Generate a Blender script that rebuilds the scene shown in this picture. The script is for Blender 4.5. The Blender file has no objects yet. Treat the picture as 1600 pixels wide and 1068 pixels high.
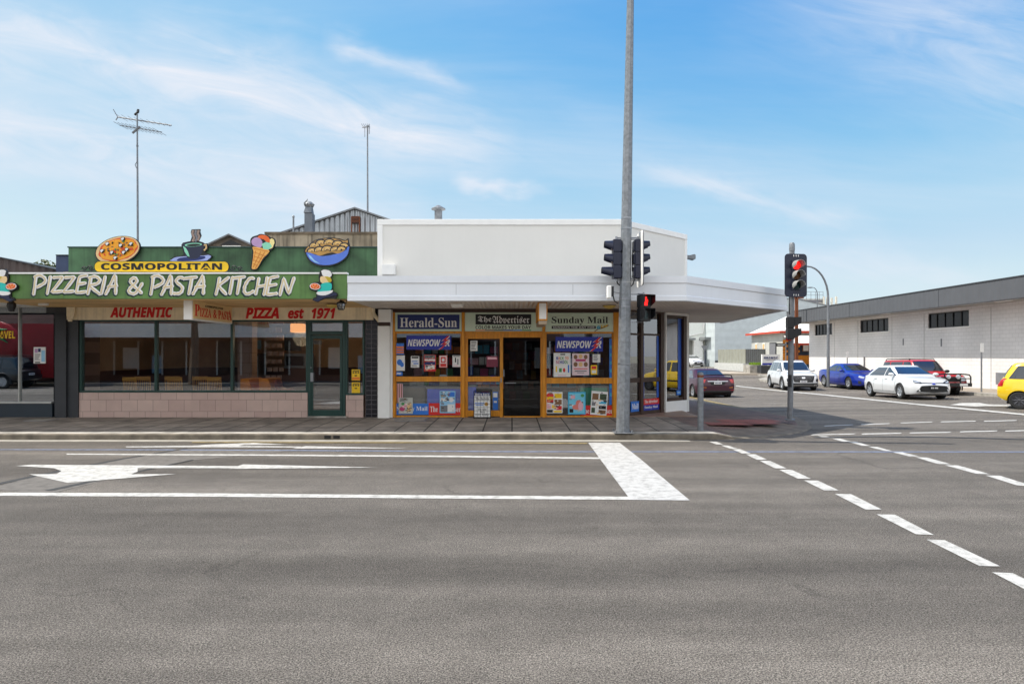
import bpy, bmesh, math, random
from mathutils import Vector, Matrix
from mathutils.bvhtree import BVHTree
from bisect import bisect_right

SC = bpy.context.scene
COL = SC.collection
R = math.radians

# ------------------------------------------------------------ camera, sky, sun
cam = bpy.data.objects.new('camera', bpy.data.cameras.new('camera'))
COL.objects.link(cam)
CH = 1.75                                   # camera height, focal length F px of a 1600 px wide frame
HOR = 554.0
cam.location = (0, 0, CH)
cam.rotation_euler = (R(90), 0, 0)
cam.data.sensor_width = 36
cam.data.lens = 22.5
cam.data.shift_y = 0.0125
cam.data.clip_start = 0.1
cam.data.clip_end = 3000
SC.camera = cam

SUNV = Vector((-1.0, 0.12, 1.63)).normalized()
SUN_EL = math.asin(SUNV.z)
SUN_AZ = math.atan2(SUNV.x, SUNV.y)
sl = bpy.data.lights.new('sun', 'SUN')
sl.energy = 3.0
sl.angle = R(0.5)
sl.color = (1.0, 0.95, 0.86)
so = bpy.data.objects.new('sun', sl)
COL.objects.link(so)
so.rotation_euler = SUNV.to_track_quat('Z', 'Y').to_euler()

world = bpy.data.worlds.new('World')
SC.world = world
world.use_nodes = True
wn, wl = world.node_tree.nodes, world.node_tree.links
wn.clear()
w_out = wn.new('ShaderNodeOutputWorld')
w_bg = wn.new('ShaderNodeBackground')
w_bg.inputs['Strength'].default_value = 0.15
sky = wn.new('ShaderNodeTexSky')
sky.sky_type = 'NISHITA'
sky.sun_disc = False
sky.sun_elevation = SUN_EL
sky.sun_rotation = SUN_AZ
sky.altitude = 0
sky.air_density = 1.0
sky.dust_density = 0.6
sky.ozone_density = 2.0
# thin cirrus: a cloud layer sampled on a plane high above the place
tc = wn.new('ShaderNodeTexCoord')
sx = wn.new('ShaderNodeSeparateXYZ')
wl.new(tc.outputs['Generated'], sx.inputs[0])
def wmath(op, a, b=None, c=None, clamp=False):
    n = wn.new('ShaderNodeMath'); n.operation = op; n.use_clamp = clamp
    for i, v in enumerate((a, b, c)):
        if v is None: continue
        if isinstance(v, (int, float)): n.inputs[i].default_value = v
        else: wl.new(v, n.inputs[i])
    return n.outputs[0]
zz = wmath('ADD', wmath('MAXIMUM', sx.outputs['Z'], 0.0), 0.12)
cu = wmath('DIVIDE', sx.outputs['X'], zz)
cv = wmath('DIVIDE', sx.outputs['Y'], zz)
cx = wn.new('ShaderNodeCombineXYZ')
wl.new(cu, cx.inputs[0]); wl.new(cv, cx.inputs[1])
def cloud(scale, sxy, rot, lo, hi, detail=6, rough=0.6, dist=0.6):
    mp = wn.new('ShaderNodeMapping'); mp.vector_type = 'POINT'
    mp.inputs['Rotation'].default_value = (0, 0, R(rot))
    mp.inputs['Scale'].default_value = (sxy[0], sxy[1], 1)
    wl.new(cx.outputs[0], mp.inputs[0])
    nz = wn.new('ShaderNodeTexNoise')
    nz.inputs['Scale'].default_value = scale
    nz.inputs['Detail'].default_value = detail
    nz.inputs['Roughness'].default_value = rough
    nz.inputs['Distortion'].default_value = dist
    wl.new(mp.outputs[0], nz.inputs['Vector'])
    mr = wn.new('ShaderNodeMapRange'); mr.clamp = True; mr.interpolation_type = 'SMOOTHSTEP'
    mr.inputs['From Min'].default_value = lo
    mr.inputs['From Max'].default_value = hi
    wl.new(nz.outputs['Fac'], mr.inputs['Value'])
    return mr.outputs[0]
c1 = cloud(0.75, (0.40, 1.5), -52, 0.32, 0.68)
c2 = cloud(2.4, (0.25, 1.8), -56, 0.38, 0.74, detail=8)
c3 = cloud(0.35, (0.9, 1.2), -10, 0.32, 0.56, detail=3)
veil = wmath('MULTIPLY', wmath('ADD', wmath('MULTIPLY', c1, 0.6), wmath('MULTIPLY', c2, 0.25)), wmath('MULTIPLY', c3, 0.38), clamp=True)
# streaks of cirrus lying along their own lines in the northern sky (p, q: tangent of bearing and of height)
yy_ = wmath('MAXIMUM', sx.outputs['Y'], 0.08)
sp = wmath('DIVIDE', sx.outputs['X'], yy_); sq_ = wmath('DIVIDE', sx.outputs['Z'], yy_)
cpq = wn.new('ShaderNodeCombineXYZ'); wl.new(sp, cpq.inputs[0]); wl.new(sq_, cpq.inputs[1])
def pqnoise(scale, sxy, rot, detail, rough=0.6, dist=0.0):
    r_ = wn.new('ShaderNodeMapping'); r_.inputs['Rotation'].default_value = (0, 0, R(rot)); wl.new(cpq.outputs[0], r_.inputs[0])
    m_ = wn.new('ShaderNodeMapping'); m_.inputs['Scale'].default_value = (sxy[0], sxy[1], 1); wl.new(r_.outputs[0], m_.inputs[0])
    n_ = wn.new('ShaderNodeTexNoise'); n_.inputs['Scale'].default_value = scale; n_.inputs['Detail'].default_value = detail
    n_.inputs['Roughness'].default_value = rough; n_.inputs['Distortion'].default_value = dist; wl.new(m_.outputs[0], n_.inputs['Vector'])
    return n_.outputs['Fac']
warp = wmath('MULTIPLY', wmath('SUBTRACT', pqnoise(5.0, (1, 1.6), 0, 4), 0.5), 0.10)
fibre = wn.new('ShaderNodeMapRange'); fibre.inputs['From Min'].default_value = 0.28; fibre.inputs['From Max'].default_value = 0.72; fibre.clamp = True
wl.new(pqnoise(7.0, (0.7, 3.0), 14, 7, 0.6, 0.8), fibre.inputs['Value'])
tex = wmath('ADD', wmath('MULTIPLY', fibre.outputs[0], 0.8), 0.2)
def streak(p0, q0, p1, q1, w, amt, soft=0.18):
    t_ = wmath('DIVIDE', wmath('SUBTRACT', sp, p0), p1 - p0)
    d_ = wmath('DIVIDE', wmath('ADD', wmath('SUBTRACT', sq_, wmath('MULTIPLY_ADD', t_, q1 - q0, q0)), warp), w)
    g_ = wmath('EXPONENT', wmath('MULTIPLY', wmath('MULTIPLY', d_, d_), -1.0))
    e_ = wmath('MULTIPLY', wmath('DIVIDE', t_, soft, clamp=True), wmath('DIVIDE', wmath('SUBTRACT', 1.0, t_), soft * 1.6, clamp=True))
    return wmath('MULTIPLY', wmath('MULTIPLY', g_, e_), amt)
tot = None
for args in ((-1.1, .56, .02, .315, .056, .98, .1), (-1.1, .40, -.12, .225, .060, .95, .1), (-.30, .497, -.05, .405, .016, .7), (.18, .305, .60, .185, .018, .55), (.30, .60, 1.3, .36, .13, .6, .3), (-.10, .262, .07, .252, .009, .7), (-.6, .50, -.25, .47, .05, .35), (-.2, .35, .6, .22, .10, .16), (.35, .16, .8, .11, .03, .5), (-.5, .17, .4, .14, .04, .35)):
    k_ = streak(*args); tot = k_ if tot is None else wmath('ADD', tot, k_)
cl = wmath('ADD', wmath('MULTIPLY', wmath('MULTIPLY', tot, tex), 0.95), veil, clamp=True)
mixc = wn.new('ShaderNodeMix'); mixc.data_type = 'RGBA'
sc8 = wn.new('ShaderNodeVectorMath'); sc8.operation = 'SCALE'; sc8.inputs['Scale'].default_value = 1 / 8
wl.new(sky.outputs[0], sc8.inputs[0])
crv = wn.new('ShaderNodeRGBCurve')
for ci, pts in enumerate(([(0, 0), (.10, .02), (.175, .066), (.29, .19), (.40, .255), (.5, .295), (.66, .35), (1, .42)], [(0, 0), (.16, .095), (.28, .20), (.42, .295), (.54, .33), (.65, .365), (.8, .385), (1, .42)], [(0, 0), (.2, .22), (.3, .31), (.4, .355), (.66, .395), (.85, .405), (1, .42)])):
    cc = crv.mapping.curves[ci]
    while len(cc.points) < len(pts): cc.points.new(.5, .5)
    for pnt, (px_, py_) in zip(cc.points, pts): pnt.location = (px_, py_)
crv.mapping.update()
wl.new(sc8.outputs[0], crv.inputs['Color'])
hs = wn.new('ShaderNodeVectorMath'); hs.operation = 'SCALE'; hs.inputs['Scale'].default_value = 8
wl.new(crv.outputs[0], hs.inputs[0])
wl.new(cl, mixc.inputs['Factor'])
wl.new(hs.outputs[0], mixc.inputs['A'])
mixc.inputs['B'].default_value = (2.95, 3.1, 3.4, 1)
# unseen bright white cloud added behind the camera to lift the shaded shopfronts
fill_cloud = wn.new('ShaderNodeMapRange'); fill_cloud.clamp = True; fill_cloud.interpolation_type = 'SMOOTHSTEP'
fill_cloud.inputs['From Min'].default_value = 0.05; fill_cloud.inputs['From Max'].default_value = -0.55
wl.new(sx.outputs['Y'], fill_cloud.inputs['Value'])
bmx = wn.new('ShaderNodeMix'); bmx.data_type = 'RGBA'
wl.new(wmath('MULTIPLY', fill_cloud.outputs[0], wmath('ADD', wmath('MULTIPLY', c1, 0.35), 0.65)), bmx.inputs['Factor'])
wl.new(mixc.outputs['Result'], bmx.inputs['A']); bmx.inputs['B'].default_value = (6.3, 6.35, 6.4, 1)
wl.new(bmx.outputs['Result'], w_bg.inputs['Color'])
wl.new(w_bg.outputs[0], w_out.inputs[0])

SC.view_settings.view_transform = 'Standard'
SC.view_settings.look = 'None'
SC.view_settings.gamma = 1
SC.view_settings.exposure = 0.9
SC.view_settings.use_curve_mapping = False
SC.cycles.max_bounces = 8
SC.cycles.transparent_max_bounces = 16
SC.cycles.use_denoising = True

# ------------------------------------------------------------ helpers
def S(r, g, b):
    f = lambda c: (c / 255 / 12.92) if c <= 10 else ((c / 255 + 0.055) / 1.055) ** 2.4
    return (f(r), f(g), f(b), 1)

_M = {}
def nodes_of(name):
    m = bpy.data.materials.new(name); m.use_nodes = True
    n, l = m.node_tree.nodes, m.node_tree.links
    return m, n, l, n['Principled BSDF']

def mat(name, col, rough=0.55, metal=0.0, var=0.10, vs=4.0, bump=0.0, bs=60.0, spec=0.5, coat=0.0, stretch=None, streak=0.0, emit=0.0):
    """painted / plain surface: colour with soft uneven wear, optional rain streaks and bump"""
    if name in _M: return _M[name]
    m, n, l, p = nodes_of(name)
    if len(col) == 3: col = (*col, 1)
    tcn = n.new('ShaderNodeTexCoord')
    nz = n.new('ShaderNodeTexNoise'); nz.inputs['Scale'].default_value = vs; nz.inputs['Detail'].default_value = 5
    src = tcn.outputs['Object']
    if stretch:
        mp = n.new('ShaderNodeMapping'); mp.inputs['Scale'].default_value = stretch
        l.new(src, mp.inputs[0]); src = mp.outputs[0]
    l.new(src, nz.inputs['Vector'])
    mr = n.new('ShaderNodeMapRange')
    mr.inputs['From Min'].default_value = 0.3; mr.inputs['From Max'].default_value = 0.7
    mr.inputs['To Min'].default_value = 1 - var; mr.inputs['To Max'].default_value = 1 + var * 0.6
    l.new(nz.outputs['Fac'], mr.inputs['Value'])
    fac = mr.outputs[0]
    if streak:
        mp2 = n.new('ShaderNodeMapping'); mp2.inputs['Scale'].default_value = (9, 9, 0.5)
        l.new(tcn.outputs['Object'], mp2.inputs[0])
        n2 = n.new('ShaderNodeTexNoise'); n2.inputs['Scale'].default_value = 1.0; n2.inputs['Detail'].default_value = 4
        l.new(mp2.outputs[0], n2.inputs['Vector'])
        m2 = n.new('ShaderNodeMapRange'); m2.inputs['From Min'].default_value = 0.5; m2.inputs['From Max'].default_value = 0.75
        m2.inputs['To Min'].default_value = 1.0; m2.inputs['To Max'].default_value = 1 - streak
        l.new(n2.outputs['Fac'], m2.inputs['Value'])
        mm = n.new('ShaderNodeMath'); mm.operation = 'MULTIPLY'
        l.new(fac, mm.inputs[0]); l.new(m2.outputs[0], mm.inputs[1]); fac = mm.outputs[0]
    vm = n.new('ShaderNodeVectorMath'); vm.operation = 'SCALE'
    vm.inputs[0].default_value = col[:3]
    l.new(fac, vm.inputs['Scale'])
    l.new(vm.outputs[0], p.inputs['Base Color'])
    p.inputs['Roughness'].default_value = rough
    p.inputs['Metallic'].default_value = metal
    p.inputs['Specular IOR Level'].default_value = spec
    if coat: p.inputs['Coat Weight'].default_value = coat; p.inputs['Coat Roughness'].default_value = 0.04
    if bump:
        nb = n.new('ShaderNodeTexNoise'); nb.inputs['Scale'].default_value = bs; nb.inputs['Detail'].default_value = 4
        l.new(tcn.outputs['Object'], nb.inputs['Vector'])
        b = n.new('ShaderNodeBump'); b.inputs['Strength'].default_value = bump; b.inputs['Distance'].default_value = 0.01
        l.new(nb.outputs['Fac'], b.inputs['Height']); l.new(b.outputs[0], p.inputs['Normal'])
    if emit:
        p.inputs['Emission Color'].default_value = col; p.inputs['Emission Strength'].default_value = emit
    _M[name] = m
    return m

def brickmat(name, c1, c2, cm, bw, bh, mortar, axis='xz', rough=0.7, offset=0.5, bump=0.4, var=0.15, rot=0.0, vs=2.5):
    if name in _M: return _M[name]
    m, n, l, p = nodes_of(name)
    g = n.new('ShaderNodeNewGeometry')
    s = n.new('ShaderNodeSeparateXYZ'); l.new(g.outputs['Position'], s.inputs[0])
    c = n.new('ShaderNodeCombineXYZ')
    ix = {'x': 0, 'y': 1, 'z': 2}
    l.new(s.outputs[ix[axis[0]]], c.inputs[0]); l.new(s.outputs[ix[axis[1]]], c.inputs[1])
    mp = n.new('ShaderNodeMapping'); mp.inputs['Rotation'].default_value = (0, 0, R(rot))
    l.new(c.outputs[0], mp.inputs[0])
    b = n.new('ShaderNodeTexBrick'); b.offset = offset
    b.inputs['Color1'].default_value = c1; b.inputs['Color2'].default_value = c2; b.inputs['Mortar'].default_value = cm
    b.inputs['Scale'].default_value = 1; b.inputs['Mortar Size'].default_value = mortar
    b.inputs['Mortar Smooth'].default_value = 0.2
    b.inputs['Brick Width'].default_value = bw; b.inputs['Row Height'].default_value = bh
    l.new(mp.outputs[0], b.inputs['Vector'])
    nz = n.new('ShaderNodeTexNoise'); nz.inputs['Scale'].default_value = vs; nz.inputs['Detail'].default_value = 6
    l.new(g.outputs['Position'], nz.inputs['Vector'])
    mr = n.new('ShaderNodeMapRange'); mr.inputs['From Min'].default_value = 0.3; mr.inputs['From Max'].default_value = 0.7
    mr.inputs['To Min'].default_value = 1 - var; mr.inputs['To Max'].default_value = 1 + var * .7
    l.new(nz.outputs['Fac'], mr.inputs['Value'])
    vm = n.new('ShaderNodeVectorMath'); vm.operation = 'SCALE'
    l.new(b.outputs['Color'], vm.inputs[0]); l.new(mr.outputs[0], vm.inputs['Scale'])
    l.new(vm.outputs[0], p.inputs['Base Color'])
    p.inputs['Roughness'].default_value = rough
    bp = n.new('ShaderNodeBump'); bp.inputs['Strength'].default_value = bump; bp.inputs['Distance'].default_value = 0.01; bp.invert = True
    l.new(b.outputs['Fac'], bp.inputs['Height']); l.new(bp.outputs[0], p.inputs['Normal'])
    _M[name] = m
    return m

def wavemat(name, col, period, axis, rough=0.45, metal=0.0, depth=0.02, var=0.1, strength=0.8):
    """ribbed sheet metal: real ridges come from bump"""
    if name in _M: return _M[name]
    m, n, l, p = nodes_of(name)
    g = n.new('ShaderNodeNewGeometry')
    s = n.new('ShaderNodeSeparateXYZ'); l.new(g.outputs['Position'], s.inputs[0])
    k = n.new('ShaderNodeMath'); k.operation = 'MULTIPLY'; k.inputs[1].default_value = 2 * math.pi / period
    l.new(s.outputs['xyz'.index(axis)], k.inputs[0])
    sn = n.new('ShaderNodeMath'); sn.operation = 'SINE'; l.new(k.outputs[0], sn.inputs[0])
    b = n.new('ShaderNodeBump'); b.inputs['Strength'].default_value = strength; b.inputs['Distance'].default_value = depth
    l.new(sn.outputs[0], b.inputs['Height']); l.new(b.outputs[0], p.inputs['Normal'])
    nz = n.new('ShaderNodeTexNoise'); nz.inputs['Scale'].default_value = 1.5; nz.inputs['Detail'].default_value = 5
    l.new(g.outputs['Position'], nz.inputs['Vector'])
    mr = n.new('ShaderNodeMapRange'); mr.inputs['From Min'].default_value = 0.3; mr.inputs['From Max'].default_value = 0.7
    mr.inputs['To Min'].default_value = 1 - var; mr.inputs['To Max'].default_value = 1 + var
    l.new(nz.outputs['Fac'], mr.inputs['Value'])
    vm = n.new('ShaderNodeVectorMath'); vm.operation = 'SCALE'; vm.inputs[0].default_value = col[:3]
    l.new(mr.outputs[0], vm.inputs['Scale']); l.new(vm.outputs[0], p.inputs['Base Color'])
    p.inputs['Roughness'].default_value = rough; p.inputs['Metallic'].default_value = metal
    _M[name] = m
    return m

def glassmat(name, tint=(0.8, 0.84, 0.84), base=0.06, mul=1.2):
    if name in _M: return _M[name]
    m = bpy.data.materials.new(name); m.use_nodes = True
    n, l = m.node_tree.nodes, m.node_tree.links
    n.clear()
    o = n.new('ShaderNodeOutputMaterial'); mx = n.new('ShaderNodeMixShader')
    t = n.new('ShaderNodeBsdfTransparent'); t.inputs[0].default_value = (*tint, 1)
    gl = n.new('ShaderNodeBsdfGlossy'); gl.inputs['Roughness'].default_value = 0.0
    gl.inputs['Color'].default_value = (0.95, 0.97, 1, 1)
    fr = n.new('ShaderNodeFresnel'); fr.inputs[0].default_value = 1.5
    nz = n.new('ShaderNodeTexNoise'); nz.inputs['Scale'].default_value = 1.2
    bp = n.new('ShaderNodeBump'); bp.inputs['Strength'].default_value = 0.02; bp.inputs['Distance'].default_value = 0.02
    l.new(nz.outputs['Fac'], bp.inputs['Height']); l.new(bp.outputs[0], gl.inputs['Normal'])
    ma = n.new('ShaderNodeMath'); ma.operation = 'MULTIPLY_ADD'; ma.use_clamp = True
    ma.inputs[1].default_value = mul; ma.inputs[2].default_value = base
    l.new(fr.outputs[0], ma.inputs[0]); l.new(ma.outputs[0], mx.inputs[0])
    l.new(t.outputs[0], mx.inputs[1]); l.new(gl.outputs[0], mx.inputs[2]); l.new(mx.outputs[0], o.inputs[0])
    _M[name] = m
    return m

def X(px, Y): return (px - 800) * Y / 1000.0
def Z(py, Y): return CH + (HOR - py) * Y / 1000.0

_KN = [(-200, 0), (16, 0), (22, -.08), (29, -.24), (37, -.39), (46, -.37), (60, -.05), (85, .17), (200, .3), (2000, .3)]
def gz(x, y):
    """height of the road: the side street dips a little, then rises"""
    i = max(0, min(len(_KN) - 2, bisect_right([k[0] for k in _KN], y) - 1))
    (a, za), (b, zb) = _KN[i], _KN[i + 1]
    z = za + (zb - za) * (y - a) / (b - a)
    s = max(0, min(1, (y - 17) / 10)) * max(0, min(1, (90 - y) / 30))
    return z + 0.02 * (max(2, min(26, x)) - 13) * s
def GP(px, py):
    """ground point seen at a pixel of the photograph"""
    Y = CH / (py - HOR) * 1000
    for _ in range(12):
        Y = (CH - gz(X(px, Y), Y)) / (py - HOR) * 1000
    return (X(px, Y), Y)

def world_mat(o): return W0.get(o, Vector((0, 0, 0)))
W0 = {}

_TX = {}
def text_geo(body, style='sans', bold=0.0, shear=0.0, space=1.0):
    key = (body, style, bold, shear, space)
    if key in _TX: return _TX[key]
    tab = {'serif': (0x1D400, 0x1D41A, 0x1D7CE), 'black': (0x1D56C, 0x1D586, None), 'bold': (0x1D5D4, 0x1D5EE, 0x1D7EC),
           'serifit': (0x1D468, 0x1D482, 0x1D7CE)}.get(style)
    s = body
    if tab:
        s = ''
        for ch in body:
            if 'A' <= ch <= 'Z': s += chr(tab[0] + ord(ch) - 65)
            elif 'a' <= ch <= 'z': s += chr(tab[1] + ord(ch) - 97)
            elif '0' <= ch <= '9' and tab[2]: s += chr(tab[2] + ord(ch) - 48)
            else: s += ch
    c = bpy.data.curves.new('lettering', 'FONT')
    c.body = s; c.size = 1; c.extrude = 0.5; c.offset = bold; c.shear = shear; c.space_character = space
    c.resolution_u = 3
    o = bpy.data.objects.new('lettering', c)
    COL.objects.link(o)
    dg = bpy.context.evaluated_depsgraph_get()
    me = bpy.data.meshes.new_from_object(o.evaluated_get(dg))
    vs = [v.co.copy() for v in me.vertices]
    fs = [tuple(p.vertices) for p in me.polygons]
    bpy.data.objects.remove(o); bpy.data.curves.remove(c); bpy.data.meshes.remove(me)
    x0, x1 = min(v.x for v in vs), max(v.x for v in vs)
    y0, y1 = min(v.y for v in vs), max(v.y for v in vs)
    vs = [((v.x - x0) / (x1 - x0), (v.y - y0) / (y1 - y0), v.z + 0.5) for v in vs]
    _TX[key] = (vs, fs)
    return _TX[key]

class MB:
    def __init__(self): self.v = []; self.f = []; self.m = []
    def add(self, vs, fs, m=0):
        b = len(self.v)
        self.v.extend([tuple(q) for q in vs])
        self.f.extend([tuple(b + i for i in f) for f in fs])
        self.m.extend([m] * len(fs))
        return self
    def box(self, x0, x1, y0, y1, z0, z1, m=0):
        vs = [(x, y, z) for z in (z0, z1) for y in (y0, y1) for x in (x0, x1)]
        return self.add(vs, [(0, 2, 3, 1), (4, 5, 7, 6), (0, 1, 5, 4), (2, 6, 7, 3), (0, 4, 6, 2), (1, 3, 7, 5)], m)
    def prism(self, poly, vec, m=0):
        n = len(poly); vec = Vector(vec)
        a = [Vector(p) for p in poly]; b = [p + vec for p in a]
        fs = [tuple(range(n))[::-1], tuple(range(n, 2 * n))] + [(i, (i + 1) % n, n + (i + 1) % n, n + i) for i in range(n)]
        return self.add(a + b, fs, m)
    def plate(self, poly, y0, y1, m=0):
        return self.prism([(x, y0, z) for x, z in poly], (0, y1 - y0, 0), m)
    def slab(self, poly, z0, z1, m=0):
        return self.prism([(x, y, z0) for x, y in poly], (0, 0, z1 - z0), m)
    def tube(self, pts, r, n=8, m=0, cap=True, flat=None):
        """sweep; flat=(normal, ratio) squashes the section along normal"""
        P = [Vector(p) for p in pts]; k = len(P)
        rs = r if isinstance(r, (list, tuple)) else [r] * k
        rings = []
        up = None
        for i in range(k):
            t = (P[min(i + 1, k - 1)] - P[max(i - 1, 0)])
            t = t.normalized() if t.length > 1e-9 else Vector((0, 0, 1))
            if flat: a = Vector(flat[0]).normalized(); u = t.cross(a).normalized(); w = a * flat[1]
            else:
                if up is None: up = Vector((0, 0, 1)) if abs(t.z) < 0.9 else Vector((1, 0, 0))
                u = t.cross(up).normalized(); w = u.cross(t).normalized(); up = w
            rings.append([P[i] + (u * math.cos(2 * math.pi * j / n) + w * math.sin(2 * math.pi * j / n)) * rs[i] for j in range(n)])
        vs = [q for g in rings for q in g]
        fs = [(i * n + j, i * n + (j + 1) % n, (i + 1) * n + (j + 1) % n, (i + 1) * n + j) for i in range(k - 1) for j in range(n)]
        if cap: fs += [tuple(range(n))[::-1], tuple((k - 1) * n + j for j in range(n))]
        return self.add(vs, fs, m)
    def cyl(self, p0, p1, r0, r1=None, n=14, m=0):
        return self.tube([p0, p1], [r0, r0 if r1 is None else r1], n, m)
    def lathe(self, prof, o, axis, n=20, m=0):
        a = Vector(axis).normalized(); h = Vector((0, 0, 1)) if abs(a.z) < 0.9 else Vector((1, 0, 0))
        u = a.cross(h).normalized(); w = a.cross(u); o = Vector(o)
        vs = [o + a * t + (u * math.cos(2 * math.pi * j / n) + w * math.sin(2 * math.pi * j / n)) * max(r, 1e-4) for r, t in prof for j in range(n)]
        k = len(prof)
        fs = [(i * n + j, i * n + (j + 1) % n, (i + 1) * n + (j + 1) % n, (i + 1) * n + j) for i in range(k - 1) for j in range(n)]
        fs += [tuple(range(n))[::-1], tuple((k - 1) * n + j for j in range(n))]
        return self.add(vs, fs, m)
    def sphere(self, c, r, n=14, k=8, m=0):
        c = Vector(c); rr = r if isinstance(r, (tuple, list)) else (r, r, r)
        vs = []
        for i in range(k + 1):
            t = math.pi * i / k
            for j in range(n):
                p = 2 * math.pi * j / n; s = max(math.sin(t), 1e-3)
                vs.append((c.x + rr[0] * s * math.cos(p), c.y + rr[1] * s * math.sin(p), c.z + rr[2] * math.cos(t)))
        fs = [(i * n + j, (i + 1) * n + j, (i + 1) * n + (j + 1) % n, i * n + (j + 1) % n) for i in range(k) for j in range(n)]
        return self.add(vs, fs, m)
    def loft(self, rings, closed=True, cap=True, m=0):
        n = len(rings[0]); k = len(rings)
        vs = [q for g in rings for q in g]
        fs = [(i * n + j, i * n + (j + 1) % n, (i + 1) * n + (j + 1) % n, (i + 1) * n + j) for i in range(k - 1) for j in range(n if closed else n - 1)]
        if cap and closed: fs += [tuple(range(n))[::-1], tuple((k - 1) * n + j for j in range(n))]
        return self.add(vs, fs, m)
    def text(self, body, o, W, H, style='sans', bold=0.0, shear=0.0, depth=0.006, u=(1, 0, 0), v=(0, 0, 1), m=0, space=1.0):
        vs, fs = text_geo(body, style, bold, shear, space)
        o = Vector(o); u = Vector(u).normalized(); v = Vector(v).normalized(); nn = u.cross(v)
        return self.add([o + u * (a * W) + v * (b * H) + nn * (c * depth) for a, b, c in vs], fs, m)
    def ptext(self, body, x0, x1, y0, y1, Y, **k):
        """lettering on a plane facing the road, given by its extent in the photograph and its real distance"""
        return self.text(body, (X(x0, Y), Y, Z(y1, Y)), (x1 - x0) * Y / 1000, (y1 - y0) * Y / 1000, **k)
    def pbox(self, x0, x1, y0, y1, Ya, Yb, m=0):
        return self.box(X(x0, Ya), X(x1, Ya), Ya, Yb, Z(y1, Ya), Z(y0, Ya), m)
    def build(self, name, mats, parent=None, smooth=None, bevel=0.0, recalc=True, local=False):
        off = Vector((0, 0, 0)) if (parent is None or local) else W0[parent]
        me = bpy.data.meshes.new(name)
        me.from_pydata([(a - off.x, b - off.y, c - off.z) for a, b, c in self.v], [], self.f)
        if not isinstance(mats, (list, tuple)): mats = [mats]
        for q in mats: me.materials.append(q)
        if len(mats) > 1: me.polygons.foreach_set('material_index', self.m)
        if recalc:
            bm = bmesh.new(); bm.from_mesh(me)
            bmesh.ops.recalc_face_normals(bm, faces=bm.faces); bm.to_mesh(me); bm.free()
        if smooth:
            me.polygons.foreach_set('use_smooth', [True] * len(me.polygons))
            me.set_sharp_from_angle(angle=R(smooth))
        me.update()
        o = bpy.data.objects.new(name, me); COL.objects.link(o)
        if parent is not None: o.parent = parent
        W0[o] = off.copy()
        if bevel:
            b = o.modifiers.new('edge', 'BEVEL'); b.width = bevel; b.segments = 2; b.limit_method = 'ANGLE'; b.angle_limit = R(40)
        return o

def thing(name, label, cat, loc=(0, 0, 0), group=None, rz=0.0):
    o = bpy.data.objects.new(name, None); COL.objects.link(o)
    o.location = loc; o.rotation_euler = (0, 0, rz); o.empty_display_size = 0.2
    o['label'] = label; o['category'] = cat
    if group: o['group'] = group
    W0[o] = Vector(loc)
    return o
def tag(o, label, cat, group=None):
    o['label'] = label; o['category'] = cat
    if group: o['group'] = group
    return o
def struct(o, label=None):
    o['kind'] = 'structure'
    if label: o['label'] = label
    return o
def recenter(o):
    """put a one-mesh thing's origin at the middle of its base"""
    vs = o.data.vertices
    xs = [v.co.x for v in vs]; ys = [v.co.y for v in vs]; zs = [v.co.z for v in vs]
    c = Vector(((min(xs) + max(xs)) / 2, (min(ys) + max(ys)) / 2, min(zs)))
    o.data.transform(Matrix.Translation(-c)); o.location = c; W0[o] = c
    return o
def dup(root, loc, rz=None, label=None):
    r = root.copy(); COL.objects.link(r); r.location = loc
    if rz is not None: r.rotation_euler = (0, 0, rz)
    if label: r['label'] = label
    for ch in list(root.children):
        c = ch.copy(); COL.objects.link(c); c.parent = r
        for g in list(ch.children):
            d = g.copy(); COL.objects.link(d); d.parent = c
    return r
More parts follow.
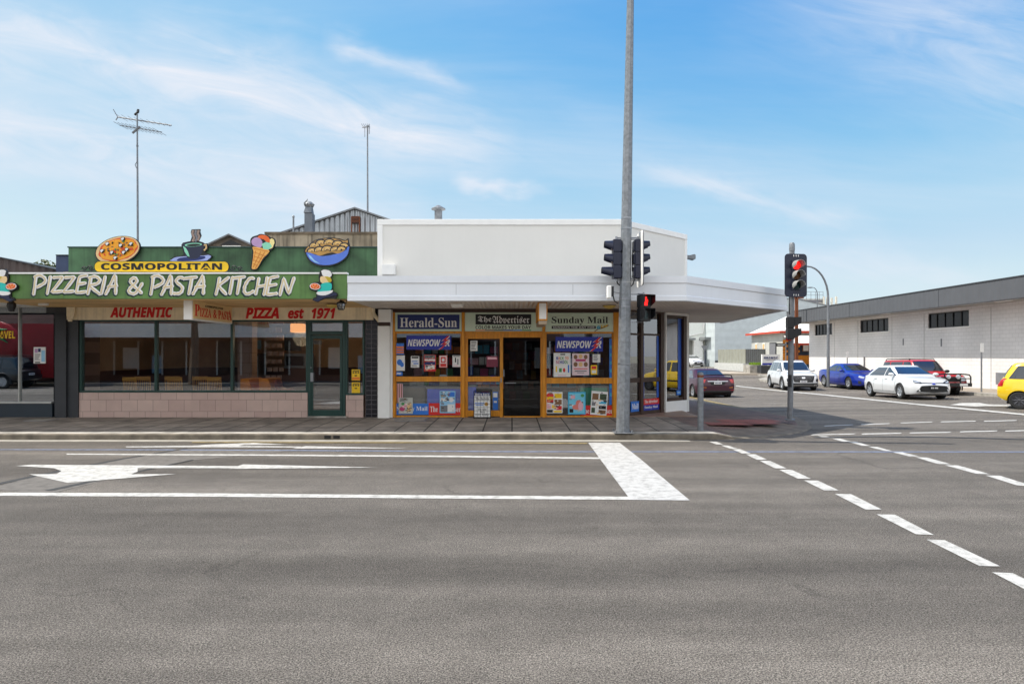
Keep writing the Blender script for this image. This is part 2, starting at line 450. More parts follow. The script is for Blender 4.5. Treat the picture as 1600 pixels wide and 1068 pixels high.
# ------------------------------------------------------------ materials of the place
def asphalt():
    m, n, l, p = nodes_of('asphalt')
    g = n.new('ShaderNodeNewGeometry')
    def noise(scale, stretch=(1, 1, 1), detail=4, rough=0.6, rot=0):
        mp = n.new('ShaderNodeMapping'); mp.inputs['Scale'].default_value = stretch; mp.inputs['Rotation'].default_value = (0, 0, R(rot))
        l.new(g.outputs['Position'], mp.inputs[0])
        z = n.new('ShaderNodeTexNoise'); z.inputs['Scale'].default_value = scale; z.inputs['Detail'].default_value = detail
        z.inputs['Roughness'].default_value = rough
        l.new(mp.outputs[0], z.inputs['Vector']); return z.outputs['Fac']
    def rng(f, a, b, c, d):
        r = n.new('ShaderNodeMapRange'); r.inputs['From Min'].default_value = a; r.inputs['From Max'].default_value = b
        r.inputs['To Min'].default_value = c; r.inputs['To Max'].default_value = d; l.new(f, r.inputs['Value']); return r.outputs[0]
    def mul(a, b):
        k = n.new('ShaderNodeMath'); k.operation = 'MULTIPLY'; l.new(a, k.inputs[0]); l.new(b, k.inputs[1]); return k.outputs[0]
    grain = rng(noise(100, detail=3, rough=0.85), 0.38, 0.64, 0.12, 2.0)
    vor = n.new('ShaderNodeTexVoronoi'); vor.inputs['Scale'].default_value = 110
    l.new(g.outputs['Position'], vor.inputs['Vector'])
    sep = n.new('ShaderNodeSeparateColor'); l.new(vor.outputs['Color'], sep.inputs[0])
    stone = rng(sep.outputs[0], 0.0, 1.0, 0.72, 1.3)
    mid = rng(noise(2.2, detail=6, rough=0.65), 0.3, 0.7, 0.88, 1.12)
    wear = rng(noise(0.55, (0.16, 1.5, 1), detail=5), 0.34, 0.66, 0.72, 1.24)
    track = rng(noise(1.3, (0.05, 1.0, 1), detail=2), 0.35, 0.65, 0.90, 1.10)
    f = mul(mul(mul(grain, stone), mid), mul(wear, track))
    # lanes polished by tyres: lighter and darker tracks that run with the traffic
    sp_ = n.new('ShaderNodeSeparateXYZ'); l.new(g.outputs['Position'], sp_.inputs[0])
    wob = rng(noise(0.25, (1, 1, 1), detail=3), 0.2, 0.8, -0.5, 0.5)
    ya = n.new('ShaderNodeMath'); ya.operation = 'ADD'; l.new(sp_.outputs['Y'], ya.inputs[0]); l.new(wob, ya.inputs[1])
    cr = n.new('ShaderNodeValToRGB'); cr.color_ramp.interpolation = 'EASE'
    stops = [(2.6, .68), (3.8, .66), (4.5, .50), (5.3, .44), (6.0, .54), (6.5, .58), (7.2, .49), (7.8, .52), (8.4, .58), (9.3, .47), (10.2, .50), (11.2, .54), (12.4, .46), (13.4, .5), (17, .5)]
    e_ = cr.color_ramp.elements
    while len(e_) < len(stops): e_.new(.5)
    for q_, (yv, val) in zip(e_, stops): q_.position = (yv - 2) / 16; q_.color = (val, val, val, 1)
    l.new(rng(ya.outputs[0], 2, 18, 0, 1), cr.inputs[0])
    f = mul(f, rng(cr.outputs[0], 0, 1, 0.0, 2.0))
    # fine wandering cracks, only in places, and scattered oil spots
    wp = n.new('ShaderNodeTexNoise'); wp.inputs['Scale'].default_value = 1.6; wp.inputs['Detail'].default_value = 5; l.new(g.outputs['Position'], wp.inputs['Vector'])
    va = n.new('ShaderNodeVectorMath'); va.operation = 'MULTIPLY_ADD'; va.inputs[1].default_value = (1.1, 1.1, 0); l.new(wp.outputs['Color'], va.inputs[0]); l.new(g.outputs['Position'], va.inputs[2])
    vc = n.new('ShaderNodeTexVoronoi'); vc.feature = 'DISTANCE_TO_EDGE'; vc.inputs['Scale'].default_value = 0.30; l.new(va.outputs[0], vc.inputs['Vector'])
    ck = rng(vc.outputs['Distance'], 0.0, 0.008, 0.72, 1.0)
    cm = rng(noise(0.22, detail=2), 0.46, 0.58, 0.0, 1.0)
    mxk = n.new('ShaderNodeMix'); mxk.inputs['A'].default_value = 1.0; l.new(cm, mxk.inputs['Factor']); l.new(ck, mxk.inputs['B'])
    f = mul(f, mxk.outputs['Result'])
    sp2 = n.new('ShaderNodeTexVoronoi'); sp2.inputs['Scale'].default_value = 0.9; l.new(g.outputs['Position'], sp2.inputs['Vector'])
    f = mul(f, rng(sp2.outputs['Distance'], 0.02, 0.09, 0.80, 1.0))
    # oil and tyre darkening of the worn patches
    vm = n.new('ShaderNodeVectorMath'); vm.operation = 'SCALE'; vm.inputs[0].default_value = (0.198, 0.174, 0.148)
    l.new(f, vm.inputs['Scale']); l.new(vm.outputs[0], p.inputs['Base Color'])
    p.inputs['Roughness'].default_value = 0.85
    p.inputs['Specular IOR Level'].default_value = 0.3
    b = n.new('ShaderNodeBump'); b.inputs['Strength'].default_value = 0.75; b.inputs['Distance'].default_value = 0.008
    l.new(grain, b.inputs['Height']); l.new(b.outputs[0], p.inputs['Normal'])
    return m
M_ASPH = asphalt()
M_GROUND = mat('dry_ground', S(150, 145, 130), .9, vs=.4)
def linepaint(name, col, worn):
    m, n, l, p = nodes_of(name)
    g = n.new('ShaderNodeNewGeometry')
    z = n.new('ShaderNodeTexNoise'); z.inputs['Scale'].default_value = 8.0; z.inputs['Detail'].default_value = 8; z.inputs['Roughness'].default_value = 0.7
    l.new(g.outputs['Position'], z.inputs['Vector'])
    z2 = n.new('ShaderNodeTexNoise'); z2.inputs['Scale'].default_value = 110; z2.inputs['Detail'].default_value = 2
    l.new(g.outputs['Position'], z2.inputs['Vector'])
    ad = n.new('ShaderNodeMath'); ad.operation = 'MULTIPLY_ADD'; ad.inputs[1].default_value = 0.45
    l.new(z2.outputs['Fac'], ad.inputs[0]); l.new(z.outputs['Fac'], ad.inputs[2])
    r = n.new('ShaderNodeMapRange'); r.inputs['From Min'].default_value = 0.72 + worn; r.inputs['From Max'].default_value = 0.98 + worn
    l.new(ad.outputs[0], r.inputs['Value'])
    mx = n.new('ShaderNodeMix'); mx.data_type = 'RGBA'
    mx.inputs['A'].default_value = col; mx.inputs['B'].default_value = (col[0] * .42, col[1] * .41, col[2] * .40, 1)
    l.new(r.outputs[0], mx.inputs['Factor']); l.new(mx.outputs['Result'], p.inputs['Base Color'])
    p.inputs['Roughness'].default_value = 0.7
    b = n.new('ShaderNodeBump'); b.inputs['Strength'].default_value = 0.4; b.inputs['Distance'].default_value = 0.006
    l.new(z2.outputs['Fac'], b.inputs['Height']); l.new(b.outputs[0], p.inputs['Normal'])
    return m
M_LINE = linepaint('road_paint_white', (0.52, 0.505, 0.47, 1), -0.05)
M_LINEW = linepaint('road_paint_worn', (0.48, 0.47, 0.45, 1), -0.03)
M_YLINE = linepaint('road_paint_yellow', (0.42, 0.32, 0.13, 1), -0.2)
M_BLINE = linepaint('road_paint_blue', (0.20, 0.25, 0.38, 1), -0.1)
M_TAR = mat('tar', (0.03, 0.03, 0.03), .6)
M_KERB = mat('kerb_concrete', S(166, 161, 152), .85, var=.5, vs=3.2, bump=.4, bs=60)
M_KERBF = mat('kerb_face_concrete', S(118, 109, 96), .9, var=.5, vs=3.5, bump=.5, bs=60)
M_GUT = mat('gutter_concrete', S(150, 145, 135), .85, var=.25, vs=3, bump=.2)
M_SLAB = brickmat('footpath_slabs', S(124, 115, 106), S(146, 136, 125), S(44, 41, 38), .62, .62, .016, 'xy', .8, 0.0, .6, .4)
M_PAVER = brickmat('corner_pavers', S(134, 108, 98), S(104, 90, 86), S(58, 52, 48), .23, .115, .008, 'xy', .85, .5, .5, .2, rot=45)
M_TACT = brickmat('red_tactile', S(150, 84, 74), S(128, 76, 68), S(104, 76, 68), .3, .3, .01, 'xy', .8, 0, .5, .2)
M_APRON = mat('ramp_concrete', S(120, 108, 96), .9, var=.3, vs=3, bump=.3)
M_WHITE = mat('white_render', S(226, 223, 216), .75, var=.05, vs=.6, bump=.4, bs=7, streak=.015)
M_WHITE2 = mat('white_trim', S(240, 238, 233), .6, var=.04, bump=.05)
M_FASC = mat('white_fascia_metal', S(226, 228, 231), .5, var=.05, vs=.8, streak=.025)
M_SOFF = wavemat('ribbed_soffit', S(214, 204, 192), .11, 'x', .6, depth=.02, strength=.6)
M_TIMB = mat('brown_timber', S(216, 140, 18), .45, var=.25, vs=3, stretch=(6, 6, 1), bump=.1)
M_DTIMB = mat('dark_timber', S(62, 38, 24), .5, var=.2, bump=.1)
M_GREENF = mat('dark_green_frame', S(28, 62, 56), .4, var=.1)
M_GREENS = mat('green_sign_paint', S(88, 124, 62), .5, var=.45, vs=1.3, streak=.4)
M_GREENP = mat('green_parapet_paint', S(66, 100, 66), .65, var=.5, vs=1.8, bump=.15, bs=25, streak=.45)
M_CREAM = mat('cream_board', S(250, 234, 200), .6, var=.12, streak=.25)
M_TANSOF = mat('stained_soffit', S(222, 184, 126), .75, var=.35, vs=1.5, stretch=(.4, 3, 1))
M_PINK = brickmat('pink_tiles', S(204, 178, 166), S(190, 162, 152), S(146, 124, 116), .40, .30, .006, 'xz', .45, .5, .25, .1)
M_DTILE = brickmat('black_tiles', S(26, 26, 34), S(34, 32, 40), S(84, 80, 84), .15, .12, .008, 'xz', .25, 0, .3, .1)
M_DGREY = mat('charcoal_paint', S(52, 54, 58), .55, var=.15, bump=.1)
M_BLACK = mat('black_plastic', S(16, 17, 20), .4, var=.1)
M_NAVY = mat('signal_housing', S(12, 19, 46), .4, var=.15)
M_GALV = mat('galvanised_steel', (.215, .228, .243), .5, .35, var=.28, vs=14, bump=.05)
M_GALV2 = mat('weathered_galvanised_steel', (.20, .21, .225), .55, .3, var=.25, vs=10)
M_STEEL = mat('steel', (.3, .31, .33), .35, .9)
M_RUST = mat('rusty_iron', S(120, 66, 36), .8, var=.3, vs=12)
M_BLOCK = brickmat('stained_blockwork', S(150, 138, 120), S(134, 122, 104), S(104, 94, 80), .8, .36, .012, 'xz', .9, .5, .4, .5, vs=1.6)
M_CORR = wavemat('corrugated_iron', (.34, .36, .38), .19, 'x', .45, .5, depth=.04, var=.2)
M_GLASSP = glassmat('restaurant_glass', (.9, .92, .92), .11)
M_SCREEN = glassmat('door_screen', (.42, .42, .42), .015, .4)
M_GLASS = glassmat('shop_glass', (.95, .97, .97), .055)
M_GLASSR = glassmat('reflective_glass', (.75, .8, .84), .22, 1.2)
M_PANE = mat('dark_window_glass', (.012, .016, .02), .12, var=.05, spec=.25)
M_INTB = mat('interior_brown', S(96, 62, 50), .7)
M_INTD = mat('interior_dark', S(110, 92, 84), .8)
M_INTC = mat('interior_cream', S(232, 200, 162), .7)
M_FLOOR = mat('interior_floor', S(150, 120, 100), .5)
M_WOODY = mat('golden_wood', S(240, 174, 76), .45, var=.15)
M_ORANGE = mat('orange_vinyl', S(255, 150, 24), .5)
M_TERRA = mat('terracotta_vinyl', S(178, 88, 56), .5)
M_RED = mat('red_letter', S(216, 18, 16), .5, var=.06)
M_BLUE = mat('royal_blue', S(26, 44, 158), .45, var=.06)
M_NBLUE = mat('navy_blue', S(24, 42, 104), .45, var=.06)
M_SKYB = mat('mid_blue', S(46, 116, 208), .45)
M_LBLUE = mat('pale_blue', S(150, 200, 232), .5)
M_CYAN = mat('cyan_print', S(70, 176, 214), .5)
M_PALEG = mat('pale_green_acrylic', S(206, 220, 196), .35, var=.05)
M_PAPER = mat('paper', S(232, 230, 226), .6, var=.04)
M_BLK = mat('black_print', S(18, 18, 20), .5)
M_GREYP = mat('grey_print', S(120, 120, 124), .6)
M_YEL = mat('yellow_paint', S(246, 200, 22), .4, var=.05)
M_REDP = mat('red_print', S(214, 40, 36), .5)
M_ORNG = mat('orange_print', S(238, 128, 40), .5)
M_PINKP = mat('pink_print', S(232, 176, 186), .5)
M_GREENPR = mat('green_print', S(70, 150, 80), .5)
M_BROWNP = mat('brown_print', S(130, 92, 60), .5)
M_MAGENTA = mat('magenta_print', S(190, 60, 110), .5)
M_LILAC = mat('lilac', S(186, 150, 190), .5)
M_MINT = mat('mint', S(140, 214, 178), .5)
M_TAN = mat('tan', S(226, 186, 128), .5, var=.06)
M_TEAL = mat('teal', S(30, 190, 176), .5)

# ------------------------------------------------------------ ground and roads
m = MB()
m.add([(-900, -300, -.9), (900, -300, -.9), (900, 1500, -.9), (-900, 1500, -.9)], [(0, 1, 2, 3)])
struct(m.build('ground', M_GROUND))
def gsheet(poly_x, poly_y, dz=0.0):
    """grid sheet that follows the road height"""
    vs = [(x, y, gz(x, y) + dz) for y in poly_y for x in poly_x]
    nx = len(poly_x)
    return vs, [(j * nx + i, j * nx + i + 1, (j + 1) * nx + i + 1, (j + 1) * nx + i) for j in range(len(poly_y) - 1) for i in range(nx - 1)]
m = MB()
m.add(*gsheet([-120, -40, -10] + list(range(2, 27)) + [40, 120], [-14, 0, 10, 16] + [17 + .5 * i for i in range(60)] + [48, 50, 55, 60, 70, 85, 120, 200]))
struct(m.build('road', M_ASPH), 'grey worn asphalt of the main road and side street')

# kerb line: along the main road, round the corner and up the side street
KR = 4.0; KC = (3.6, 17.16)
kp = [(-90, 13.16, .13), (-30, 13.16, .13), (-16, 13.16, .13), (-8, 13.16, .13), (-2, 13.16, .13), (2, 13.16, .13), (3.6, 13.16, .13), (4.25, 13.21, .13), (4.75, 13.33, .03)]
for a in range(-70, 1, 5):
    h = .025 if a < -25 else .025 + (a + 25) / 25 * .095
    kp.append((KC[0] + KR * math.cos(R(a)), KC[1] + KR * math.sin(R(a)), h))
kp += [(7.6, 18.5, .12), (7.6, 21, .12), (7.62, 24, .12), (7.65, 30, .12), (7.7, 40, .12), (7.7, 50, .12)]
def inward(d):
    out = []
    for i, (x, y, h) in enumerate(kp):
        a = Vector(kp[max(i - 1, 0)][:2]); b = Vector(kp[min(i + 1, len(kp) - 1)][:2])
        t = (b - a).normalized(); nrm = Vector((-t.y, t.x))
        out.append((x + nrm.x * d, y + nrm.y * d))
    return out
k1 = inward(.03); k2 = inward(.30); k3 = inward(1.5); kg = inward(-.28)
base = [gz(x, y) for x, y, h in kp]
m = MB()
front0 = [(kp[i][0], kp[i][1], base[i] - .2) for i in range(len(kp))]
front1 = [(kp[i][0], kp[i][1], base[i] + kp[i][2] - .025) for i in range(len(kp))]
top0 = [(k1[i][0], k1[i][1], base[i] + kp[i][2]) for i in range(len(kp))]
top1 = [(k2[i][0], k2[i][1], base[i] + kp[i][2] + .004) for i in range(len(kp))]
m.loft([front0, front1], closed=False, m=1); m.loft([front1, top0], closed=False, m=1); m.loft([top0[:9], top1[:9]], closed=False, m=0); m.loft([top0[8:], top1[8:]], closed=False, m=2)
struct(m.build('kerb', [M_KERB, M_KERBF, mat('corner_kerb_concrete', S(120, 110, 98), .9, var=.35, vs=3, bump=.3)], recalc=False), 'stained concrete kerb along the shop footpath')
m = MB()
m.loft([[(kg[i][0], kg[i][1], base[i] + .004) for i in range(7)], [(kp[i][0], kp[i][1] + .01, base[i] + .006) for i in range(7)]], closed=False)
struct(m.build('gutter', M_GUT, recalc=False))
FPZ = .15
inn = [(k3[i][0], k3[i][1], base[i] + FPZ) for i in range(len(kp))]
m = MB()
m.loft([top1[:8], inn[:8]], closed=False, m=0)
m.loft([top1[7:], inn[7:]], closed=False, m=1)
m.add([inn[0], inn[6], inn[7], (4.0, 16.9, FPZ), (4.0, 19, FPZ), (-90, 19, FPZ)], [(0, 1, 2, 3, 4, 5)], 0)
# corner and side street part, in brick pavers
poly = inn[7:]
m.add(poly + [(4.0, 50, base[-1] + FPZ), (4.0, 30, gz(7.6, 30) + FPZ), (4.0, 21, gz(7.6, 21) + FPZ), (4.0, 16.9, FPZ)], [tuple(range(len(poly) + 4))], 1)
struct(m.build('footpath', [M_SLAB, M_PAVER], recalc=False), 'shaded slab footpath in front of the shops')
m = MB()      # concrete ramp apron at the corner
idx = list(range(8, 19))
rows = []
for i in idx:
    a = Vector(top1[i]); b = Vector(inn[i]); rows.append([a + (b - a) * t + Vector((0, 0, .004)) for t in (0.0, .45)])
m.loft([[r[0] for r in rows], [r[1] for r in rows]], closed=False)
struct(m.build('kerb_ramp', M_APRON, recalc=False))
m = MB()
for (x0, y0, x1, y1) in ((4.5, 14.55, 5.5, 15.15), (5.0, 15.2, 6.4, 15.8), (5.53, 14.75, 6.2, 15.17)):
    m.add([(x0, y0, FPZ + .006), (x1, y0, FPZ + .006), (x1, y1, FPZ + .006), (x0, y1, FPZ + .006)], [(0, 1, 2, 3)])
struct(m.build('tactile_paving', M_TACT), 'faded red tactile paving at the corner')
# far footpath beside the long hall
KX = 20.7
m = MB()
ys = [24.5, 26, 28, 31, 34, 37, 41, 46, 52, 54]
def fx(y): return KX
m.loft([[(fx(y), y, gz(fx(y), y) - .2) for y in ys], [(fx(y), y, gz(fx(y), y) + .13) for y in ys], [(fx(y) + .3, y, gz(fx(y), y) + .14) for y in ys]], closed=False, m=0)
m.loft([[(fx(y) + .3, y, gz(fx(y), y) + .14) for y in ys], [(25.2, y, gz(fx(y), y) + .16) for y in ys]], closed=False, m=1)
m.loft([[(fx(24.5), 24.5, gz(20.7, 24.5) + .13), (22, 23.2, gz(20.7, 24.5) + .13), (40, 22.6, gz(20.7, 24.5) + .13)], [(fx(24.5), 24.5, -.2), (22, 23.2, -.2), (40, 22.6, -.2)]], closed=False, m=0)
m.add([(KX, 24.5, gz(KX, 24.5) + .13), (22, 23.2, gz(KX, 24.5) + .13), (40, 22.6, gz(KX, 24.5) + .13), (40, 24.5, gz(KX, 24.5) + .13)], [(0, 1, 2, 3)], 1)
struct(m.build('pavement', [M_KERB, mat('far_footpath', S(150, 138, 124), .9, var=.2)], recalc=False), 'sunny footpath beside the long white hall')
# traffic island and the far side of the cross street
m = MB()
isl = [GP(1184, 594), GP(1196, 588.5), GP(1230, 588.5), GP(1245, 596), GP(1205, 598)]
zi = gz(*isl[0])
m.slab(isl, zi - .1, zi + .12)
struct(m.build('traffic_island', M_KERB))
m = MB()
far = [(8, 57), (15, 56.5), (22, 55), (24, 53), (60, 53), (60, 140), (8, 140)]
m.slab(far, -.5, .12)
struct(m.build('far_pavement', mat('far_concrete', S(170, 158, 142), .9, var=.15)))

# ------------------------------------------------------------ painted markings (3-4 mm sheets)
_mk = [0]
def marking(name, polys, material, label=None, dz=.004):
    m = MB(); _mk[0] += 1; dz += .0004 * (_mk[0] % 7)
    for poly in polys:
        dz += .0012 if len(polys) < 5 else 0
        g = [GP(*q) for q in poly]
        m.add([(x, y, gz(x, y) + dz) for x, y in g], [tuple(range(len(g)))])
    bm_o = m.build(name, material)
    for pl in bm_o.data.polygons:
        if pl.normal.z < 0: pl.flip()
    return struct(bm_o, label)
marking('lane_line', [[(104, 708.6), (400, 709.8), (700, 711.7), (940, 714.6), (940, 717.2), (700, 714.2), (400, 712), (104, 710.4)]], M_LINE, 'thin white lane line nearest the kerb')
marking('lane_line', [[(-900, 766), (-60, 769.5), (300, 770.5), (700, 774), (986, 776), (990, 781), (700, 779), (300, 776), (-60, 774.6), (-900, 771)]], M_LINE, 'long white lane line nearest the camera')
marking('stop_line', [[(919, 691.6), (968, 691.6), (1000, 716.6), (1078, 782), (985, 781), (950, 734)]], M_LINEW, 'broad worn white stop line across both lanes')
# straight and right turn arrow
marking('lane_arrow', [[(25, 728), (50, 726), (388, 728.4), (388, 731.6), (215, 731.4), (215, 737), (205, 741), (275, 740.6), (106, 754.5), (45, 741), (88, 741), (96, 736), (84, 731.6), (60, 730)],
                       [(358, 732.8), (380, 725.6), (590, 730.6)]], M_LINE, 'large white straight ahead and turn arrow')
marking('lane_arrow', [[(197, 697.6), (300, 696.4), (330, 694.4), (395, 691.8), (450, 694.6), (382, 695.2), (372, 696.6), (470, 697.6), (470, 699.2), (330, 698.8), (197, 699)],
                       [(456, 701), (478, 697), (640, 700.6)]], M_LINEW, 'foreshortened white arrow in the kerbside lane')
def zq(L): return [[(1000 + x / 2.6667, 620 + y / 2.6667) for x, y in q] for q in L]
dA = [[(288, 187), (318, 187), (347, 198), (318, 198)], [(337, 202), (368, 203), (407, 216), (375, 216)], [(383, 218), (418, 218), (462, 236), (425, 236)],
      [(440, 239), (480, 239), (530, 262), (487, 262)], [(498, 266), (542, 267), (612, 299), (562, 298)], [(580, 304), (632, 304), (712, 341), (657, 341)],
      [(682, 348), (741, 349), (828, 390), (766, 390)], [(812, 405), (878, 405), (1008, 470), (940, 470)], [(985, 490), (1062, 491), (1225, 576), (1150, 573)],
      [(1193, 595), (1270, 598), (1502, 707), (1415, 706)], [(1467, 732), (1552, 735), (1790, 850), (1690, 848)]]
dB = [[(740, 163), (775, 163), (808, 170), (772, 170)], [(800, 173), (835, 173), (880, 186), (845, 186)], [(862, 185), (900, 186), (962, 204), (925, 203)],
      [(950, 207), (990, 208), (1052, 226), (1015, 224)], [(1040, 227), (1085, 228), (1165, 248), (1120, 247)], [(1148, 251), (1195, 252), (1295, 280), (1240, 279)],
      [(1270, 284), (1325, 285), (1460, 322), (1400, 320)], [(1440, 327), (1500, 328), (1640, 372), (1570, 368)]]
dC = [[(765, 123), (885, 117), (890, 114), (772, 119)], [(920, 117), (1040, 112), (1040, 109), (922, 113)], [(1085, 110), (1215, 105.5), (1220, 102.5), (1088, 107)], [(1253, 105.5), (1396, 102), (1400, 99), (1256, 102)], [(1432, 103), (1568, 99), (1570, 96), (1435, 99.5)], [(1600, 99), (1760, 95), (1760, 92), (1602, 95)]]
dD = [[(710, 160), (890, 156), (900, 152), (722, 156)], [(922, 157), (1085, 153), (1092, 149), (928, 152)], [(1122, 152), (1290, 149), (1297, 145), (1128, 148)], [(1332, 147), (1485, 143.5), (1490, 139.5), (1336, 143)], [(1520, 144), (1680, 140), (1684, 136), (1524, 140)]]
marking('crossing_dashes', zq(dA), M_LINE, 'long row of white crossing dashes running to the lower right corner')
marking('crossing_dashes', zq(dB), M_LINE, 'shorter row of white crossing dashes farther right')
marking('crossing_dashes', zq(dC), M_LINE, 'upper row of thin white dashes across the side street')
marking('crossing_dashes', zq(dD), M_LINE, 'lower row of thin white dashes across the side street')
cl_ = [(1150, 603, 1.2), (1204, 609, 1.5), (1290, 617.2, 1.7), (1440, 632.5, 2.2), (1640, 651.6, 2.6)]
cq = []
for (xa, ya, ta), (xb, yb, tb) in zip(cl_, cl_[1:]):
    nn = int((xb - xa) / 12)
    for i in range(nn):
        f0, f1 = i / nn, (i + 1) / nn
        cq.append([(xa + (xb - xa) * f0, ya + (yb - ya) * f0 - ta / 2), (xa + (xb - xa) * f1, ya + (yb - ya) * f1 - ta / 2), (xa + (xb - xa) * f1, ya + (yb - ya) * f1 + tb / 2), (xa + (xb - xa) * f0, ya + (yb - ya) * f0 + ta / 2)])
marking('centre_line', cq, M_LINE, 'white centre line of the side street', dz=.014)
marking('turn_arrow', [[(1484, 633), (1500, 630), (1530, 629.6), (1545, 632), (1600, 633.5), (1600, 635.6), (1540, 635), (1525, 635.6)]], M_LINE, 'white turn arrow behind the yellow hatchback', dz=.014)
marking('yellow_line', [[(1074, 620), (1110, 628), (1196, 645.6), (1199, 644.6), (1112, 626.8), (1076, 619.2)]], M_YLINE, 'yellow line along the side street kerb', dz=.006)
marking('yellow_line', [[(300, 690.6), (640, 690.8), (918, 692), (918, 693.4), (640, 692.2), (300, 691.8)]], M_YLINE, 'thin yellow line beside the main road kerb')
marking('blue_line', [[(-40, 701.6), (300, 702), (800, 704.8), (2600, 705.8), (2600, 707), (800, 706), (300, 703.2), (-40, 702.6)]], M_BLINE, 'thin faded blue line across the road', dz=.003)
marking('road_patch', [[(-20, 764), (60, 742), (190, 717), (268, 703), (470, 703), (300, 719), (185, 745), (75, 772)]], mat('patch_asphalt', (.135, .122, .108, 1), .85, var=.3, vs=9, bump=.4, bs=70), 'smoother grey asphalt patch between the tar seams', dz=.0015)
marking('dark_line', [[(-20, 758), (60, 741), (190, 716), (290, 700), (294, 700.6), (195, 717), (66, 742.4), (-14, 760)], [(70, 766), (180, 743), (300, 718), (303, 718.6), (186, 744), (80, 767)],
                     [(1270, 683), (1360, 681.4), (1480, 682.6), (1640, 687), (1640, 688), (1480, 683.6), (1360, 682.4), (1275, 684)]], M_TAR, 'dark tar seams at left and a thin dark curve at right', dz=.0025)  # last polygon is a thin dark curve, coloured like the seams

# lids in the footpath and drain mouths in the kerb
for px0, px1, py0, py1, lb in ((616, 664, 651.5, 657.5, 'pale utility lid in the footpath by the left shop window'), (36, 72, 654.5, 657.5, 'pale utility lid in the footpath at the left')):
    Ya, Yb = (CH - FPZ) / (py1 - HOR) * 1000, (CH - FPZ) / (py0 - HOR) * 1000
    m = MB(); xa, xb = X(px0, Ya), X(px1, Ya)
    m.box(xa, xb, Ya, Yb, FPZ - .02, FPZ + .008, 0); m.box(xa + .04, xb - .04, Ya + .04, Yb - .04, FPZ, FPZ + .012, 1)
    struct(m.build('utility_lid', [M_GREYP, mat('lid_concrete', S(150, 144, 134), .8, var=.2)]), lb)
for px in (507, 521):
    m = MB(); m.box(X(px, 13.16), X(px + 10, 13.16), 13.148, 13.2, .03, .09); struct(m.build('drain_opening', M_BLK), 'dark drain opening in the kerb face')
# ------------------------------------------------------------ corner newsagency building
D = 16.5            # shop fronts
A = 13.7            # awning edge
C0 = Vector((2.8, 16.5, 0)); CD = Vector((.7326, .6807, 0)); CN = Vector((.6807, -.7326, 0))
def csx(px):
    p = (px - 800) / 1000
    return (p * 16.5 - 2.8) / (.7326 - .6807 * p)
def cbox(mb, s0, s1, d0, d1, z0, z1, m=0):
    """box in the frame of the cut corner: s along it, d outwards"""
    q = [C0 + CD * s + CN * d for s, d in ((s0, d0), (s1, d0), (s1, d1), (s0, d1))]
    return mb.slab([(p.x, p.y) for p in q], z0, z1, m)

shop = thing('corner_shop', 'low white corner shop with timber windows and a wide white awning', 'shop building', (0, 16.6, .15))
plan = [(-3.43, 16.5), (2.8, 16.5), (5.06, 18.6), (5.06, 30), (-3.43, 30)]
m = MB()
m.slab([(-3.43, 16.5), (2.8, 16.5), (5.06, 18.6), (5.06, 29.9), (-3.43, 29.9)], 3.05, 5.09)
m.slab([(4.86, 18.75), (5.06, 18.6), (5.06, 29.9), (4.86, 29.9)], .1, 3.05)
m.slab([(-3.43, 16.62), (-3.25, 16.62), (-3.25, 29.9), (-3.43, 29.9)], .1, 3.05)
m.slab([(-3.25, 23), (4.86, 23), (4.86, 23.2), (-3.25, 23.2)], .1, 3.05)
m.build('wall', M_WHITE, shop)
m = MB()
def offpoly(e): return [(-3.43 - e, 16.5 - e), (2.8 + e * .41, 16.5 - e), (5.06 + e, 18.6 - e * .41), (5.06 + e, 30), (-3.43 - e, 30)]
m.slab(offpoly(.035), 5.09, 5.235)
m.box(-3.465, -3.33, 16.465, 16.499, 3.62, 5.088)
cbox(m, 3.02, 3.12, -.05, .02, 3.45, 5.088)
m.build('parapet_coping', M_WHITE2, shop, bevel=.008)
m = MB()
m.pbox(596, 617, 412.5, 428.5, 16.3, 16.495); m.build('service_box', M_WHITE2, shop, bevel=.006)
# roof vent on top belongs to the building
m = MB()
m.cyl((X(685, 20), 20, 4.9), (X(685, 20), 20, Z(326, 20)), .12, n=14)
m.build('roof_vent', M_GALV2, shop, smooth=40)
v = [o for o in shop.children if o.name.startswith('roof_vent')][0]
m = MB(); m.lathe([(.05, .10), (.22, .0), (.22, -.03), (.12, -.06)], (X(685, 20), 20, Z(326, 20) + .0), (0, 0, 1), 14); m.build('cowl', M_GALV2, v)

# awning
af = [(-3.52, 13.7), (3.73, 13.7), (7.17, 16.7), (7.75, 23.5)]
ab = [(-3.52, 16.48), (2.83, 16.46), (5.08, 18.55), (5.08, 23.5)]
def inset(P, e):
    out = []
    for i, p in enumerate(P):
        a = Vector(P[max(i - 1, 0)]); b = Vector(P[min(i + 1, len(P) - 1)]); q = Vector(p)
        n = Vector((0, 0))
        for (s, t) in ((a, q), (q, b)):
            if (t - s).length > 1e-6:
                d = (t - s).normalized(); n += Vector((-d.y, d.x))
        n.normalize(); out.append((q.x + n.x * e, q.y + n.y * e))
    return out
prof = [(.16, 3.40), (-.03, 3.435), (-.03, 3.29), (.0, 3.27), (.0, 3.02), (-.022, 3.0), (-.022, 2.905), (.12, 2.90), (.12, 3.2)]
rings = []
for i in range(4):
    rings.append([])
for e, z in prof:
    P = inset(af, e)
    for i in range(4): rings[i].append((P[i][0], P[i][1], z))
m = MB(); m.loft(rings, closed=True, cap=True)
m.build('awning_fascia', M_FASC, shop)
m = MB()
pi_ = inset(af, .10)
m.slab(pi_ + ab[::-1], 2.925, 2.95); m.build('awning_soffit', M_SOFF, shop)
m = MB(); m.slab(pi_ + ab[::-1], 3.30, 3.33); m.build('awning_roof', M_GALV2, shop)
